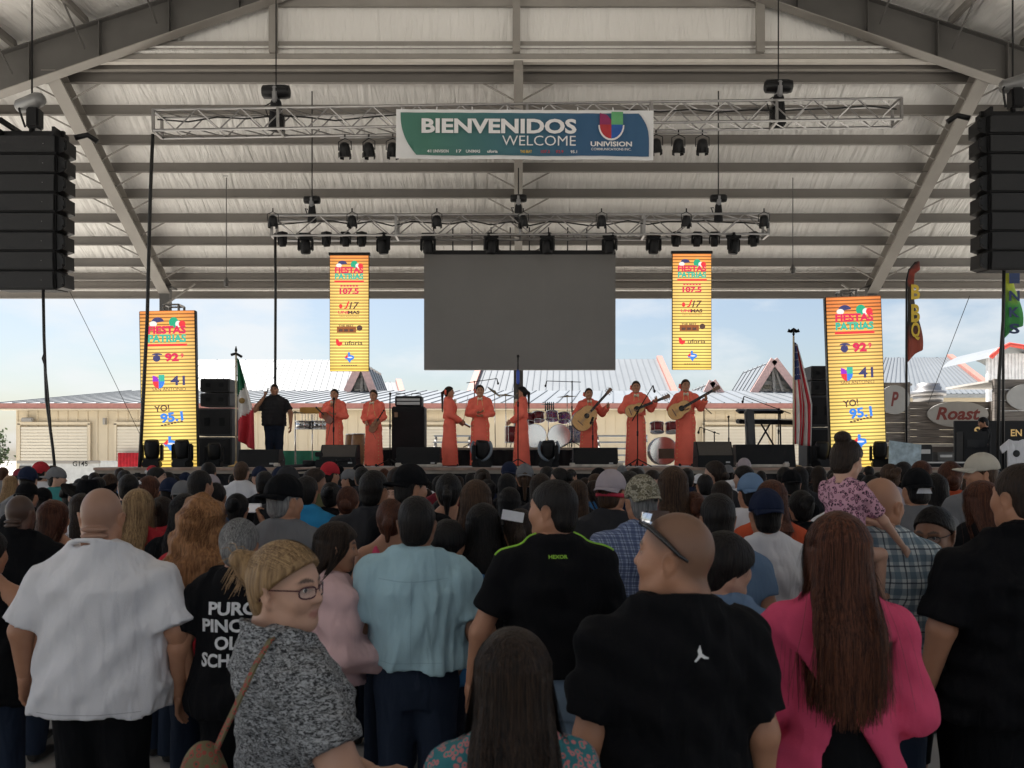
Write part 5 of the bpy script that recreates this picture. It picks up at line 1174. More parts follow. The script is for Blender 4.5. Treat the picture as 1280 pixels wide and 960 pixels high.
def hat_parts(kind):
    """returns list of (name, mesh) in the head frame"""
    if kind in _HAT: return _HAT[kind]
    if kind in ('cap', 'cap_back'):
        f = sd_cut(sd_ell(HC + np.array([0, 0, .012]), HR + np.array([.016, .018, .020]), 0), ((0, .0, .125), (0, -.12, -1)))
        V, Fq = surf(lambda p: np.maximum(f[0](p), 0 - p[:, 2]) + .0009 * np.cos(np.arctan2(p[:, 0], p[:, 1]) * 6), (-.12, -.14, .06), (.12, .14, .27), .0075); crown = np_mesh('crown', V, Fq)
        s = 1 if kind == 'cap' else -1; mb = MB(); n = 12; vs_ = []
        for i in range(n + 1):
            a = R(-72 + 144 * i / n); 
            for rr, dz in ((.0, 0), (.5, .002), (1, -.006)):
                x = math.sin(a) * (.090 - .012 * rr); y = math.cos(a) * .112 + rr * .075 * math.cos(a) ** .6 if math.cos(a) > 0 else 0; vs_.append((x, s * y, .142 + dz - .035 * (x / .09) ** 2 * rr))
        top = vs_; bot = [(x, y, z - .006) for x, y, z in vs_]; m_ = len(top); fs = []
        for i in range(n):
            for j in range(2): q = i * 3 + j; fs += [(q, q + 1, q + 4, q + 3), (q + m_, q + 3 + m_, q + 4 + m_, q + 1 + m_)]
            fs.append((i * 3 + 2, i * 3 + 2 + m_, i * 3 + 5 + m_, i * 3 + 5))
        mb.add(top + bot, fs, True); brim = mb.mesh('brim'); mb = MB(); mb.lathe([(.0085, 0), (.006, .005), (.001, .006)], (0, -.002, .2455), 8); _HAT[kind] = [('crown', crown), ('brim', brim), ('button', mb.mesh('button'))]
    else:   # cowboy
        f = sd_union([sd_loft([(.15, 0, -.005, .100, .118), (.20, 0, -.005, .094, .110), (.26, 0, -.005, .080, .098), (.275, 0, -.005, .070, .088)], .02)])
        V, Fq = surf(lambda p: np.maximum(f(p), -(np.sqrt((p[:, 0] / .035) ** 2 + ((p[:, 1]) / .10) ** 2 + ((p[:, 2] - .30) / .045) ** 2) - 1) * .03), (-.13, -.15, .12), (.13, .15, .32), .009); crown = np_mesh('crown', V, Fq)
        n, m_ = 40, 6; vs_ = []; fs = []
        for i in range(n):
            a = 2 * math.pi * i / n
            for j in range(m_ + 1):
                rr = j / m_; rx = .098 + .115 * rr; ry = .115 + .10 * rr; z = .158 + .085 * rr ** 2 * abs(math.sin(a)) ** 1.5 - .025 * rr * abs(math.cos(a)) ** 2; vs_.append((rx * math.sin(a), ry * math.cos(a), z))
        M2 = len(vs_); vs2 = vs_ + [(x, y, z - .006) for x, y, z in vs_]
        for i in range(n):
            k = (i + 1) % n
            for j in range(m_): a, b, c, d = i * (m_ + 1) + j, i * (m_ + 1) + j + 1, k * (m_ + 1) + j + 1, k * (m_ + 1) + j; fs += [(a, b, c, d), (a + M2, d + M2, c + M2, b + M2)]
            fs.append((i * (m_ + 1) + m_, i * (m_ + 1) + m_ + M2, k * (m_ + 1) + m_ + M2, k * (m_ + 1) + m_))
        mb = MB(); mb.add(vs2, fs, True); brim = mb.mesh('brim'); mb = MB(); mb.lathe([(.1, .0), (.104, .002), (.100, .03), (.096, .032)], (0, -.005, .155), 24); me = mb.mesh('band'); me.transform(Matrix.Diagonal((1, 1.17, 1, 1))); _HAT[kind] = [('crown', crown), ('brim', brim), ('band', me)]
    return _HAT[kind]
def eye_mesh():
    if 'e' in _HAT: return _HAT['e']
    mb = MB(); mb.lathe([(.0005, -.0125)] + [(.0125 * math.sin(R(a)), -.0125 * math.cos(R(a))) for a in range(15, 180, 15)] + [(.0005, .0125)], (0, 0, 0), 14, (R(-90), 0, 0)); _HAT['e'] = mb.mesh('eye'); return _HAT['e']
def eye_mat():
    if 'eye' in _M: return _M['eye']
    m = bpy.data.materials.new('eye'); m.use_nodes = True; nt = m.node_tree; N = nt.nodes.new; L = nt.links.new; b = nt.nodes['Principled BSDF']; b.inputs['Roughness'].default_value = .1
    tc = N('ShaderNodeTexCoord'); sp = N('ShaderNodeSeparateXYZ'); L(tc.outputs['Object'], sp.inputs[0]); rp = N('ShaderNodeValToRGB'); cr = rp.color_ramp; cr.interpolation = 'LINEAR'
    mr = N('ShaderNodeMapRange'); mr.inputs[1].default_value = .007; mr.inputs[2].default_value = .0125; L(sp.outputs['Y'], mr.inputs[0]); cr.elements[0].color = (.6, .56, .53, 1); cr.elements[0].position = .5; cr.elements[1].color = (.03, .015, .01, 1); cr.elements[1].position = .56
    L(mr.outputs[0], rp.inputs['Fac']); L(rp.outputs['Color'], b.inputs['Base Color']); _M['eye'] = m; return m
def person(label, pos, H, rot=0, sex='m', w=1.0, belly=1.0, armr=1.0, skin='tan', head=(0, 0, 0), arms=None, hand='relax', top='black', tkind='tee', hem=.84, loose=.008, sleeve=None, bottom='jeans', bkind='long',
           hair='short', hcol='black', hlen=.3, strands=0, hwid=1.0, hat=None, hatmat=None, res=.022, hres=.011, gres=None, buzz=None, beard=None, rolls=False, fat=0, eyes=False, seed=1, group=None, z0=0.0, legs=None, undertop=None):
    s = H / (PIV[2] + .221 * (head[3] if len(head) > 3 else 1) + (.012 if hair not in (None, 'crop') else 0))
    me = body_mesh(sex, w, belly, armr, arms, tuple(head), res, hres, buzz, beard, rolls, fat, hand, legs=legs)
    o = link('person', me, None, SKIN[skin], (pos[0], pos[1], z0), (0, 0, R(rot))); o.scale = (s, s, s); tag(o, label, 'person', group); g = gres or res
    if top: link('top', top_mesh(sex, w, belly, armr, arms, tkind, hem, g, loose, seed, sleeve, .025 if (rolls or fat) else 0.0), o, CLOTH[top])
    if undertop: link('undershirt', top_mesh(sex, w, belly, armr, None, 'tank', .80, g, .0, seed, None), o, CLOTH[undertop])
    if bottom: link('skirt' if bkind == 'skirt' else 'shorts' if bkind == 'shorts' else 'trousers', bottom_mesh(sex, w, belly, bkind, g, seed), o, CLOTH[bottom])
    hs = head[3] if len(head) > 3 else 1.0; rt = (R(head[1]), R(head[2]), R(head[0])); sc = (hs,) * 3; o['hm'] = list(rt)
    if hair: link('hair', hair_mesh(hair, max(hres, .007), hlen, strands, 1 if strands == 0 else seed, hwid), o, HAIR[hcol], PIV, rt, sc)
    if hat:
        prt = hat_parts(hat); c = link('hat', prt[0][1], o, hatmat or CLOTH['black'], PIV, rt, sc)
        for n_, m_ in prt[1:]: link(n_, m_, c, hatmat or CLOTH['black'])
    if eyes:
        for sx in (-1, 1): 
            M = Euler(rt).to_matrix(); link('eye', eye_mesh(), o, eye_mat(), Vector(PIV) + (M @ Vector((sx * .031, .0755, .109))) * hs, rt, sc)
    return o
def at_head(o, hs=1.0):
    """matrix of the head frame inside a person"""
    return Matrix.Translation(Vector(PIV)) @ Euler(o['hm']).to_matrix().to_4x4() @ Matrix.Scale(hs, 4)
def head_part(o, mb, name, m, parent=None):
    c = mb.build(name, m, o); c.location = PIV; c.rotation_euler = tuple(o['hm']); return c
def glasses(o, frame, lens, z=.108, up=0.0, wrap=False):
    g = None
    for s in (-1, 1):
        cx = s * .034; ol = []; n = 18
        for k in range(n):
            a = 2 * math.pi * k / n; ol.append((cx + .0265 * math.copysign(abs(math.cos(a)) ** .7, math.cos(a)), z + up + .0165 * math.copysign(abs(math.sin(a)) ** .7, math.sin(a))))
        def yy(x): return .1075 - 6.0 * x * x
        mb = MB(); mb.tube([(x, yy(x), zz) for x, zz in ol] + [(ol[0][0], yy(ol[0][0]), ol[0][1])], .0024, 6, False)
        if g is None: g = head_part(o, mb, 'glasses', frame)
        else: mb.build('rim', frame, g)
        mb = MB(); mb.add([(x, yy(x), zz) for x, zz in ol], [tuple(range(n))]); mb.build('lens', lens, g, fix=False)
        mb = MB(); mb.tube([(s * .060, yy(.060), z + up + .008), (s * .079, .062, z + up + .010), (s * .084, .0, z + up + .006), (s * .082, -.022, z + up - .006), (s * .078, -.034, z + up - .03)], .0022, 5); mb.build('temple', frame, g)
    mb = MB(); mb.tube([(-.009, .107, z + up + .004), (0, .1105, z + up + .008), (.009, .107, z + up + .004)], .002, 5); mb.build('bridge', frame, g); return g
# ------------------------------------------------------------------ performers
GOLD = mat('gold_trim', (.75, .50, .20), .35, metal=.6, var=.1); CREAM = mat('cream_bow', (.78, .68, .52), .8)
def gown(label, px, ytop, rot, d=18.3, arms=None, head=(0, 0, 0), hand='relax', skin='tan', hcol='dark brown', w=1.0, hair='lowbun', flower=True, bow=True, zfeet=ZS):
    p = P(px, ytop, d); H = p.z - zfeet
    o = person(label, (p.x, d), H, rot, 'f', w, 1.05, 1.05, skin, head, arms, hand, 'coral', 'long', 1.05, .012, None, 'coral', 'skirt', hair, hcol, .32, res=.018, hres=.009, gres=.016, seed=int(px) % 7, z0=zfeet, group='mariachi performers on stage')
    for s in (-1, 1):                                   # gold studs down the skirt seams and on the jacket
        mb = MB()
        for k in range(12): z = .10 + k * .08; r_ = np.interp(z, [.03, .75, 1.09], [.225, .195, .15]); mb.lathe([(.008, -.006), (.011, 0), (.008, .006)], (s * r_ * .80, r_ * .62, z), 6, (R(90), 0, 0))
        mb.build('skirt_studs', GOLD, o)['kind'] = 'stuff'
        mb = MB(); mb.tube([(s * .04, .135, 1.42), (s * .055, .150, 1.3), (s * .09, .140, 1.16), (s * .14, .09, 1.09)], .006, 5); mb.build('jacket_braid', GOLD, o)
    if bow:
        mb = MB(); mb.lathe([(.004, -.055), (.032, -.05), (.036, -.025), (.012, 0), (.036, .025), (.032, .05), (.004, .055)], (0, .115, 1.435), 10, (0, R(90), 0)); mb.build('bow_tie', CREAM, o)
    if flower:
        fl = None
        for k in range(7):
            a = k * 2.4; mb = MB(); rr = .030 * (1 if k else 0); mb.lathe([(.004, -.02), (.026, -.01), (.03, .008), (.012, .018)], (rr * math.cos(a), 0, rr * math.sin(a)), 8, (R(70), a, 0))
            if fl is None: fl = mb.build('hair_flower', CLOTH['coral'], o); M = at_head(o); fl.location = M @ Vector((.070, -.085, .10))
            else: mb.build('petal', CLOTH['coral'], fl)
    return o
A_HOLD = {'R': ((.24, .03, 1.13), (.05, .20, 1.14)), 'L': ((.24, .03, 1.13), (.06, .19, 1.08))}
A_CHEST = {'R': ((.25, .05, 1.15), (.02, .19, 1.34)), 'L': ((.25, .03, 1.13), (.08, .20, 1.16))}
A_LOW = {'R': ((.23, -.02, 1.12), (.10, .22, 1.0)), 'L': ((.23, -.03, 1.12), (.14, .20, .98))}
A_GTR = {'R': ((.29, .02, 1.15), (.07, .22, 1.12)), 'L': ((.29, .08, 1.17), (.36, .28, 1.30))}
G1 = gown('mariachi in coral gown clasping violin, nearest the man on the phone', 418, 486, 176, arms=A_CHEST, hcol='black', w=1.12)
G2 = gown('mariachi in coral gown holding bow low, just beside the amplifier rack', 467, 487, 168, arms=A_LOW, head=(0, -6, 0))
G3 = gown('mariachi in coral gown standing in profile with hair flower, facing the band', 562, 483, -82, arms=A_LOW, hair='pony')
G4 = gown('mariachi in coral gown facing front with large cream bow tie', 600, 481, 182, arms=A_HOLD, w=1.12)
G5 = gown('mariachi in coral gown in profile behind the centre microphone stand', 652, 483, 80, arms=A_LOW, hair='pony', hcol='black')
G6 = gown('mariachi in coral gown playing the big round bass guitar', 736, 485, 184, arms=A_GTR, d=18.8)
G7 = gown('mariachi in coral gown singing with the small pale guitar', 795, 476, 176, arms=A_GTR, w=1.1)
G8 = gown('mariachi in coral gown with guitar raised, last of the row', 857, 474, 172, arms=A_GTR, head=(12, 0, 0))
PH = person('heavyset man in dark polo talking on phone on stage', (P(343, 0, 19).x, 19), P(0, 480, 19).z - ZS, 182, 'm', 1.32, 1.45, 1.2, 'tan', (4, -4, 0), {'R': ((.37, .14, 1.17), (.19, .12, 1.44)), 'L': ((.34, .0, 1.12), (.36, .10, .86))}, {'R': 'grip'}, 'charcoal', 'polo', .86, .014, .7, 'jeans', 'long', 'crop', 'dark brown', res=.018, hres=.009, z0=ZS, buzz=(.8, (.03, .02, .015)), beard=.5)
mb = MB(); mb.bbox((0, 0, 0), (.012, .07, .14), .004); ph = mb.build('mobile_phone', BLACKM); ph.location = PH.matrix_basis @ Vector((.12, .09, 1.585)); ph.rotation_euler = (R(10), R(-10), R(182)); tag(ph, 'black mobile phone held to the ear of the man on stage', 'phone')
# instruments
TOPW = mat('spruce_top', (.66, .34, .09), .3, var=.12, vscale=8, coat=.4, stretch=(1, 1, 6)); SIDEW = mat('rosewood', (.16, .06, .03), .35, var=.3, coat=.3); NECKW = mat('neck_wood', (.20, .10, .055), .4, var=.2)
def fig8(L_, w1, w2, waist, n=40):
    ol = []
    for k in range(n):
        a = 2 * math.pi * k / n; c = math.cos(a); t = (c + 1) / 2
        w_ = w1 * (1 - t) + w2 * t; w_ -= waist * math.exp(-((t - .60) / .15) ** 2); ol.append((w_ * math.sin(a) * (1 + .25 * abs(c) ** 3), L_ / 2 * c))
    return ol
def guitar(label, per, loc, ang, L_=.5, w1=.19, w2=.145, th=.10, neck=.50, name='guitar', waist=.03, pitch=0):
    g = tag(empty(name), label, 'guitar'); M = per.matrix_basis @ Matrix.Translation(loc) @ Euler((R(pitch), R(ang), 0), 'XYZ').to_matrix().to_4x4(); sc = per.scale[0]
    g.matrix_world = Matrix.LocRotScale(M.to_translation(), M.to_quaternion(), (sc,) * 3)
    ol = fig8(L_, w1, w2, waist)
    mb = MB(); mb.prism(ol, th); b = mb.build('body', SIDEW, g)
    mb = MB(); mb.prism([(x * .985, z * .985) for x, z in ol], .006, Matrix.Translation((0, th / 2 + .0035, 0))); mb.build('soundboard', TOPW, g)
    mb = MB(); mb.lathe([(.045, -.001), (.058, 0), (.045, .001)], (0, th / 2 + .008, L_ * .10), 18, (R(90), 0, 0)); mb.build('rosette', BLACKM, g)
    mb = MB(); mb.bbox((0, th / 2 + .010, -L_ * .25), (.16, .012, .02), .003); mb.build('bridge', SIDEW, g)
    mb = MB(); mb.bbox((0, th / 2 - .006, L_ / 2 + neck / 2 - .02), (.052, .03, neck), .008); mb.build('neck', NECKW, g)
    mb = MB(); mb.bbox((0, th / 2 + .012, L_ / 2 + neck * .36), (.054, .008, neck * 1.25), .002); mb.build('fingerboard', BLACKM, g)
    mb = MB(); mb.prism([(-.03, 0), (.03, 0), (.042, .17), (0, .18), (-.042, .17)], .02, Matrix.Translation((0, th / 2 - .008, L_ / 2 + neck - .03))); hd = mb.build('headstock', NECKW, g)
    for k in range(3):
        for s in (-1, 1):
            mb = MB(); mb.lathe([(.006, -.02), (.010, .02), (.008, .024)], (s * .048, th / 2 - .01, L_ / 2 + neck + .02 + k * .045), 6, (0, R(90 * s), 0)); mb.build('tuning_peg', ALU, hd)
    for k in range(6):
        x = -.018 + k * .0072; mb = MB(); mb.tube([(x * 1.5, th / 2 + .018, -L_ * .25), (x, th / 2 + .018, L_ / 2 + neck)], .0012, 4); mb.build('string', ALU, g)
    return g
guitar('large round bass guitar slung across the mariachi by the drum riser', G6, (.14, .26, 1.06), -42, .60, .25, .20, .22, .42, 'bass_guitar', .02)
guitar('small pale guitar held high by the singing mariachi', G7, (.04, .24, 1.14), -68, .40, .145, .115, .10, .40)
guitar('full size classical guitar with raised neck on the last mariachi', G8, (.13, .25, 1.12), -60, .48, .18, .14, .10, .50)
def violin(label, per, loc, rot):
    g = tag(empty('violin'), label, 'violin'); M = per.matrix_basis @ Matrix.Translation(loc) @ Euler(tuple(R(v) for v in rot)).to_matrix().to_4x4()
    g.matrix_world = Matrix.LocRotScale(M.to_translation(), M.to_quaternion(), (per.scale[0],) * 3)
    mb = MB(); mb.prism(fig8(.36, .10, .082, .022), .035); mb.build('body', mat('violin_varnish', (.22, .07, .025), .25, coat=.5), g); mb = MB(); mb.bbox((0, .02, .24), (.026, .02, .28), .005); mb.lathe([(.014, -.02), (.02, 0), (.014, .02)], (0, .01, .39), 8, (0, R(90), 0)); mb.build('neck', BLACKM, g)
    return g
def bow_stick(label, per, a, b):
    mb = MB(); M = per.matrix_basis; mb.tube([M @ Vector(a), M @ Vector(b)], [.007, .004], 5); return tag(mb.build('violin_bow', NECKW), label, 'violin bow')
violin('dark violin tucked under the arm of the mariachi clasping her hands', G1, (.10, .22, 1.08), (20, 50, 0)); violin('violin held low by the mariachi beside the amplifier rack', G2, (-.12, .24, .92), (10, -30, 0)); violin('violin held low by the mariachi in profile facing the band', G3, (-.06, .30, .95), (60, 10, 0))
bow_stick('violin bow held upright by the mariachi clasping violin', G1, (.0, .24, 1.05), (.10, .26, .55)); bow_stick('violin bow hanging beside the amplifier rack mariachi', G2, (.06, .26, 1.05), (-.16, .28, .62)); bow_stick('violin bow raised by the mariachi in profile', G3, (.05, .3, 1.0), (.02, .40, 1.55))

# ------------------------------------------------------------------ stage equipment
def onstage(px, d): return Vector((P(px, 0, d).x, d, ZS))
def mic_stand(label, px, d, h, boom=None, z=ZS, rnd=False):
    b = onstage(px, d); b.z = z; o = tag(empty('microphone_stand', b), label, 'microphone stand')
    if rnd: mb = MB(); mb.lathe([(.13, 0), (.13, .015), (.02, .03)], (0, 0, 0), 16); mb.build('base', BLACKM, o)
    else:
        for k in range(3): a = R(90 + 120 * k); mb = MB(); mb.tube([(0, 0, .16), (.30 * math.cos(a), .30 * math.sin(a), .012)], .011, 6); mb.build('leg', BLACKM, o)
    mb = MB(); mb.tube([(0, 0, .02), (0, 0, h)], .012, 8); mb.lathe([(.018, -.05), (.02, .05)], (0, 0, h * .6), 8); mb.build('pole', BLACKM, o)
    e = Vector((0, 0, h))
    if boom:
        e2 = e + Vector(boom); e0 = e - Vector(boom) * .35; mb = MB(); mb.tube([e0, e2], .010, 6); mb.lathe([(.022, -.04), (.022, .04)], e, 8, (R(90), 0, 0)); mb.build('boom_arm', BLACKM, o); e = e2
    dr = Vector((0, .03, .12)) if not boom else Vector((.03 if boom[0] > 0 else -.03, .0, -.12)); mb = MB(); mb.tube([e, e + dr], [.012, .016], 8); mb.lathe([(.014, -.03), (.026, -.01), (.027, .015), (.012, .03)], e + dr, 10); mb.build('microphone', BLACK, o); return o
mic_stand('straight microphone stand in front of the mariachi clasping violin', 417, 17.7, 1.25); mic_stand('straight microphone stand beside the black amplifier rack', 487.5, 17.8, 1.36)
cs = mic_stand('tall centre microphone stand with blue grip at stage front', 647.5, 17.2, 2.05, rnd=False); mb = MB(); mb.lathe([(.02, 1.62), (.034, 1.66), (.034, 1.86), (.02, 1.9)], (0, 0, 0), 10); mb.build('blue_grip', mat('blue_tape', (.03, .08, .45), .5), cs)
mic_stand('low microphone stand in front of the big bass guitar', 741, 18.0, 1.0, (.0, .12, .02)); mic_stand('microphone stand in front of the singing mariachi', 797, 17.8, 1.12, (.35, .25, .55)); mic_stand('microphone stand beside the last guitar player', 880, 18.4, 1.25, (-.45, .05, .42)); mic_stand('boom microphone stand at the keyboard', 973, 19.2, 1.25, (-.75, 0, .28))
mic_stand('overhead boom stand above the first drum cymbals', 593, 21.6, 1.62, (.55, 0, .08), ZR); mic_stand('overhead boom stand above the second drum cymbals', 715, 21.6, 1.62, (-.62, 0, .02), ZR); mic_stand('short boom microphone stand by the monitor speaker', 893, 19.4, .75, (-.3, .1, .12)); mic_stand('slim stand behind the last guitar player with desk', 911, 20, 1.0)
def wedge(label, px0, px1, y0, y1, d, front=True):
    W = (px1 - px0) * d / F_PX; H = (y1 - y0) * d / F_PX; o = tag(empty('stage_monitor', onstage((px0 + px1) / 2, d)), label, 'monitor speaker'); n = [(-.26, 0), (.26, 0), (.26, H * .45), (.06, H), (-.16, H)]
    if not front: n = [(-x, z) for x, z in reversed(n)]
    mb = MB(); mb.prism(n, W, Matrix.Rotation(R(90), 4, 'Z')); mb.build('cabinet', BLACK, o)
    M = Matrix.Rotation(R(90), 4, 'Z'); mb = MB(); a = Vector((n[2] if front else n[-3]) + (0,)); s = 1 if front else -1
    mb.quad(M @ Vector((s * .262, -W * .47, H * .47)) , M @ Vector((s * .262, W * .47, H * .47)), M @ Vector((s * .066, W * .47, H * .985)), M @ Vector((s * .066, -W * .47, H * .985))); mb.build('grille', mat('monitor_grille', (.07, .06, .052), .7, var=.15, vscale=40), o, fix=False)
    for s_ in (-1, 1): mb = MB(); mb.tube([(s_ * (W / 2 + .004), -.08, H * .4), (s_ * (W / 2 + .03), -.04, H * .4), (s_ * (W / 2 + .03), .04, H * .4), (s_ * (W / 2 + .004), .08, H * .4)], .01, 5); mb.build('handle', BLACKM, o)
    mb = MB(); mb.box((W * .34, -.265 if front else -.265, H * .2), (.08, .004, .03)); mb.build('badge', ALU, o); return o
wedge('low brown monitor wedge in front of the man on phone', 302, 352, 564, 586, 17.4); wedge('black monitor speaker below the first mariachi', 403, 448, 564, 592, 17.0, False); wedge('brown monitor wedge below the amplifier rack', 497, 551, 559, 584, 17.6); wedge('brown monitor wedge below the big bass guitar', 716, 771, 556, 580, 17.6); wedge('black monitor speaker right of the last guitar player', 869, 913, 556, 588, 17.0, False); wedge('wide brown monitor wedge under the keyboard', 917, 990, 549, 577, 17.6)
for px0, px1, y, lab in ((495, 553, 583, 'amplifier rack'), (712, 778, 579, 'big bass guitar'), (920, 985, 577, 'keyboard'), (300, 350, 586, 'man on phone')):
    mb = MB(); a = onstage(px0, 17.25); b = onstage(px1, 17.25); mb.bbox(((a.x + b.x) / 2, 17.25, ZS + .03), (b.x - a.x, .10, .05), .01); mb.bbox((a.x + .05, 17.2, ZS + .045), (.1, .12, .08), .01); mb.bbox((b.x - .05, 17.2, ZS + .045), (.1, .12, .08), .01)
    tag(mb.build('light_batten', mat('pale_batten', (.55, .50, .44), .5, var=.3, vscale=6)), 'low pale strip lamp on the stage edge below the ' + lab, 'strip lamp')
def spk(label, boxes, d, name='speaker_stack', yaw=0):
    c = onstage((boxes[0][0] + boxes[0][1]) / 2, d); o = tag(empty(name, c, R(yaw)), label, 'speaker stack')
    for x0, x1, y0, y1, horn in boxes:
        W = (x1 - x0) * d / F_PX; zt = P(0, y0, d).z - ZS; zb2 = max(0, P(0, y1, d).z - ZS); xc = P((x0 + x1) / 2, 0, d).x - c.x; H = zt - zb2
        mb = MB(); mb.bbox((xc, .3, zb2 + H / 2), (W, .6, H - .008), .015); b = mb.build('cabinet', mat('cabinet_paint', (.055, .055, .058), .6, var=.15), o)
        mb = MB(); mb.bbox((xc, -.008, zb2 + H / 2), (W * .9, .02, H * .86), .006); mb.build('grille', GRILLE, b)
        for s in (-1, 1): mb = MB(); mb.bbox((xc + s * W * .22, -.022, zb2 + H * .5), (W * .16, .012, H * .3), .005); mb.build('port', BLACK, b)
    return o
spk('black speaker stack beside the orange panel and Mexican flag', [(247, 290, 510, 545, 0), (247, 290, 546, 584, 0), (250, 287, 473, 490, 1), (250, 287, 491, 508, 1)], 18.6)
spk('black speaker stack behind the American flag', [(1009, 1042, 494, 533, 0), (1009, 1042, 534, 584, 0), (1014, 1042, 457, 475, 1), (1014, 1042, 476, 493, 1)], 18.8)
am = tag(empty('amplifier_rack', onstage(510, 19.0)), 'tall black amplifier cabinet with rack unit on top', 'amplifier'); k = 19 / F_PX; W = 41 * k
hz = P(0, 508, 19).z - ZS; mb = MB(); mb.bbox((0, .25, hz / 2 + .03), (W, .5, hz - .06), .02); cb = mb.build('cabinet', BLACK, am); mb = MB(); mb.bbox((0, -.006, hz / 2), (W * .9, .02, hz * .86), .005); mb.build('grille_cloth', BLACKC, cb); mb = MB(); mb.box((-W * .36, -.02, hz * .86), (.07, .01, .1)); mb.build('badge', mat('badge_brown', (.3, .2, .12), .5), cb)
for s in (-1, 1): mb = MB(); mb.lathe([(.03, -.02), (.03, .02)], (s * W * .4, .1, .03), 8, (0, R(90), 0)); mb.build('caster', BLACKM, cb)
mb = MB(); mb.bbox((0, .25, hz + .12), (W * .82, .4, .22), .015); hd = mb.build('amplifier_head', BLACK, am); mb = MB(); mb.box((0, .045, hz + .15), (W * .7, .01, .05)); mb.box((0, .045, hz + .07), (W * .7, .01, .06)); mb.build('control_panel', ALU, hd)
for s in (-1, 1): mb = MB(); mb.tube([(s * W * .38, .05, hz + .24), (s * W * .38, .05, hz + .28), (s * W * .1, .05, hz + .28), (s * W * .1, .05, hz + .24)], .01, 5); mb.build('handle', BLACKM, hd)
# flags
def flag(label, px, ytop, d, kind):
    b = onstage(px, d); o = tag(empty('flag', b), label, 'flag'); h = P(0, ytop, d).z - ZS
    mb = MB(); mb.tube([(0, 0, .02), (0, 0, h)], .02, 8); mb.build('pole', mat('pale_pole', (.6, .52, .38), .4), o); mb = MB(); mb.lathe([(.16, 0), (.16, .02), (.03, .05), (.02, .12)], (0, 0, 0), 16); mb.build('base', GOLD, o)
    if kind == 'us': mb = MB(); mb.lathe([(.012, 0), (.03, .04), (.012, .08)], (0, 0, h), 8); mb.prism([(0, .04), (.10, .12), (.13, .05), (.04, .03), (0, .14), (-.04, .03), (-.13, .05), (-.10, .12)], .02, Matrix.Translation((0, 0, h + .03))); mb.build('eagle_finial', BLACKM, o)
    else: mb = MB(); mb.lathe([(.02, 0), (.03, .03), (.008, .12)], (0, 0, h), 8); mb.tube([(-.1, 0, h - .06), (0, 0, h - .03), (.12, 0, h - .1)], .03, 6); mb.build('finial', BLACKM, o)
    top = h - .12; L_ = h * .78; n, m_ = 40, 24; V = []; 
    for i in range(n + 1):
        t = i / n
        for j in range(m_ + 1):
            s = j / m_; wd_ = (.05 + .30 * min(1, t * 1.6)) * (1 - .35 * max(0, t - .8) / .2 * (1 - s)); x = .02 + wd_ * s; y = .09 * math.sin(s * 11 + t * 2) * (.35 + .65 * t) ; z = top - L_ * t * (1 - .16 * s * (1 - t) - .10 * (1 - s) * t * (kind != 'us')); V.append((x, y, z - .05 * s))
    V = np.array(V); Fq = np.array([(i * (m_ + 1) + j, i * (m_ + 1) + j + 1, (i + 1) * (m_ + 1) + j + 1, (i + 1) * (m_ + 1) + j) for i in range(n) for j in range(m_)])
    def piece(sel, name, mm):
        F2 = Fq[sel]; u, inv = np.unique(F2, return_inverse=True); ob = link(name, np_mesh(name, V[u], inv.reshape(F2.shape)), o, mm); sm = ob.modifiers.new('t', 'SOLIDIFY'); sm.thickness = .004
    jj = np.tile(np.arange(m_), n); ii = np.repeat(np.arange(n), m_)
    fr = mat('flag_red', (.50, .03, .045), .75); fw = mat('flag_white', (.72, .70, .68), .75); fg = mat('flag_green', (.02, .16, .08), .75); fb = mat('flag_blue', (.03, .045, .16), .75)
    if kind == 'us':
        can = (ii < 15) & (jj < 13); piece(can, 'canton', fb)
        for k_ in range(8): sel = ~can & (jj // 3 == k_); (sel.any() and piece(sel, 'stripe', fr if k_ % 2 == 0 else fw))
        mb = MB(); rr = random.Random(3)
        for i in range(1, 14, 3):
            for j in range(1, 12, 3):
                p = Vector(V[i * (m_ + 1) + j]); mb.prism([((.016 if q % 2 == 0 else .007) * math.sin(q * math.pi / 5), (.016 if q % 2 == 0 else .007) * math.cos(q * math.pi / 5)) for q in range(10)], .012, Matrix.Translation(p))
        mb.build('stars', fw, o)['kind'] = 'stuff'
    else:
        b1_, b2_ = .36, .66; tt = (ii + .5) / n + (jj / m_ - .5) * .16; piece(tt < b1_, 'green_band', fg); piece((tt >= b1_) & (tt < b2_), 'white_band', fw); piece(tt >= b2_, 'red_band', fr)
        mb = MB(); mb.lathe([(.002, -.01), (.06, -.006), (.06, .006), (.002, .01)], (.14, -.06, top - L_ * .48), 14, (R(90), 0, 0)); mb.build('eagle_emblem', mat('emblem_brown', (.25, .16, .05), .7), o)
    return o
flag('Mexican flag drooping from a pole beside the speaker stack', 295, 440, 18.0, 'mx'); flag('American flag with eagle finial drooping from its pole', 992, 420, 18.0, 'us')
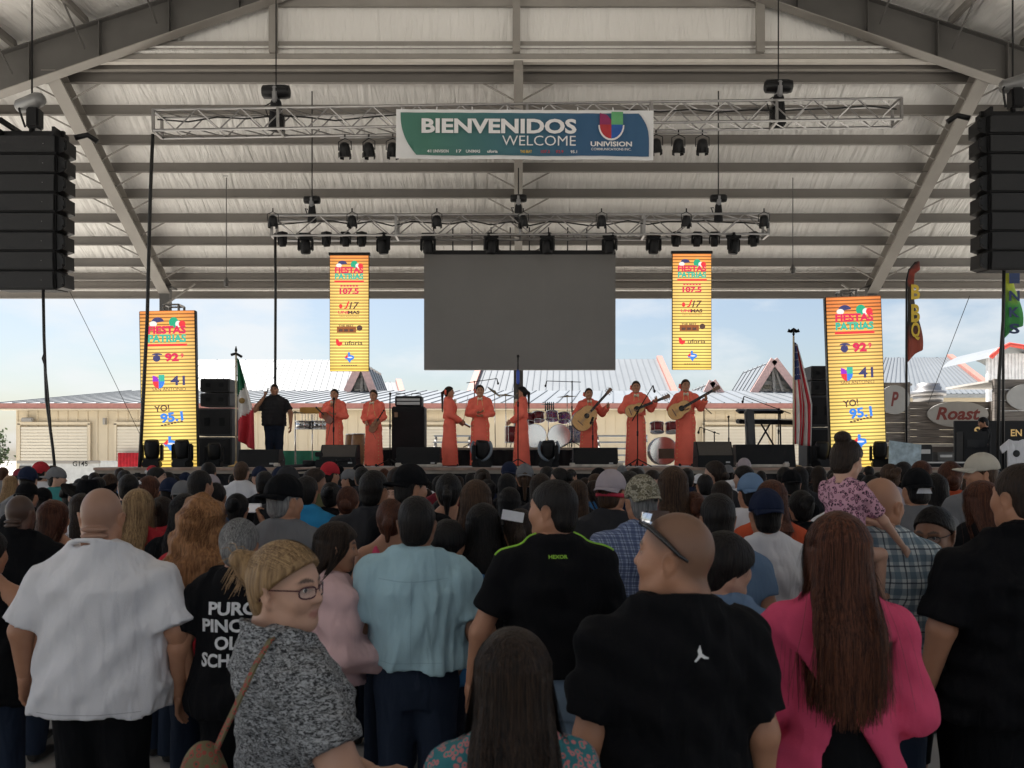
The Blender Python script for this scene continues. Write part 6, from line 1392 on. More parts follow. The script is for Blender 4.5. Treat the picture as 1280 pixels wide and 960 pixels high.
# drums
CHROME = mat('chrome', (.75, .75, .76), .15, metal=1.0, var=0); CYM = mat('cymbal_bronze', (.28, .24, .17), .3, metal=.9, var=.1); SHELLR = mat('drum_red', (.22, .02, .03), .3, coat=.4); SKINW = mat('drum_head', (.7, .69, .66), .5)
def drum(parent, name, c, r, h, m, rot=(0, 0, 0), face=SKINW):
    mb = MB(); Mx = Euler(rot).to_matrix(); mb.lathe([(r, -h / 2), (r, h / 2)], c, 22, Mx); d_ = mb.build(name, m, parent)
    for z in (-h / 2, h / 2): mb = MB(); mb.lathe([(r, z - .012), (r + .014, z - .012), (r + .014, z + .012), (r, z + .012)], c, 22, Mx); mb.build('hoop', CHROME, d_)
    for z in (-h / 2 - .004, h / 2 + .004): mb = MB(); mb.lathe([(r * .97, z - .002), (r * .97, z + .002)], c, 22, Mx); mb.build('drum_head', face, d_)
    for k_ in range(6): a = k_ * 1.047; mb = MB(); mb.tube([Vector(c) + Mx @ Vector(((r + .016) * math.cos(a), (r + .016) * math.sin(a), z)) for z in (-h / 2, h / 2)], .006, 5); mb.build('tension_rod', CHROME, d_)
    return d_
def cymbal(parent, c, r, rot): mb = MB(); mb.lathe([(.01, .03), (.03, .025), (.04, .012), (r, -.012), (r, -.016), (.04, .008), (.01, .02)], c, 24, rot); q = mb.build('cymbal', CYM, parent); mb = MB(); mb.tube([Vector(c), (c[0] + .02, c[1], .02)], .011, 6); mb.build('cymbal_stand', CHROME, q)
kit = tag(empty('drum_kit', (P(668, 0, 22).x, 22, ZR)), 'centre drum kit on the riser with red and white print drums', 'drum kit')
PRINT = pattern_mat('drum_print', 'camo', (.62, .60, .62), (.60, .58, .60), (.05, .07, .42), 1.0); PR2 = pattern_mat('drum_print_red', 'camo', (.65, .63, .63), (.45, .04, .08), (.08, .08, .45), 1.0)
drum(kit, 'bass_drum', (.0, .1, .30), .29, .42, SHELLR, (R(90), 0, 0), BLACK); drum(kit, 'bass_drum', (.62, .1, .30), .28, .42, PR2, (R(90), 0, 0), PR2); drum(kit, 'floor_tom', (1.08, .0, .34), .22, .42, PRINT); drum(kit, 'floor_tom', (-.55, .15, .34), .18, .40, SHELLR)
for x, z in ((.10, .78), (.44, .80), (.75, .76), (-.15, .74)): drum(kit, 'rack_tom', (x, .05, z), .14, .2, PR2 if x > .4 else SHELLR, (R(-18), 0, 0))
for c, r, rt in (((-.72, 0, 1.33), .24, (R(8), R(4), 0)), ((.82, .05, 1.30), .26, (R(6), R(-3), 0)), ((.98, .1, .92), .15, (0, R(3), 0)), ((-1.0, .1, 1.42), .22, (R(10), R(38), 0)), ((.35, .3, 1.12), .18, (R(8), 0, 0))): cymbal(kit, c, r, rt)
mb = MB(); mb.tube([(-.6, .3, .02), (-.45, .25, .9)], .014, 6); mb.tube([(.9, .3, .02), (.9, .2, .9)], .014, 6); mb.build('rack_bar', CHROME, kit)
for k_ in range(5): mb = MB(); mb.lathe([(.012, 0), (.02, .03), (.014, .16), (.01, .24)], (.28 + k_ * .05, .1, .92), 8); mb.build('bottle', mat('dark_glass', (.02, .02, .015), .1), kit)
kit2 = tag(empty('drum_kit', (P(828, 0, 19.6).x, 19.6, ZS)), 'small drum kit with grey bass drum between the last guitars', 'drum kit')
drum(kit2, 'bass_drum', (.0, 0, .34), .30, .4, mat('grey_shell', (.22, .22, .23), .4), (R(90), 0, 0), mat('grey_drum_skin', (.30, .29, .28), .5)); mb = MB(); mb.box((.05, -.215, .28), (.34, .004, .22)); mb.build('front_patch', mat('patch_brown', (.13, .09, .06), .6), kit2)
for x in (-.12, .22): drum(kit2, 'rack_tom', (x, 0, .86), .14, .2, SHELLR, (R(-15), 0, 0))
drum(kit2, 'snare', (-.5, .1, .62), .17, .14, CHROME); cymbal(kit2, (-.5, .2, 1.0), .18, (R(6), 0, 0)); cymbal(kit2, (.55, .2, 1.02), .2, (R(8), R(5), 0))
perc = tag(empty('percussion_set', (P(385, 0, 20.5).x, 20.5, ZS)), 'timbales and cymbals on chrome stands behind the man on phone', 'percussion')
for x in (-.1, .28): drum(perc, 'timbale', (x, 0, .95), .18, .18, CHROME)
mb = MB(); 
for a in (-.3, .1, .45): mb.tube([(a, 0, 0), (a, 0, 1.2)], .013, 6)
mb.build('stand', CHROME, perc); cymbal(perc, (-.3, 0, 1.25), .2, (R(6), 0, 0)); mb = MB(); mb.bbox((.16, .1, 1.3), (.75, .06, .15), .02); mb.build('chime_bar', mat('orange_trim', (.65, .34, .07), .5), perc)
for k_ in range(10): mb = MB(); mb.tube([(-.16 + k_ * .07, .1, 1.22), (-.16 + k_ * .07, .1, 1.05 - k_ * .008)], .008, 5); mb.build('chime', CHROME, perc)
for px_, lab in ((448, 'wooden conga drum behind the first mariachi pair'), (440, 'second wooden conga drum close against its twin')):
    cg = tag(empty('conga', (P(px_, 0, 20.6 + (px_ == 440) * .4).x, 20.6 + (px_ == 440) * .4, ZS)), lab, 'conga'); mb = MB(); mb.lathe([(.12, 0), (.15, .25), (.17, .45), (.145, .74)], (0, 0, 0), 18); mb.build('shell', mat('conga_wood', (.32, .17, .08), .4, var=.2, vscale=8), cg); mb = MB(); mb.lathe([(.14, .735), (.155, .735), (.155, .76), (.14, .762)], (0, 0, 0), 18); mb.build('hoop', CHROME, cg)
mb = MB(); n = 30
for k_ in range(n): a = P(340 + k_ * 3.3, 0, 22.6).x; b = P(343.3 + k_ * 3.3, 0, 22.6).x; mb.quad((a, 22.6 + .02 * math.sin(k_), ZS), (b, 22.6 + .02 * math.sin(k_ + 1), ZS), (b, 22.6 + .02 * math.sin(k_ + 1), ZS + .38), (a, 22.6 + .02 * math.sin(k_), ZS + .38))
gb = mb.build('green_cloth', mat('green_banner', (.03, .20, .12), .7), fix=False); tag(gb, 'low green cloth barrier at the back of the stage', 'cloth barrier')
for k_, (px0, px1, lab) in enumerate(((535, 585, 'grey bleacher seats showing between the profile mariachi and riser'), (752, 800, 'grey bleacher seats showing behind the singing mariachi'))):
    bl = tag(empty('bleacher', (P((px0 + px1) / 2, 0, 28).x, 28, 0)), lab, 'bleacher'); W = (px1 - px0) * 28 / F_PX
    for j in range(7): mb = MB(); mb.bbox((0, j * .35, 1.35 + j * .22), (W, .3, .05), .01); mb.build('plank', mat('bleacher_alu', (.32, .34, .37), .5, metal=.3), bl)
    for s in (-1, 1): mb = MB(); mb.tube([(s * W * .45, 0, 0), (s * W * .45, 0, 1.3), (s * W * .45, 2.1, 2.62)], .04, 6); mb.tube([(s * W * .45, 2.1, 0), (s * W * .45, 2.1, 2.6)], .04, 6); mb.build('frame', STEEL, bl)
# keyboards
kb = tag(empty('keyboard', onstage(957, 19.4)), 'black stage keyboard on a stand beside the American flag', 'keyboard'); 
mb = MB(); mb.bbox((0, 0, .98), (1.25, .34, .10), .02, (R(4), R(1), 0)); bd = mb.build('body', BLACK, kb); mb = MB(); mb.bbox((-.0, -.1, 1.032), (1.1, .15, .012), .003, (R(4), 0, 0)); mb.build('keys', SKINW, bd)
mb = MB(); mb.bbox((-.1, .12, 1.22), (1.0, .3, .07), .02, (R(12), 0, 0)); mb.build('upper_keyboard', BLACK, kb)
for a, b in (((-.45, 0, 0), (.1, 0, .94)), ((.45, 0, 0), (-.1, 0, .94)), ((.40, .2, 0), (.36, .15, 1.2)), ((-.4, .2, 0), (-.36, .15, 1.2))): mb = MB(); mb.tube([a, b], .02, 6); mb.build('stand_tube', BLACKM, kb)
dk = tag(empty('column_speaker', onstage(938, 18.9)), 'slim dark column leaning beside the keyboard', 'column speaker'); mb = MB(); mb.bbox((0, 0, .62), (.19, .16, 1.2), .03, (0, R(-3), 0)); mb.build('body', mat('dark_slate', (.05, .055, .06), .5), dk); mb = MB(); mb.bbox((.03, 0, .02), (.4, .3, .04), .01); mb.build('base', BLACKM, dk)
# floor moving heads
for k_, (px, y, d_, sc, lab) in enumerate(((602, 584, 17.05, .92, 'in front of the gown with cream bow tie'), (686, 582, 17.05, .92, 'at stage front beside the centre stand'), (190, 586, 17.1, .95, 'at the orange panel foot by the hanging cable'), (228, 586, 17.1, .95, 'at the orange panel foot by the speaker stack'), (268, 585, 17.5, .85, 'in front of the first speaker stack'), (1027, 574, 17.4, .9, 'in front of the second speaker stack'), (1100, 572, 17.4, .9, 'at the foot of the panel near the food stalls'))):
    o = put(mh, 'm', (P(px, 0, d_).x, d_, ZS), sc, 'black moving head lamp standing ' + lab, 'stage lamp', 'moving heads standing on the stage', R((30, -30, 10, -10, 0, 20, -15)[k_]), True)
for px, lab in ((602, 'first'), (686, 'second')):
    p = onstage(px, 17.0); mb = MB(); pts = [(.19 * math.cos(R(a)), 0, .36 + .22 * math.sin(R(a))) for a in range(-220, 41, 13)]; mb.tube(pts, .03, 8)
    o = mb.build('lamp_guard', mat('blue_grey_yoke', (.16, .19, .23), .35), loc=p); tag(o, 'blue grey ring yoke around the %s stage front lamp' % lab, 'lamp yoke')
# side platform with desk by the stalls
pf = tag(empty('mixing_platform', (P(1220, 0, 18.5).x, 18.5, 0)), 'dark equipment platform and road cases next to the stage', 'platform'); mb = MB(); mb.bbox((.5, .9, .7), (4.2, 2.4, 1.4), .02); mb.build('base', BLACKC, pf)
rc = tag(empty('road_case', (P(1190, 0, 17.6).x, 17.6, 1.42)), 'black road case with silver edges under the stall signs', 'road case'); W = 88 * 17.6 / F_PX; mb = MB(); mb.bbox((0, .3, .20), (W, .6, .36), .01); mb.build('body', BLACK, rc)
for z in (.02, .38): mb = MB(); mb.box((0, -.005, z), (W + .02, .03, .03)); mb.build('edge_trim', ALU, rc)
for x in (-W / 2, W / 2): mb = MB(); mb.box((x, -.005, .2), (.03, .03, .39)); mb.build('edge_trim', ALU, rc)
for x in (-.28, .28): mb = MB(); mb.box((x, -.008, .2), (.2, .012, .14)); q = mb.build('latch_plate', ALU, rc); mb = MB(); mb.box((x, -.016, .2), (.13, .008, .09)); mb.build('recess', BLACKM, q)
for px_, lab, mm_, wv_, hv_ in ((1152, 'small silver and black mixer box on the road case', BLACKM, .3, .35), (1178, 'low grey rack unit on the road case', STEEL_D, .35, .2), (1215, 'open black equipment lid behind the working man', BLACK, .5, .62)):
    e = tag(empty('equipment_box', (P(px_, 0, 17.9).x, 17.9, 1.81)), lab, 'equipment'); mb = MB(); mb.bbox((0, 0, hv_ / 2), (wv_, .3, hv_), .015); q = mb.build('case', mm_, e); mb = MB(); mb.box((0, -.155, hv_ * .6), (wv_ * .7, .008, hv_ * .25)); mb.build('panel', ALU if wv_ < .4 else BLACKM, q)
mb = MB(); mb.box((0, 0, .02), (.62, .02, .46), (R(-14), R(8), 0)); sm_ = mb.build('sheet_board', mat('pale_blue_paper', (.36, .45, .50), .6, var=.35, vscale=9)); sm_.location = (P(1131, 0, 16.9).x, 16.9, P(0, 569, 16.9).z); tag(sm_, 'pale blue paper board propped on the stage edge', 'board')
bk = tag(empty('backdrop_board', (P(1250, 0, 22).x, 22, 0)), 'black board with gold letters behind the working man', 'board'); z1_ = P(0, 526, 22).z; mb = MB(); mb.bbox((0, 0, z1_ / 2), (2.3, .08, z1_), .01); mb.build('panel', BLACK, bk); text('S', bk, GOLD, (-.62, -.05, z1_ - .28), .26, bold=.02, shear=.3); text('EN', bk, GOLD, (.38, -.05, z1_ - .3), .17, bold=.02)
person('dark-haired technician in black shirt bent over equipment by the stalls', (P(1230, 0, 18.6).x, 18.6), P(0, 521, 18.6).z - 1.1, 62, 'm', 1.05, 1.1, 1.05, 'tan', (10, -12, 0), A_LOW, top='black', bottom='black', hair='short', hcol='black', res=.02, hres=.009, z0=1.1 if False else 1.402 - .302, buzz=(.7, (.02, .015, .012)))
mb = MB(); mb.prism([(-.17, 0), (.17, 0), (.17, .38), (.27, .30), (.33, .42), (.14, .58), (.06, .55), (-.06, .55), (-.14, .58), (-.33, .42), (-.27, .30), (-.17, .38)], .03); ts = mb.build('display_shirt', CLOTH['white']); ts.location = (P(1270, 0, 17.3).x, 17.3, P(0, 586, 17.3).z); tag(ts, 'white printed T-shirt hung up for sale at photo edge', 'shirt')
mb = MB(); mb.lathe([(.05, -.002), (.07, 0), (.05, .002)], (0, -.02, .3), 14, (R(90), 0, 0)); mb.build('print_ring', BLACKM, ts); text('S', ts, BLACKM, (.0, -.02, .3), .07)
# video jib in front of the stage
jb = tag(empty('video_camera', P(395, 581, 15.2)), 'black video camera rig on a tripod below the green barrier', 'video camera')
mb = MB(); mb.bbox((.18, 0, .02), (.38, .14, .14), .02); mb.build('body', BLACK, jb); mb = MB(); mb.lathe([(.05, 0), (.06, .1), (.06, .2)], (-.02, 0, .02), 12, (0, R(-90), 0)); mb.build('lens', BLACK, jb); mb = MB(); mb.tube([(-.55, 0, -.03), (.0, 0, .0), (.6, 0, .09)], .03, 6); mb.tube([(-.5, 0, -.12), (.2, 0, -.06)], .02, 6); mb.build('arm', BLACKM, jb)
mb = MB(); mb.bbox((.05, 0, .18), (.12, .08, .08), .01); mb.tube([(.08, 0, .1), (.1, 0, .32)], .012, 5); mb.build('viewfinder', BLACK, jb)
for k_ in range(3): a = R(90 + 120 * k_); mb = MB(); mb.tube([(0, 0, -.1), (.5 * math.cos(a), .5 * math.sin(a), -jb.location.z)], .022, 6); mb.build('tripod_leg', BLACKM, jb)
# ------------------------------------------------------------------ the crowd
from mathutils.bvhtree import BVHTree
def child(o, name):
    for c in o.children:
        if c.name.split('.')[0] == name: return c
def on_back(o, me_src, name, m, parent=None, part='top', off=.004, front=False):
    """wrap flat shapes (local x,z) onto the back of a garment"""
    t = child(o, part); me = t.data; bv = BVHTree.FromPolygons([v.co for v in me.vertices], [tuple(p.vertices) for p in me.polygons])
    m2 = me_src.copy(); bm = bmesh.new(); bm.from_mesh(m2); bmesh.ops.triangulate(bm, faces=bm.faces); bmesh.ops.subdivide_edges(bm, edges=[e for e in bm.edges if e.calc_length() > .02], cuts=1); bm.to_mesh(m2); bm.free()
    s = 1 if not front else -1
    for v in m2.vertices:
        hit = bv.ray_cast(Vector((v.co.x, -1 * s, v.co.z)), Vector((0, s, 0)))
        v.co.y = (hit[0].y - off * s) if hit[0] else -.12 * s
    return link(name, m2, t, m)
def flat_text(body, x, z, h, w=None, bold=.0):
    me = text_mesh(body, 1.0, bold).copy(); co = np.array([v.co for v in me.vertices]); mn, mxx = co.min(0), co.max(0); sy = h / (mxx[1] - mn[1]); sx = w / (mxx[0] - mn[0]) if w else sy
    for v in me.vertices: v.co = Vector(((v.co.x - (mn[0] + mxx[0]) / 2) * sx + x, 0, (v.co.y - (mn[1] + mxx[1]) / 2) * sy + z))
    return me
def XY(px, d): return (P(px, 0, d).x, d)
PLACED = []; COVER = np.zeros((240, 400), bool)          # half-resolution coverage used to skip heads nobody could see
YXG = np.mgrid[0:240, -40:360] * 4
def mark(px, ytop, d, wfac=1.0, test=False):
    k = F_PX / d; hw = .085 * k; sh = .24 * k * wfac; y0 = ytop; ok = None; yy, xx = YXG
    hd = ((xx - px) / hw) ** 2 + ((yy - (y0 + .12 * k)) / (.125 * k)) ** 2 < 1
    if test: a = hd & (yy < 960) & (xx > -4) & (xx < 1284); vis = a & ~COVER; return vis.sum(), max(1, a.sum())
    bd = (np.abs(xx - px) < sh * np.clip((yy - (y0 + .25 * k)) / (.06 * k) * .3 + .55, 0, 1)) & (yy > y0 + .25 * k); COVER[hd | bd] = True
def reg(px, ytop, d, wfac=1.0): PLACED.append((P(px, 0, d).x, d, wfac)); mark(px, ytop, d, wfac)
def lens_mat():
    m = mat('spectacle_lens', (.9, .88, .88), .02, var=0); b = m.node_tree.nodes['Principled BSDF']; b.inputs['Alpha'].default_value = .14; return m
NEAR = dict(res=.0135, hres=.0055, gres=.0115)
def near(label, px, ytop, d, hx=0, **kw):
    H = P(px, ytop, d).z; q = dict(NEAR); q.update(kw); o = person(label, XY(px, d), H, **q); reg(px, ytop, d, kw.get('w', 1)); return o
DKB = (.86, (.025, .018, .014))
# big man in white
wm = near('big bald man in plain white T-shirt seen from behind', 128, 610, 3.85, sex='m', w=1.5, belly=1.5, armr=1.22, skin='tan', hair=None, buzz=(.42, (.17, .14, .125)), rolls=True, top='white', hem=.755, loose=.026, sleeve=.86, bottom='black', arms={n: ((.335, -.03, 1.12), (.365, .05, .91)) for n in 'LR'}, seed=11, rot=2, head=(6, 0, 0, 1.06))
# woman with lettered shirt
pw = near('grey-haired woman with low bun in black PURO lettered T-shirt', 300, 648, 3.9, sex='f', w=1.25, belly=1.2, armr=1.15, hair='lowbun', hcol='grey', strands=900, top='black', hem=.82, loose=.014, sleeve=.6, bottom='black', seed=4, rot=4, buzz=(.9, (.05, .048, .046)), head=(-8, 0, 0))
LETT = mat('shirt_lettering', (.62, .62, .63), .7, var=.15, vscale=40)
for body, z, h, w_ in (('PURO', 1.325, .062, .235), ('PINCHE', 1.245, .062, .30), ('OLD', 1.165, .062, .17), ('SCHOOL', 1.085, .062, .31)): on_back(pw, flat_text(body, .0, z, h, w_, .035), 'lettering', LETT)
# woman with glasses
gw = near('woman with glasses and messy blonde bun in heather grey T-shirt', 360, 676, 2.4, sex='f', w=1.2, belly=1.3, armr=1.3, skin='light', hair='bun', hcol='blonde', strands=2000, top='heather grey', hem=.82, loose=.012, sleeve=.58, bottom='black', eyes=True, seed=8, rot=-58, head=(-52, -3, 3, 1.04), fat=1, arms={'R': ((.33, .07, 1.10), (.14, .30, 1.00)), 'L': ((.29, .02, 1.13), (.06, .28, 1.0))}, buzz=(.75, (.13, .08, .045)))
glasses(gw, mat('plum_frame', (.06, .015, .025), .25, var=0), lens_mat())
mb = MB(); rr = random.Random(4)                        # loose ends of the bun
for k in range(90):
    a = rr.uniform(-2.6, .9); l = rr.uniform(.03, .085); s0 = Vector((rr.uniform(-.03, .03), -.135 + rr.uniform(-.02, .02), .155 + rr.uniform(-.035, .035))); dr = Vector((rr.uniform(-.4, .4), -.8 + .2 * math.cos(a), math.sin(a) * .9)).normalized(); mb.tube([s0, s0 + dr * l * .5 + Vector((0, 0, .01)), s0 + dr * l + Vector((0, 0, -.02))], [.0022, .0016, .0006], 3)
head_part(gw, mb, 'loose_hair', mat('loose_blonde', (.30, .18, .085), .5, var=.4, vscale=60))
mb = MB(); st_ = [P(353, 786, 2.36), P(338, 800, 2.26), P(320, 830, 2.19), P(300, 872, 2.17), P(281, 912, 2.17), P(264, 950, 2.18)]
for a, b in zip(st_[:-1], st_[1:]): bar(mb, a - (b - a) * .04, b + (b - a) * .04, .006, .017, (.8, -.6, .2))
bg = mb.build('shoulder_bag', CLOTH['floral bag']); tag(bg, 'floral shoulder bag with thin strap hanging on the woman with glasses', 'bag')
V_, F_ = surf(folds(sd_union([sd_ell(tuple(P(254, 966, 2.18)), (.04, .05, .07), .02), sd_ell(tuple(P(248, 1000, 2.18)), (.06, .06, .08), .05)]), .006, 3, 40, 30), tuple(P(254, 960, 2.18) - Vector((.16, .12, .20))), tuple(P(254, 960, 2.18) + Vector((.16, .12, .14))), .009); link('pouch', np_mesh('pouch', V_, F_), bg, CLOTH['floral bag'])
# profile woman in pink
near('dark-haired young woman in pale pink blouse standing in profile', 419, 652, 4.0, sex='f', skin='tan', hair='long', hcol='dark brown', hlen=.22, strands=900, top='pink', tkind='long', hem=.95, loose=.028, bottom='black', rot=-72, head=(-6, -6, 0), eyes=True, seed=5, arms={'R': ((.22, .0, 1.12), (.10, .24, 1.05)), 'L': ((.22, .0, 1.12), (.06, .22, 1.05))})
# light blue shirt
lb = near('man in light blue short-sleeved shirt and dark jeans', 521, 620, 3.95, sex='m', w=1.1, belly=1.15, armr=1.08, skin='brown', hair='short', hcol='black', strands=900, top='light blue', tkind='shirt', hem=.98, loose=.026, sleeve=.78, bottom='jeans', seed=21, buzz=DKB, rot=-2, arms={'R': ((.27, -.02, 1.13), (.20, .16, .95)), 'L': ((.27, -.02, 1.13), (.20, .16, .98))})
SEAM = mat('shirt_seam', (.27, .40, .46), .9, var=0)
def strip(pts, w_=.004):
    m_ = MB()
    for (x0, z0_), (x1, z1_) in zip(pts[:-1], pts[1:]):
        d_ = Vector((x1 - x0, z1_ - z0_)).normalized(); nx_, nz_ = -d_.y * w_ / 2, d_.x * w_ / 2; m_.add([(x0 - nx_, 0, z0_ - nz_), (x1 - nx_, 0, z1_ - nz_), (x1 + nx_, 0, z1_ + nz_), (x0 + nx_, 0, z0_ + nz_)], [(0, 1, 2, 3)])
    return m_.mesh('seam')
on_back(lb, strip([(-.155 + .31 * k / 24, 1.375 - .012 * math.sin(math.pi * k / 24)) for k in range(25)]), 'yoke_seam', SEAM, off=.0015)
on_back(lb, strip([(0, 1.37 - .38 * k / 24) for k in range(25)], .003), 'back_pleat', SEAM, off=.0015)
on_back(lb, strip([(-.15 + .30 * k / 24, 1.004) for k in range(25)], .003), 'hem_seam', SEAM, off=.0015)
on_back(wm, strip([(-.22 + .44 * k / 30, .792) for k in range(31)], .003), 'hem_seam', mat('white_stitch', (.42, .41, .43), .9, var=0), off=.0015)
# black shirt, green piping
gp = near('man in black sport shirt with green shoulder piping and jeans', 692, 600, 3.65, sex='m', w=.97, belly=1.0, armr=1.0, skin='tan', hair='crop', hcol='black', strands=1200, top='black', hem=.96, loose=.016, sleeve=.66, bottom='light jeans', seed=31, buzz=(.9, (.022, .016, .013)), rot=6, head=(52, 0, 0), eyes=True, arms={'L': ((.30, -.02, 1.12), (.33, .04, .90)), 'R': ((.27, .0, 1.12), (.12, .20, 1.06))})
GRN = mat('lime_piping', (.28, .55, .04), .6, var=.1)
on_back(gp, flat_text('HEXOR', .0, 1.43, .014, .075, .03), 'lettering', GRN)
t_ = child(gp, 'top'); bv = BVHTree.FromPolygons([v.co for v in t_.data.vertices], [tuple(p.vertices) for p in t_.data.polygons])
for s in (-1, 1):
    pts = []
    for u in np.linspace(0, 1, 16):
        x = s * (.075 + .165 * u); h = bv.ray_cast(Vector((x, -.03, 1.8)), Vector((0, 0, -1)))
        if h[0]: pts.append(h[0] + Vector((0, 0, .001)))
    mb = MB(); mb.tube(pts, .0055, 5); mb.build('piping', GRN, t_)
# girl with long hair
near('girl with long straight brown hair in teal floral top', 641, 785, 1.95, sex='f', w=.86, belly=.86, armr=.85, skin='tan', hair='long', hcol='dark brown', hlen=.46, strands=2800, hwid=1.12, top='teal floral', hem=.85, loose=.014, sleeve=.5, bottom='jeans', seed=6, rot=3, head=(0, 2, 0, 1.08))
# man with sunglasses on his head
sg = near('shaven-headed man in black T-shirt with sunglasses on his head', 842, 640, 2.42, sex='m', w=1.04, belly=1.15, armr=1.06, skin='tan', hair=None, buzz=(.66, (.075, .048, .034)), beard=.8, fat=1, top='black', hem=.82, loose=.022, sleeve=.75, bottom='black', seed=17, rot=3, head=(58, 3, 0, 1.05), eyes=True)
jm = [(-.10, .52), (-.04, .55), (-.02, .42), (.04, .2), (.06, .06), (.30, -.12), (.5, -.20), (.48, -.30), (.2, -.26), (.0, -.14), (-.1, -.22), (-.34, -.40), (-.46, -.34), (-.24, -.12), (-.16, .02), (-.22, .20), (-.18, .34), (-.13, .40)]
mj = MB(); mj.add([(x * .045 + .035, 0, z * .045 + 1.375) for x, z in jm], [tuple(range(len(jm)))]); on_back(sg, mj.mesh('logo'), 'logo', mat('logo_white', (.7, .7, .7), .6, var=0))
SGL = mat('sunglass_black', (.012, .012, .014), .12, var=0); mb = MB()
for s in (-1, 1): mb.tube([(s * .062, .088, .200), (s * .082, .050, .190), (s * .088, .0, .155), (s * .087, -.040, .122), (s * .083, -.062, .108)], [.006, .008, .0075, .006, .004], 6)
sgo = head_part(sg, mb, 'sunglasses', SGL); mb = MB(); n = 14; vs_ = []
for i in range(n + 1):
    a = R(-62 + 124 * i / n)
    for z, rr_ in ((.186, .100), (.205, .108), (.228, .099)): vs_.append((math.sin(a) * rr_ * .80, math.cos(a) * rr_ + .004, z))
mb.add(vs_, [(i * 3 + j, (i + 1) * 3 + j, (i + 1) * 3 + j + 1, i * 3 + j + 1) for i in range(n) for j in range(2)], True); mb.build('lens', mat('mirror_lens', (.55, .57, .6), .08, metal=.9, var=0), sgo, fix=False)
# woman in hot pink
near('long-haired woman in hot pink split-back top', 1046, 640, 2.7, sex='f', w=1.0, belly=1.0, armr=1.0, skin='tan', hair='long', hcol='auburn', hlen=.36, strands=3200, hwid=1.02, top='hot pink', tkind='slit', hem=.80, loose=.016, sleeve=1.25, bottom='light jeans', seed=9, rot=-4, undertop='black', head=(0, 2, 0, 1.06), arms={n: ((.235, .0, 1.13), (.15, .20, 1.02)) for n in 'LR'})
# man with child on shoulders
pm = near('bald man in teal plaid shirt carrying a small girl', 1102, 597, 3.9, sex='m', w=1.0, belly=1.0, skin='tan', hair=None, buzz=(.25, (.12, .08, .06)), top='teal plaid', tkind='shirt', hem=.86, loose=.016, bottom='jeans', rot=-12, head=(-38, 4, 0), seed=3, arms={'L': ((.27, .12, 1.22), (.16, .16, 1.40)), 'R': ((.28, .0, 1.13), (.2, .2, .95))})
td = person('small girl in pink leopard print top riding on shoulders', (P(1056, 0, 3.68).x, 3.68), P(0, 549, 3.68).z - 1.04, -58, 'f', .95, 1.0, .95, 'light', (8, -14, 0, 1.42), {'R': ((.22, .22, 1.14), (.20, .52, .90)), 'L': ((.18, .20, 1.18), (.02, .44, 1.10))}, 'relax', 'leopard pink', 'tee', .82, .02, .72, 'navy', 'shorts', 'topbun', 'dark brown', strands=700, res=.014, hres=.006, z0=1.04, legs='sit', seed=2, eyes=True)
# woman looking down
lw = near('woman with glasses in dark tank top looking down', 1170, 632, 4.05, sex='f', w=.95, belly=1.05, armr=1.1, skin='brown', hair='pulled', hcol='black', strands=700, top='charcoal', tkind='tank', hem=.86, bottom='black', bkind='shorts', rot=128, head=(4, -13, 0, 1.05), eyes=True, seed=7, arms={n: ((.24, .04, 1.13), (.05, .26, 1.16)) for n in 'LR'})
glasses(lw, mat('black_frame', (.015, .013, .013), .25, var=0), lens_mat())
near('tall heavy man in black T-shirt cut by the photo edge', 1276, 580, 3.45, sex='m', w=1.35, belly=1.35, armr=1.2, skin='tan', hair='crop', hcol='dark brown', strands=1000, buzz=(.75, (.05, .035, .025)), top='black', hem=.80, loose=.026, sleeve=.85, bottom='black', seed=41, rot=-5, head=(22, 0, 0, 1.04), rolls=True)
near('dark-haired boy with mop fringe behind the man with sunglasses', 904, 665, 3.2, sex='m', w=.9, belly=.9, skin='light', hair='mop', hcol='black', strands=2200, top='slate blue', bottom='jeans', rot=-40, head=(-32, -4, 0, 1.06), eyes=True, seed=12)
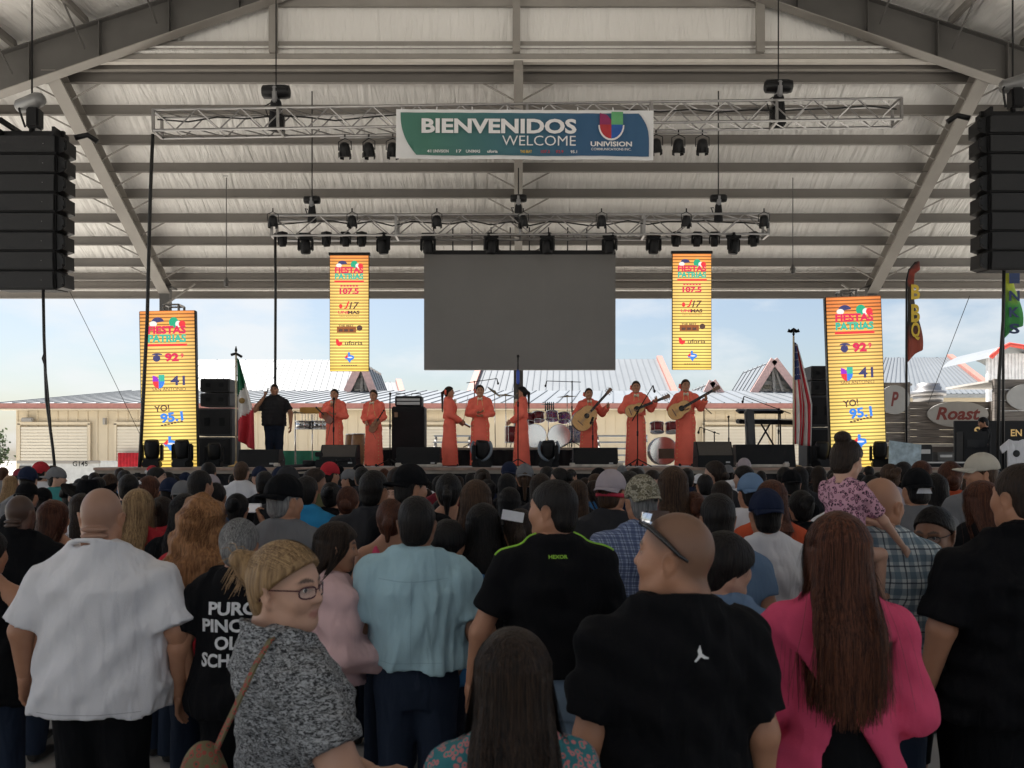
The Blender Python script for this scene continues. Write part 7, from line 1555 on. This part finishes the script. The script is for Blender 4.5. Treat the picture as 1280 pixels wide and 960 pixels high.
# ------------------------------------------------------------------ middle rows read from the photo
MID = dict(res=.02, hres=.0085, gres=.018)
mid = [ # px, ytop, d, label, options
 (26, 619, 4.9, 'broad dark-skinned man with shaved head in black T-shirt', dict(w=1.4, belly=1.3, armr=1.2, skin='dark', hair=None, buzz=(.6, (.02, .014, .01)), top='black', rolls=True)),
 (68, 625, 5.2, 'woman with long auburn hair and bare shoulders', dict(sex='f', hair='long', hcol='auburn', hlen=.26, strands=500, top='brown', tkind='tank', head=(-25, 0, 0))),
 (112, 604, 6.4, 'man in wide black cowboy hat and black shirt', dict(w=1.2, hair='crop', hat='cowboy', top='black', tkind='long')),
 (174, 611, 5.0, 'woman with long straight blonde hair in red top', dict(sex='f', hair='long', hcol='blonde', hlen=.24, strands=900, top='red')),
 (-14, 662, 3.7, 'bare-armed person in black tank top at the photo edge', dict(sex='f', w=1.15, armr=1.2, hair='bun', top='black', tkind='tank', skin='tan')),
 (53, 590, 12.0, 'person in black flat-brimmed cap below the tan building', dict(hat='cap', hair='crop', top='charcoal', head=(-60, 0, 0))),
 (24, 587, 13.5, 'person in purple patterned cap near the trailer', dict(hat='cap', hatmat='maroon', hair='crop', top='maroon', head=(60, 0, 0))),
 (4, 584, 13.8, 'person in grey top at the far photo edge', dict(hair='short', hcol='brown', top='grey')),
 (35, 604, 7.2, 'person in black cap with pale badge, behind the shaved man', dict(hat='cap_back', hair='crop', top='black')),
 (54, 611, 8.0, 'person in black cap next to the cowboy hat', dict(hat='cap_back', hair='crop', top='mauve')),
 (187, 595, 7.6, 'woman with auburn hair and white hair clip', dict(sex='f', hair='long', hcol='auburn', hlen=.2, strands=200, top='black', head=(-30, 0, 0))),
 (196, 584, 9.0, 'short-haired man looking aside behind the white hair clip', dict(hair='crop', top='charcoal', skin='light', head=(-70, 0, 0), buzz=(.8, (.05, .03, .02)))),
 (213, 599, 7.3, 'person in navy blue cap below the orange panel', dict(hat='cap_back', hatmat='navy', hair='crop', top='navy')),
 (232, 617, 4.9, 'woman with long straight black hair beside the curly-haired woman', dict(sex='f', hair='long', hcol='black', hlen=.34, strands=900, top='black')),
 (203, 621, 5.6, 'dark-haired woman in red between blonde and black-haired women', dict(sex='f', hair='bun', hcol='dark brown', top='red')),
 (264, 595, 7.6, 'person in mauve hooded top and mauve cap', dict(hat='cap_back', hatmat='mauve', hair='crop', top='mauve')),
 (261, 578, 10.0, 'dark-haired man below the speaker stack', dict(hair='short', top='charcoal', buzz=DKB)),
 (302, 577, 9.5, 'short-haired man in white shirt below the Mexican flag', dict(hair='crop', hcol='brown', top='white', buzz=DKB, skin='light')),
 (270, 603, 6.6, 'person with smooth black hair beneath the first speaker stack', dict(sex='f', hair='pulled', hcol='black', top='black')),
 (297, 617, 6.0, 'dark-haired woman holding up a phone to film', dict(sex='f', hair='bun', hcol='black', top='olive', arms={'R': ((.24, .20, 1.28), (.10, .34, 1.50)), 'L': ((.24, .20, 1.28), (.10, .34, 1.50))}, hand='grip')),
 (254, 626, 4.1, 'woman with long curly copper hair in red T-shirt', dict(sex='f', w=1.1, hair='curly', hcol='copper', hlen=.26, strands=1500, hwid=1.15, top='red', hres=.007)),
 (356, 596, 4.4, 'man in dark cap and grey T-shirt turned slightly aside', dict(w=1.2, belly=1.1, hat='cap_back', hatmat='black', hair='crop', hcol='grey', top='grey', head=(-35, 0, 0), buzz=(.7, (.08, .075, .07)), hres=.007)),
 (360, 585, 6.4, 'man in charcoal cap right behind the grey T-shirt man', dict(hat='cap_back', hatmat='charcoal', hair='crop', top='charcoal')),
 (383, 595, 6.2, 'man in bright blue T-shirt near the video camera', dict(w=1.3, armr=1.15, hair='short', top='bright blue', buzz=DKB)),
 (331, 589, 8.0, 'dark-haired person under the low monitor wedge', dict(hair='short', top='black')),
 (435, 608, 6.2, 'woman with short auburn bun hair in dark top', dict(sex='f', hair='lowbun', hcol='auburn', top='charcoal')),
 (414, 603, 7.0, 'person with black hair below the first mariachi', dict(sex='f', hair='bun', hcol='black', top='black')),
 (467, 588, 5.2, 'dark-haired man in grey jacket with black hood', dict(w=1.15, hair='short', hcol='black', strands=400, top='charcoal', tkind='long', loose=.02, buzz=DKB, head=(-20, 0, 0))),
 (492, 602, 7.5, 'fair child facing back towards the camera', dict(sex='m', w=.85, hair='short', hcol='brown', skin='light', top='white', rot=170)),
 (513, 583, 5.0, 'man in plain black cap looking aside above the blue shirt', dict(hat='cap_back', hair='crop', top='black', head=(-48, 0, 0), buzz=DKB)),
 (489, 624, 4.7, 'woman with dark red ponytail and pink straps', dict(sex='f', hair='pony', hcol='auburn', hlen=.02, top='hot pink', tkind='tank')),
 (561, 592, 5.6, 'dark-haired woman with loose low ponytail and bare back', dict(sex='f', hair='pony', hcol='black', hlen=.05, top='black', tkind='tank')),
 (595, 600, 4.7, 'woman with long golden brown hair behind the blue shirt man', dict(sex='f', hair='long', hcol='brown', hlen=.30, strands=1000, hwid=1.1, top='black')),
 (604, 629, 4.1, 'woman with long black hair in black behind the sport shirt man', dict(sex='f', hair='long', hcol='black', hlen=.42, strands=1000, hwid=1.15, top='black')),
 (560, 650, 4.0, 'dark-haired boy in blue beside the light blue shirt man', dict(sex='m', w=.95, hair='mop', hcol='black', top='blue', head=(-35, 0, 0), hres=.007)),
 (603, 586, 9.0, 'dark-haired person below the first stage front lamp', dict(sex='f', hair='bun', hcol='dark brown', top='navy')),
 (634, 592, 7.8, 'dark-haired woman below the centre microphone stand', dict(sex='f', hair='long', hcol='black', hlen=.2, top='black')),
 (656, 580, 8.6, 'woman in pale grey cap with long ponytail', dict(sex='f', hat='cap_back', hatmat='grey', hair='pony', hcol='brown', hlen=.12, top='black')),
 (676, 592, 6.6, 'dark-haired woman close beside the pale grey cap', dict(sex='f', hair='long', hcol='dark brown', hlen=.2, top='charcoal')),
 (684, 583, 9.4, 'person with black hair below the second stage front lamp', dict(hair='short', top='charcoal')),
 (699, 585, 9.0, 'person turned sideways behind the sport shirt man', dict(sex='f', hair='bun', hcol='black', skin='light', top='grey', head=(70, 0, 0))),
 (637, 609, 6.2, 'woman with rounded black bob in dark clothes', dict(sex='f', hair='long', hcol='black', hlen=.10, top='black')),
 (650, 636, 4.1, 'woman in black T-shirt holding a white paper', dict(sex='f', w=1.1, hair='pony', hcol='dark brown', hlen=.1, top='black', arms={'R': ((.24, .1, 1.2), (.10, .26, 1.42)), 'L': ((.26, -.02, 1.13), (.16, .20, 1.18))})),
 (764, 590, 5.0, 'man in grey shirt with grey cap and red headband', dict(w=1.25, belly=1.1, hat='cap_back', hatmat='mauve', hair='crop', hcol='brown', top='charcoal', loose=.02, head=(-30, 0, 0))),
 (802, 597, 4.3, 'man in camouflage cap and blue plaid shirt', dict(w=1.1, hat='cap_back', hatmat='camo', hair='crop', hcol='grey', top='blue plaid', tkind='shirt', loose=.016, head=(14, 0, 0), hres=.007)),
 (722, 600, 7.0, 'woman with long brown hair half hidden by the sport shirt man', dict(sex='f', hair='long', hcol='brown', hlen=.2, top='black')),
 (794, 585, 8.8, 'dark-haired person looking aside behind the camouflage cap', dict(hair='short', top='black', head=(-70, 0, 0))),
 (841, 583, 5.2, 'woman with long straight brown hair beneath the guitars', dict(sex='f', hair='long', hcol='brown', hlen=.32, strands=1000, hwid=1.1, top='maroon')),
 (893, 576, 8.2, 'dark-haired woman gazing aside below the black monitor', dict(sex='f', hair='lowbun', hcol='dark brown', skin='light', top='charcoal', head=(50, 0, 0))),
 (881, 593, 8.0, 'person with cropped dark hair in pale grey shirt', dict(hair='crop', top='grey', buzz=DKB)),
 (902, 601, 6.8, 'person with dark brown hair left of the navy sports cap', dict(sex='f', hair='long', hcol='dark brown', hlen=.15, top='black')),
 (866, 615, 5.2, 'woman with dark reddish hair in front of long brown hair', dict(sex='f', hair='bun', hcol='auburn', top='maroon')),
 (858, 585, 9.4, 'dark-haired person beneath the last guitar player', dict(hair='short', top='navy')),
 (930, 574, 11.5, 'person in pale straw cap close to the wide monitor wedge', dict(hat='cap_back', hatmat='mauve', hair='crop', top='white')),
 (930, 582, 8.4, 'pale-faced person looking aside by the navy sports cap', dict(hair='short', skin='light', top='white', head=(55, 0, 0))),
 (938, 594, 5.6, 'man in faded navy sports cap worn backwards', dict(hat='cap_back', hatmat='slate blue', hair='crop', top='white', head=(8, 0, 0))),
 (897, 617, 3.9, 'black-haired man in slate blue shirt behind the boy', dict(w=1.15, hair='short', hcol='black', strands=700, top='slate blue', hres=.007, buzz=DKB)),
 (957, 614, 4.2, 'man in navy cap and white polo shirt', dict(w=1.12, hat='cap_back', hatmat='navy', hair='crop', top='white', tkind='polo', loose=.02, buzz=DKB, hres=.007)),
 (964, 600, 4.9, 'woman with auburn hair in orange top behind the white polo', dict(sex='f', w=1.15, hair='long', hcol='auburn', hlen=.12, strands=500, top='orange')),
 (989, 589, 7.6, 'person in round black cap below the keyboard', dict(hat='cap_back', hair='crop', top='black')),
 (999, 583, 8.8, 'dark-haired woman below the American flag', dict(sex='f', hair='long', hcol='black', hlen=.2, top='charcoal', head=(-20, 0, 0))),
 (1001, 613, 5.6, 'dark-haired woman just left of the small girl', dict(sex='f', hair='bun', hcol='black', top='black')),
 (1112, 580, 8.0, 'person with light brown hair above the carried girl arm', dict(sex='f', hair='bun', hcol='brown', top='mauve')),
 (1129, 577, 9.0, 'dark-haired person beneath the pale blue board', dict(hair='short', top='black')),
 (1151, 576, 8.2, 'woman with auburn hair under the road case', dict(sex='f', hair='long', hcol='auburn', hlen=.15, top='black')),
 (1145, 588, 5.4, 'man with backwards white-strapped cap and yellow collar', dict(w=1.15, hat='cap_back', hair='crop', top='grey', undercol=1)),
 (1187, 577, 6.6, 'woman with auburn hair gathered up in rust top', dict(sex='f', hair='lowbun', hcol='auburn', top='orange', head=(-15, 0, 0))),
 (1168, 592, 6.4, 'dark-haired woman beside the auburn updo', dict(sex='f', hair='long', hcol='black', hlen=.15, top='black')),
 (1226, 569, 6.0, 'person in beige baseball cap facing aside', dict(hat='cap', hatmat='beige', hair='crop', hcol='brown', top='grey', head=(75, 0, 0))),
 (1226, 601, 4.5, 'woman with long reddish brown hair beneath the beige cap', dict(sex='f', hair='long', hcol='auburn', hlen=.3, strands=800, top='black', head=(15, 0, 0))),
]
cloth('beige', (.48, .44, .37))
HEADPH = None
for px, yt, d, lab, q in mid:
    d *= 1.1
    q = dict(q); q.pop('undercol', None); hm_ = q.pop('hatmat', None); H = P(px, yt, d).z
    kw = dict(MID); kw.update(hair='short', strands=320); kw.update(q)
    if hm_: kw['hatmat'] = CLOTH[hm_]
    if kw.get('hat') == 'cowboy': H -= .02
    elif kw.get('hat'): H -= .012
    if 'sex' not in kw: kw['sex'] = 'm'
    kw.setdefault('skin', 'tan'); kw.setdefault('bottom', 'jeans'); kw.setdefault('seed', int(px) % 5 + 1)
    o = person(lab, XY(px, d), H, group='people watching from the middle rows', **kw); reg(px, yt, d, kw.get('w', 1))
    if lab.startswith('dark-haired woman holding up a phone'):
        p = o.matrix_basis @ Vector((0, .40, 1.60)); mb = MB(); mb.bbox((0, 0, 0), (.15, .010, .075), .004); f_ = mb.build('mobile_phone', mat('phone_white', (.6, .6, .6), .3)); f_.location = p; tag(f_, 'phone held up sideways filming the stage', 'phone'); mb = MB(); mb.box((0, -.0065, 0), (.128, .001, .064)); mb.build('screen', mat('phone_screen', (.12, .12, .13), .2, emit=(.25, .24, .24, .35), var=0), f_)
    if 'red headband' in lab:
        mb = MB(); mb.lathe([(.094, .075), (.0975, .078), (.0975, .098), (.094, .10)], (0, -.004, 0), 24, (R(-9), 0, 0)); h_ = head_part(o, mb, 'headband', mat('red_band', (.5, .02, .05), .7)); h_.scale = (1, 1.2, 1)
    if 'yellow collar' in lab:
        mb = MB(); mb.lathe([(.083, 1.455), (.090, 1.462), (.084, 1.485), (.078, 1.486)], (0, -.02, 0), 20); mb.build('collar', CLOTH['yellow'], o); mb = MB(); mb.prism([(-.05, .085), (.05, .085), (.035, .12), (-.035, .12)], .006, Matrix.Translation((0, -.112, .0))); head_part(o, mb, 'cap_strap', CLOTH['white'])
    if 'white hair clip' in lab: mb = MB(); mb.bbox((0, -.105, .17), (.06, .03, .03), .01, (0, R(30), 0)); head_part(o, mb, 'hair_clip', CLOTH['white'])
    if 'white paper' in lab: mb = MB(); mb.bbox((0, 0, 0), (.11, .004, .05), .001, (0, R(10), 0)); pp = mb.build('paper', CLOTH['white']); pp.location = P(641, 645, 4.38); tag(pp, 'folded white paper held up by the woman in black T-shirt', 'paper')
# ------------------------------------------------------------------ rest of the crowd up to the stage front
MARKS = [(20, 'the trailer'), (75, 'the tan roll-up door'), (130, 'the red curtain'), (205, 'the first orange panel'), (265, 'the first speaker stack'), (300, 'the Mexican flag'), (345, 'the man on the phone'), (395, 'the green barrier'), (440, 'the violinists'), (512, 'the amplifier rack'), (575, 'the profile mariachi'), (612, 'the cream bow tie'), (650, 'the centre microphone'), (690, 'the stage front lamp'), (740, 'the big bass guitar'), (795, 'the singing mariachi'), (857, 'the last guitar player'), (890, 'the black monitor'), (945, 'the keyboard'), (995, 'the American flag'), (1025, 'the second speaker stack'), (1075, 'the second orange panel'), (1130, 'the blue paper board'), (1190, 'the road case'), (1240, 'the technician'), (1300, 'the feather flags')]
def landmark(px): return min(MARKS, key=lambda m: abs(m[0] - px))[1]
fr_ = random.Random(21); used = set(); cnt = 0
STY = [('m', 'short', 'black', None, 'black-haired man'), ('m', 'short', 'dark brown', None, 'brown-haired man'), ('m', 'crop', 'black', None, 'close-cropped man'), ('f', 'long', 'black', None, 'long black-haired woman'), ('f', 'long', 'dark brown', None, 'long brown-haired woman'), ('f', 'bun', 'black', None, 'woman with black bun'), ('f', 'lowbun', 'dark brown', None, 'woman with low brown bun'), ('f', 'pony', 'black', None, 'woman with black ponytail'), ('m', 'crop', 'black', 'black', 'man in black cap'), ('m', 'crop', 'black', 'navy', 'man in navy cap'), ('m', 'crop', 'black', 'grey', 'man in grey cap'), ('f', 'long', 'auburn', None, 'auburn-haired woman'), ('f', 'pulled', 'dark brown', None, 'woman with pulled back hair'), ('f', 'long', 'brown', None, 'light brown-haired woman'), ('f', 'long', 'blonde', None, 'blonde woman'), ('m', 'short', 'grey', None, 'grey-haired man'), ('m', 'crop', 'black', 'red', 'man in red cap'), ('m', 'crop', 'black', 'white', 'man in white cap')]
WT = [6, 4, 3, 6, 5, 3, 3, 3, 3, 1.5, 1, 2, 2, 2.5, 1, 1, .6, .6]
TOPS = ['black', 'charcoal', 'navy', 'grey', 'white', 'maroon', 'brown', 'blue', 'olive', 'teal', 'red', 'mauve']; TW = [7, 5, 4, 3, 3, 2, 2, 2.5, 1.5, 1.5, 2, 1.5]
rows = list(np.arange(5.6, 16.0, .62))
for ri, d0 in enumerate(rows):
    span = 700 * d0 / F_PX; x = -span + fr_.uniform(0, .5)
    while x < span:
        d = d0 + fr_.uniform(-.22, .22); st = fr_.choices(STY, WT)[0]; H = fr_.gauss(1.70, .07) if st[0] == 'm' else fr_.gauss(1.60, .065); H = min(max(H, 1.46), 1.80); H -= .05 * (d > 12)
        px = CX + x * F_PX / d; yt = HZ + (EYE - H) * F_PX / d; xx_ = x; x += fr_.uniform(.44, .62)
        if px < 185 and d > 15.6: continue
        if min(((xx_ - a) ** 2 + (d - b) ** 2) ** .5 - .14 * (w_ - 1) for a, b, w_ in PLACED) < .37: continue
        v, t = mark(px, yt, d, test=True)
        if v < 3 or v / t < .16: PLACED.append((xx_, d, 1.0)); continue
        for tr_ in range(30):
            tp = fr_.choices(TOPS, TW)[0]; where = 'against the stage front' if d > 13.4 else 'far in the crowd' if d > 10.5 else 'deep in the crowd' if d > 7.6 else 'nearer'
            lab = '%s in %s, %s below %s' % (st[4], tp, where, landmark(px))
            if lab not in used: break
            st = fr_.choices(STY, WT)[0]
        used.add(lab); yaw = fr_.choice((0, 0, -20, 20, -45, 45, 70, -70))
        o = person(lab, (xx_, d), H, group='crowd watching towards the stage', sex=st[0], w=fr_.choice((1.0, 1.0, 1.2)), belly=1.0, skin=fr_.choice(('tan', 'tan', 'brown', 'light')), head=(yaw, 0, 0), top=tp, tkind='tee', hair=st[1], hcol=st[2], hlen=.18, strands=260, hat='cap_back' if st[3] else None, hatmat=CLOTH[st[3]] if st[3] else None, res=.026, hres=.012, gres=.024, seed=1 + (ri % 3), buzz=DKB if st[0] == 'm' else None, rot=fr_.choice((0, 0, 6, -6, 12, -12)))
        reg(px, yt, d); cnt += 1
print('filler people', cnt)
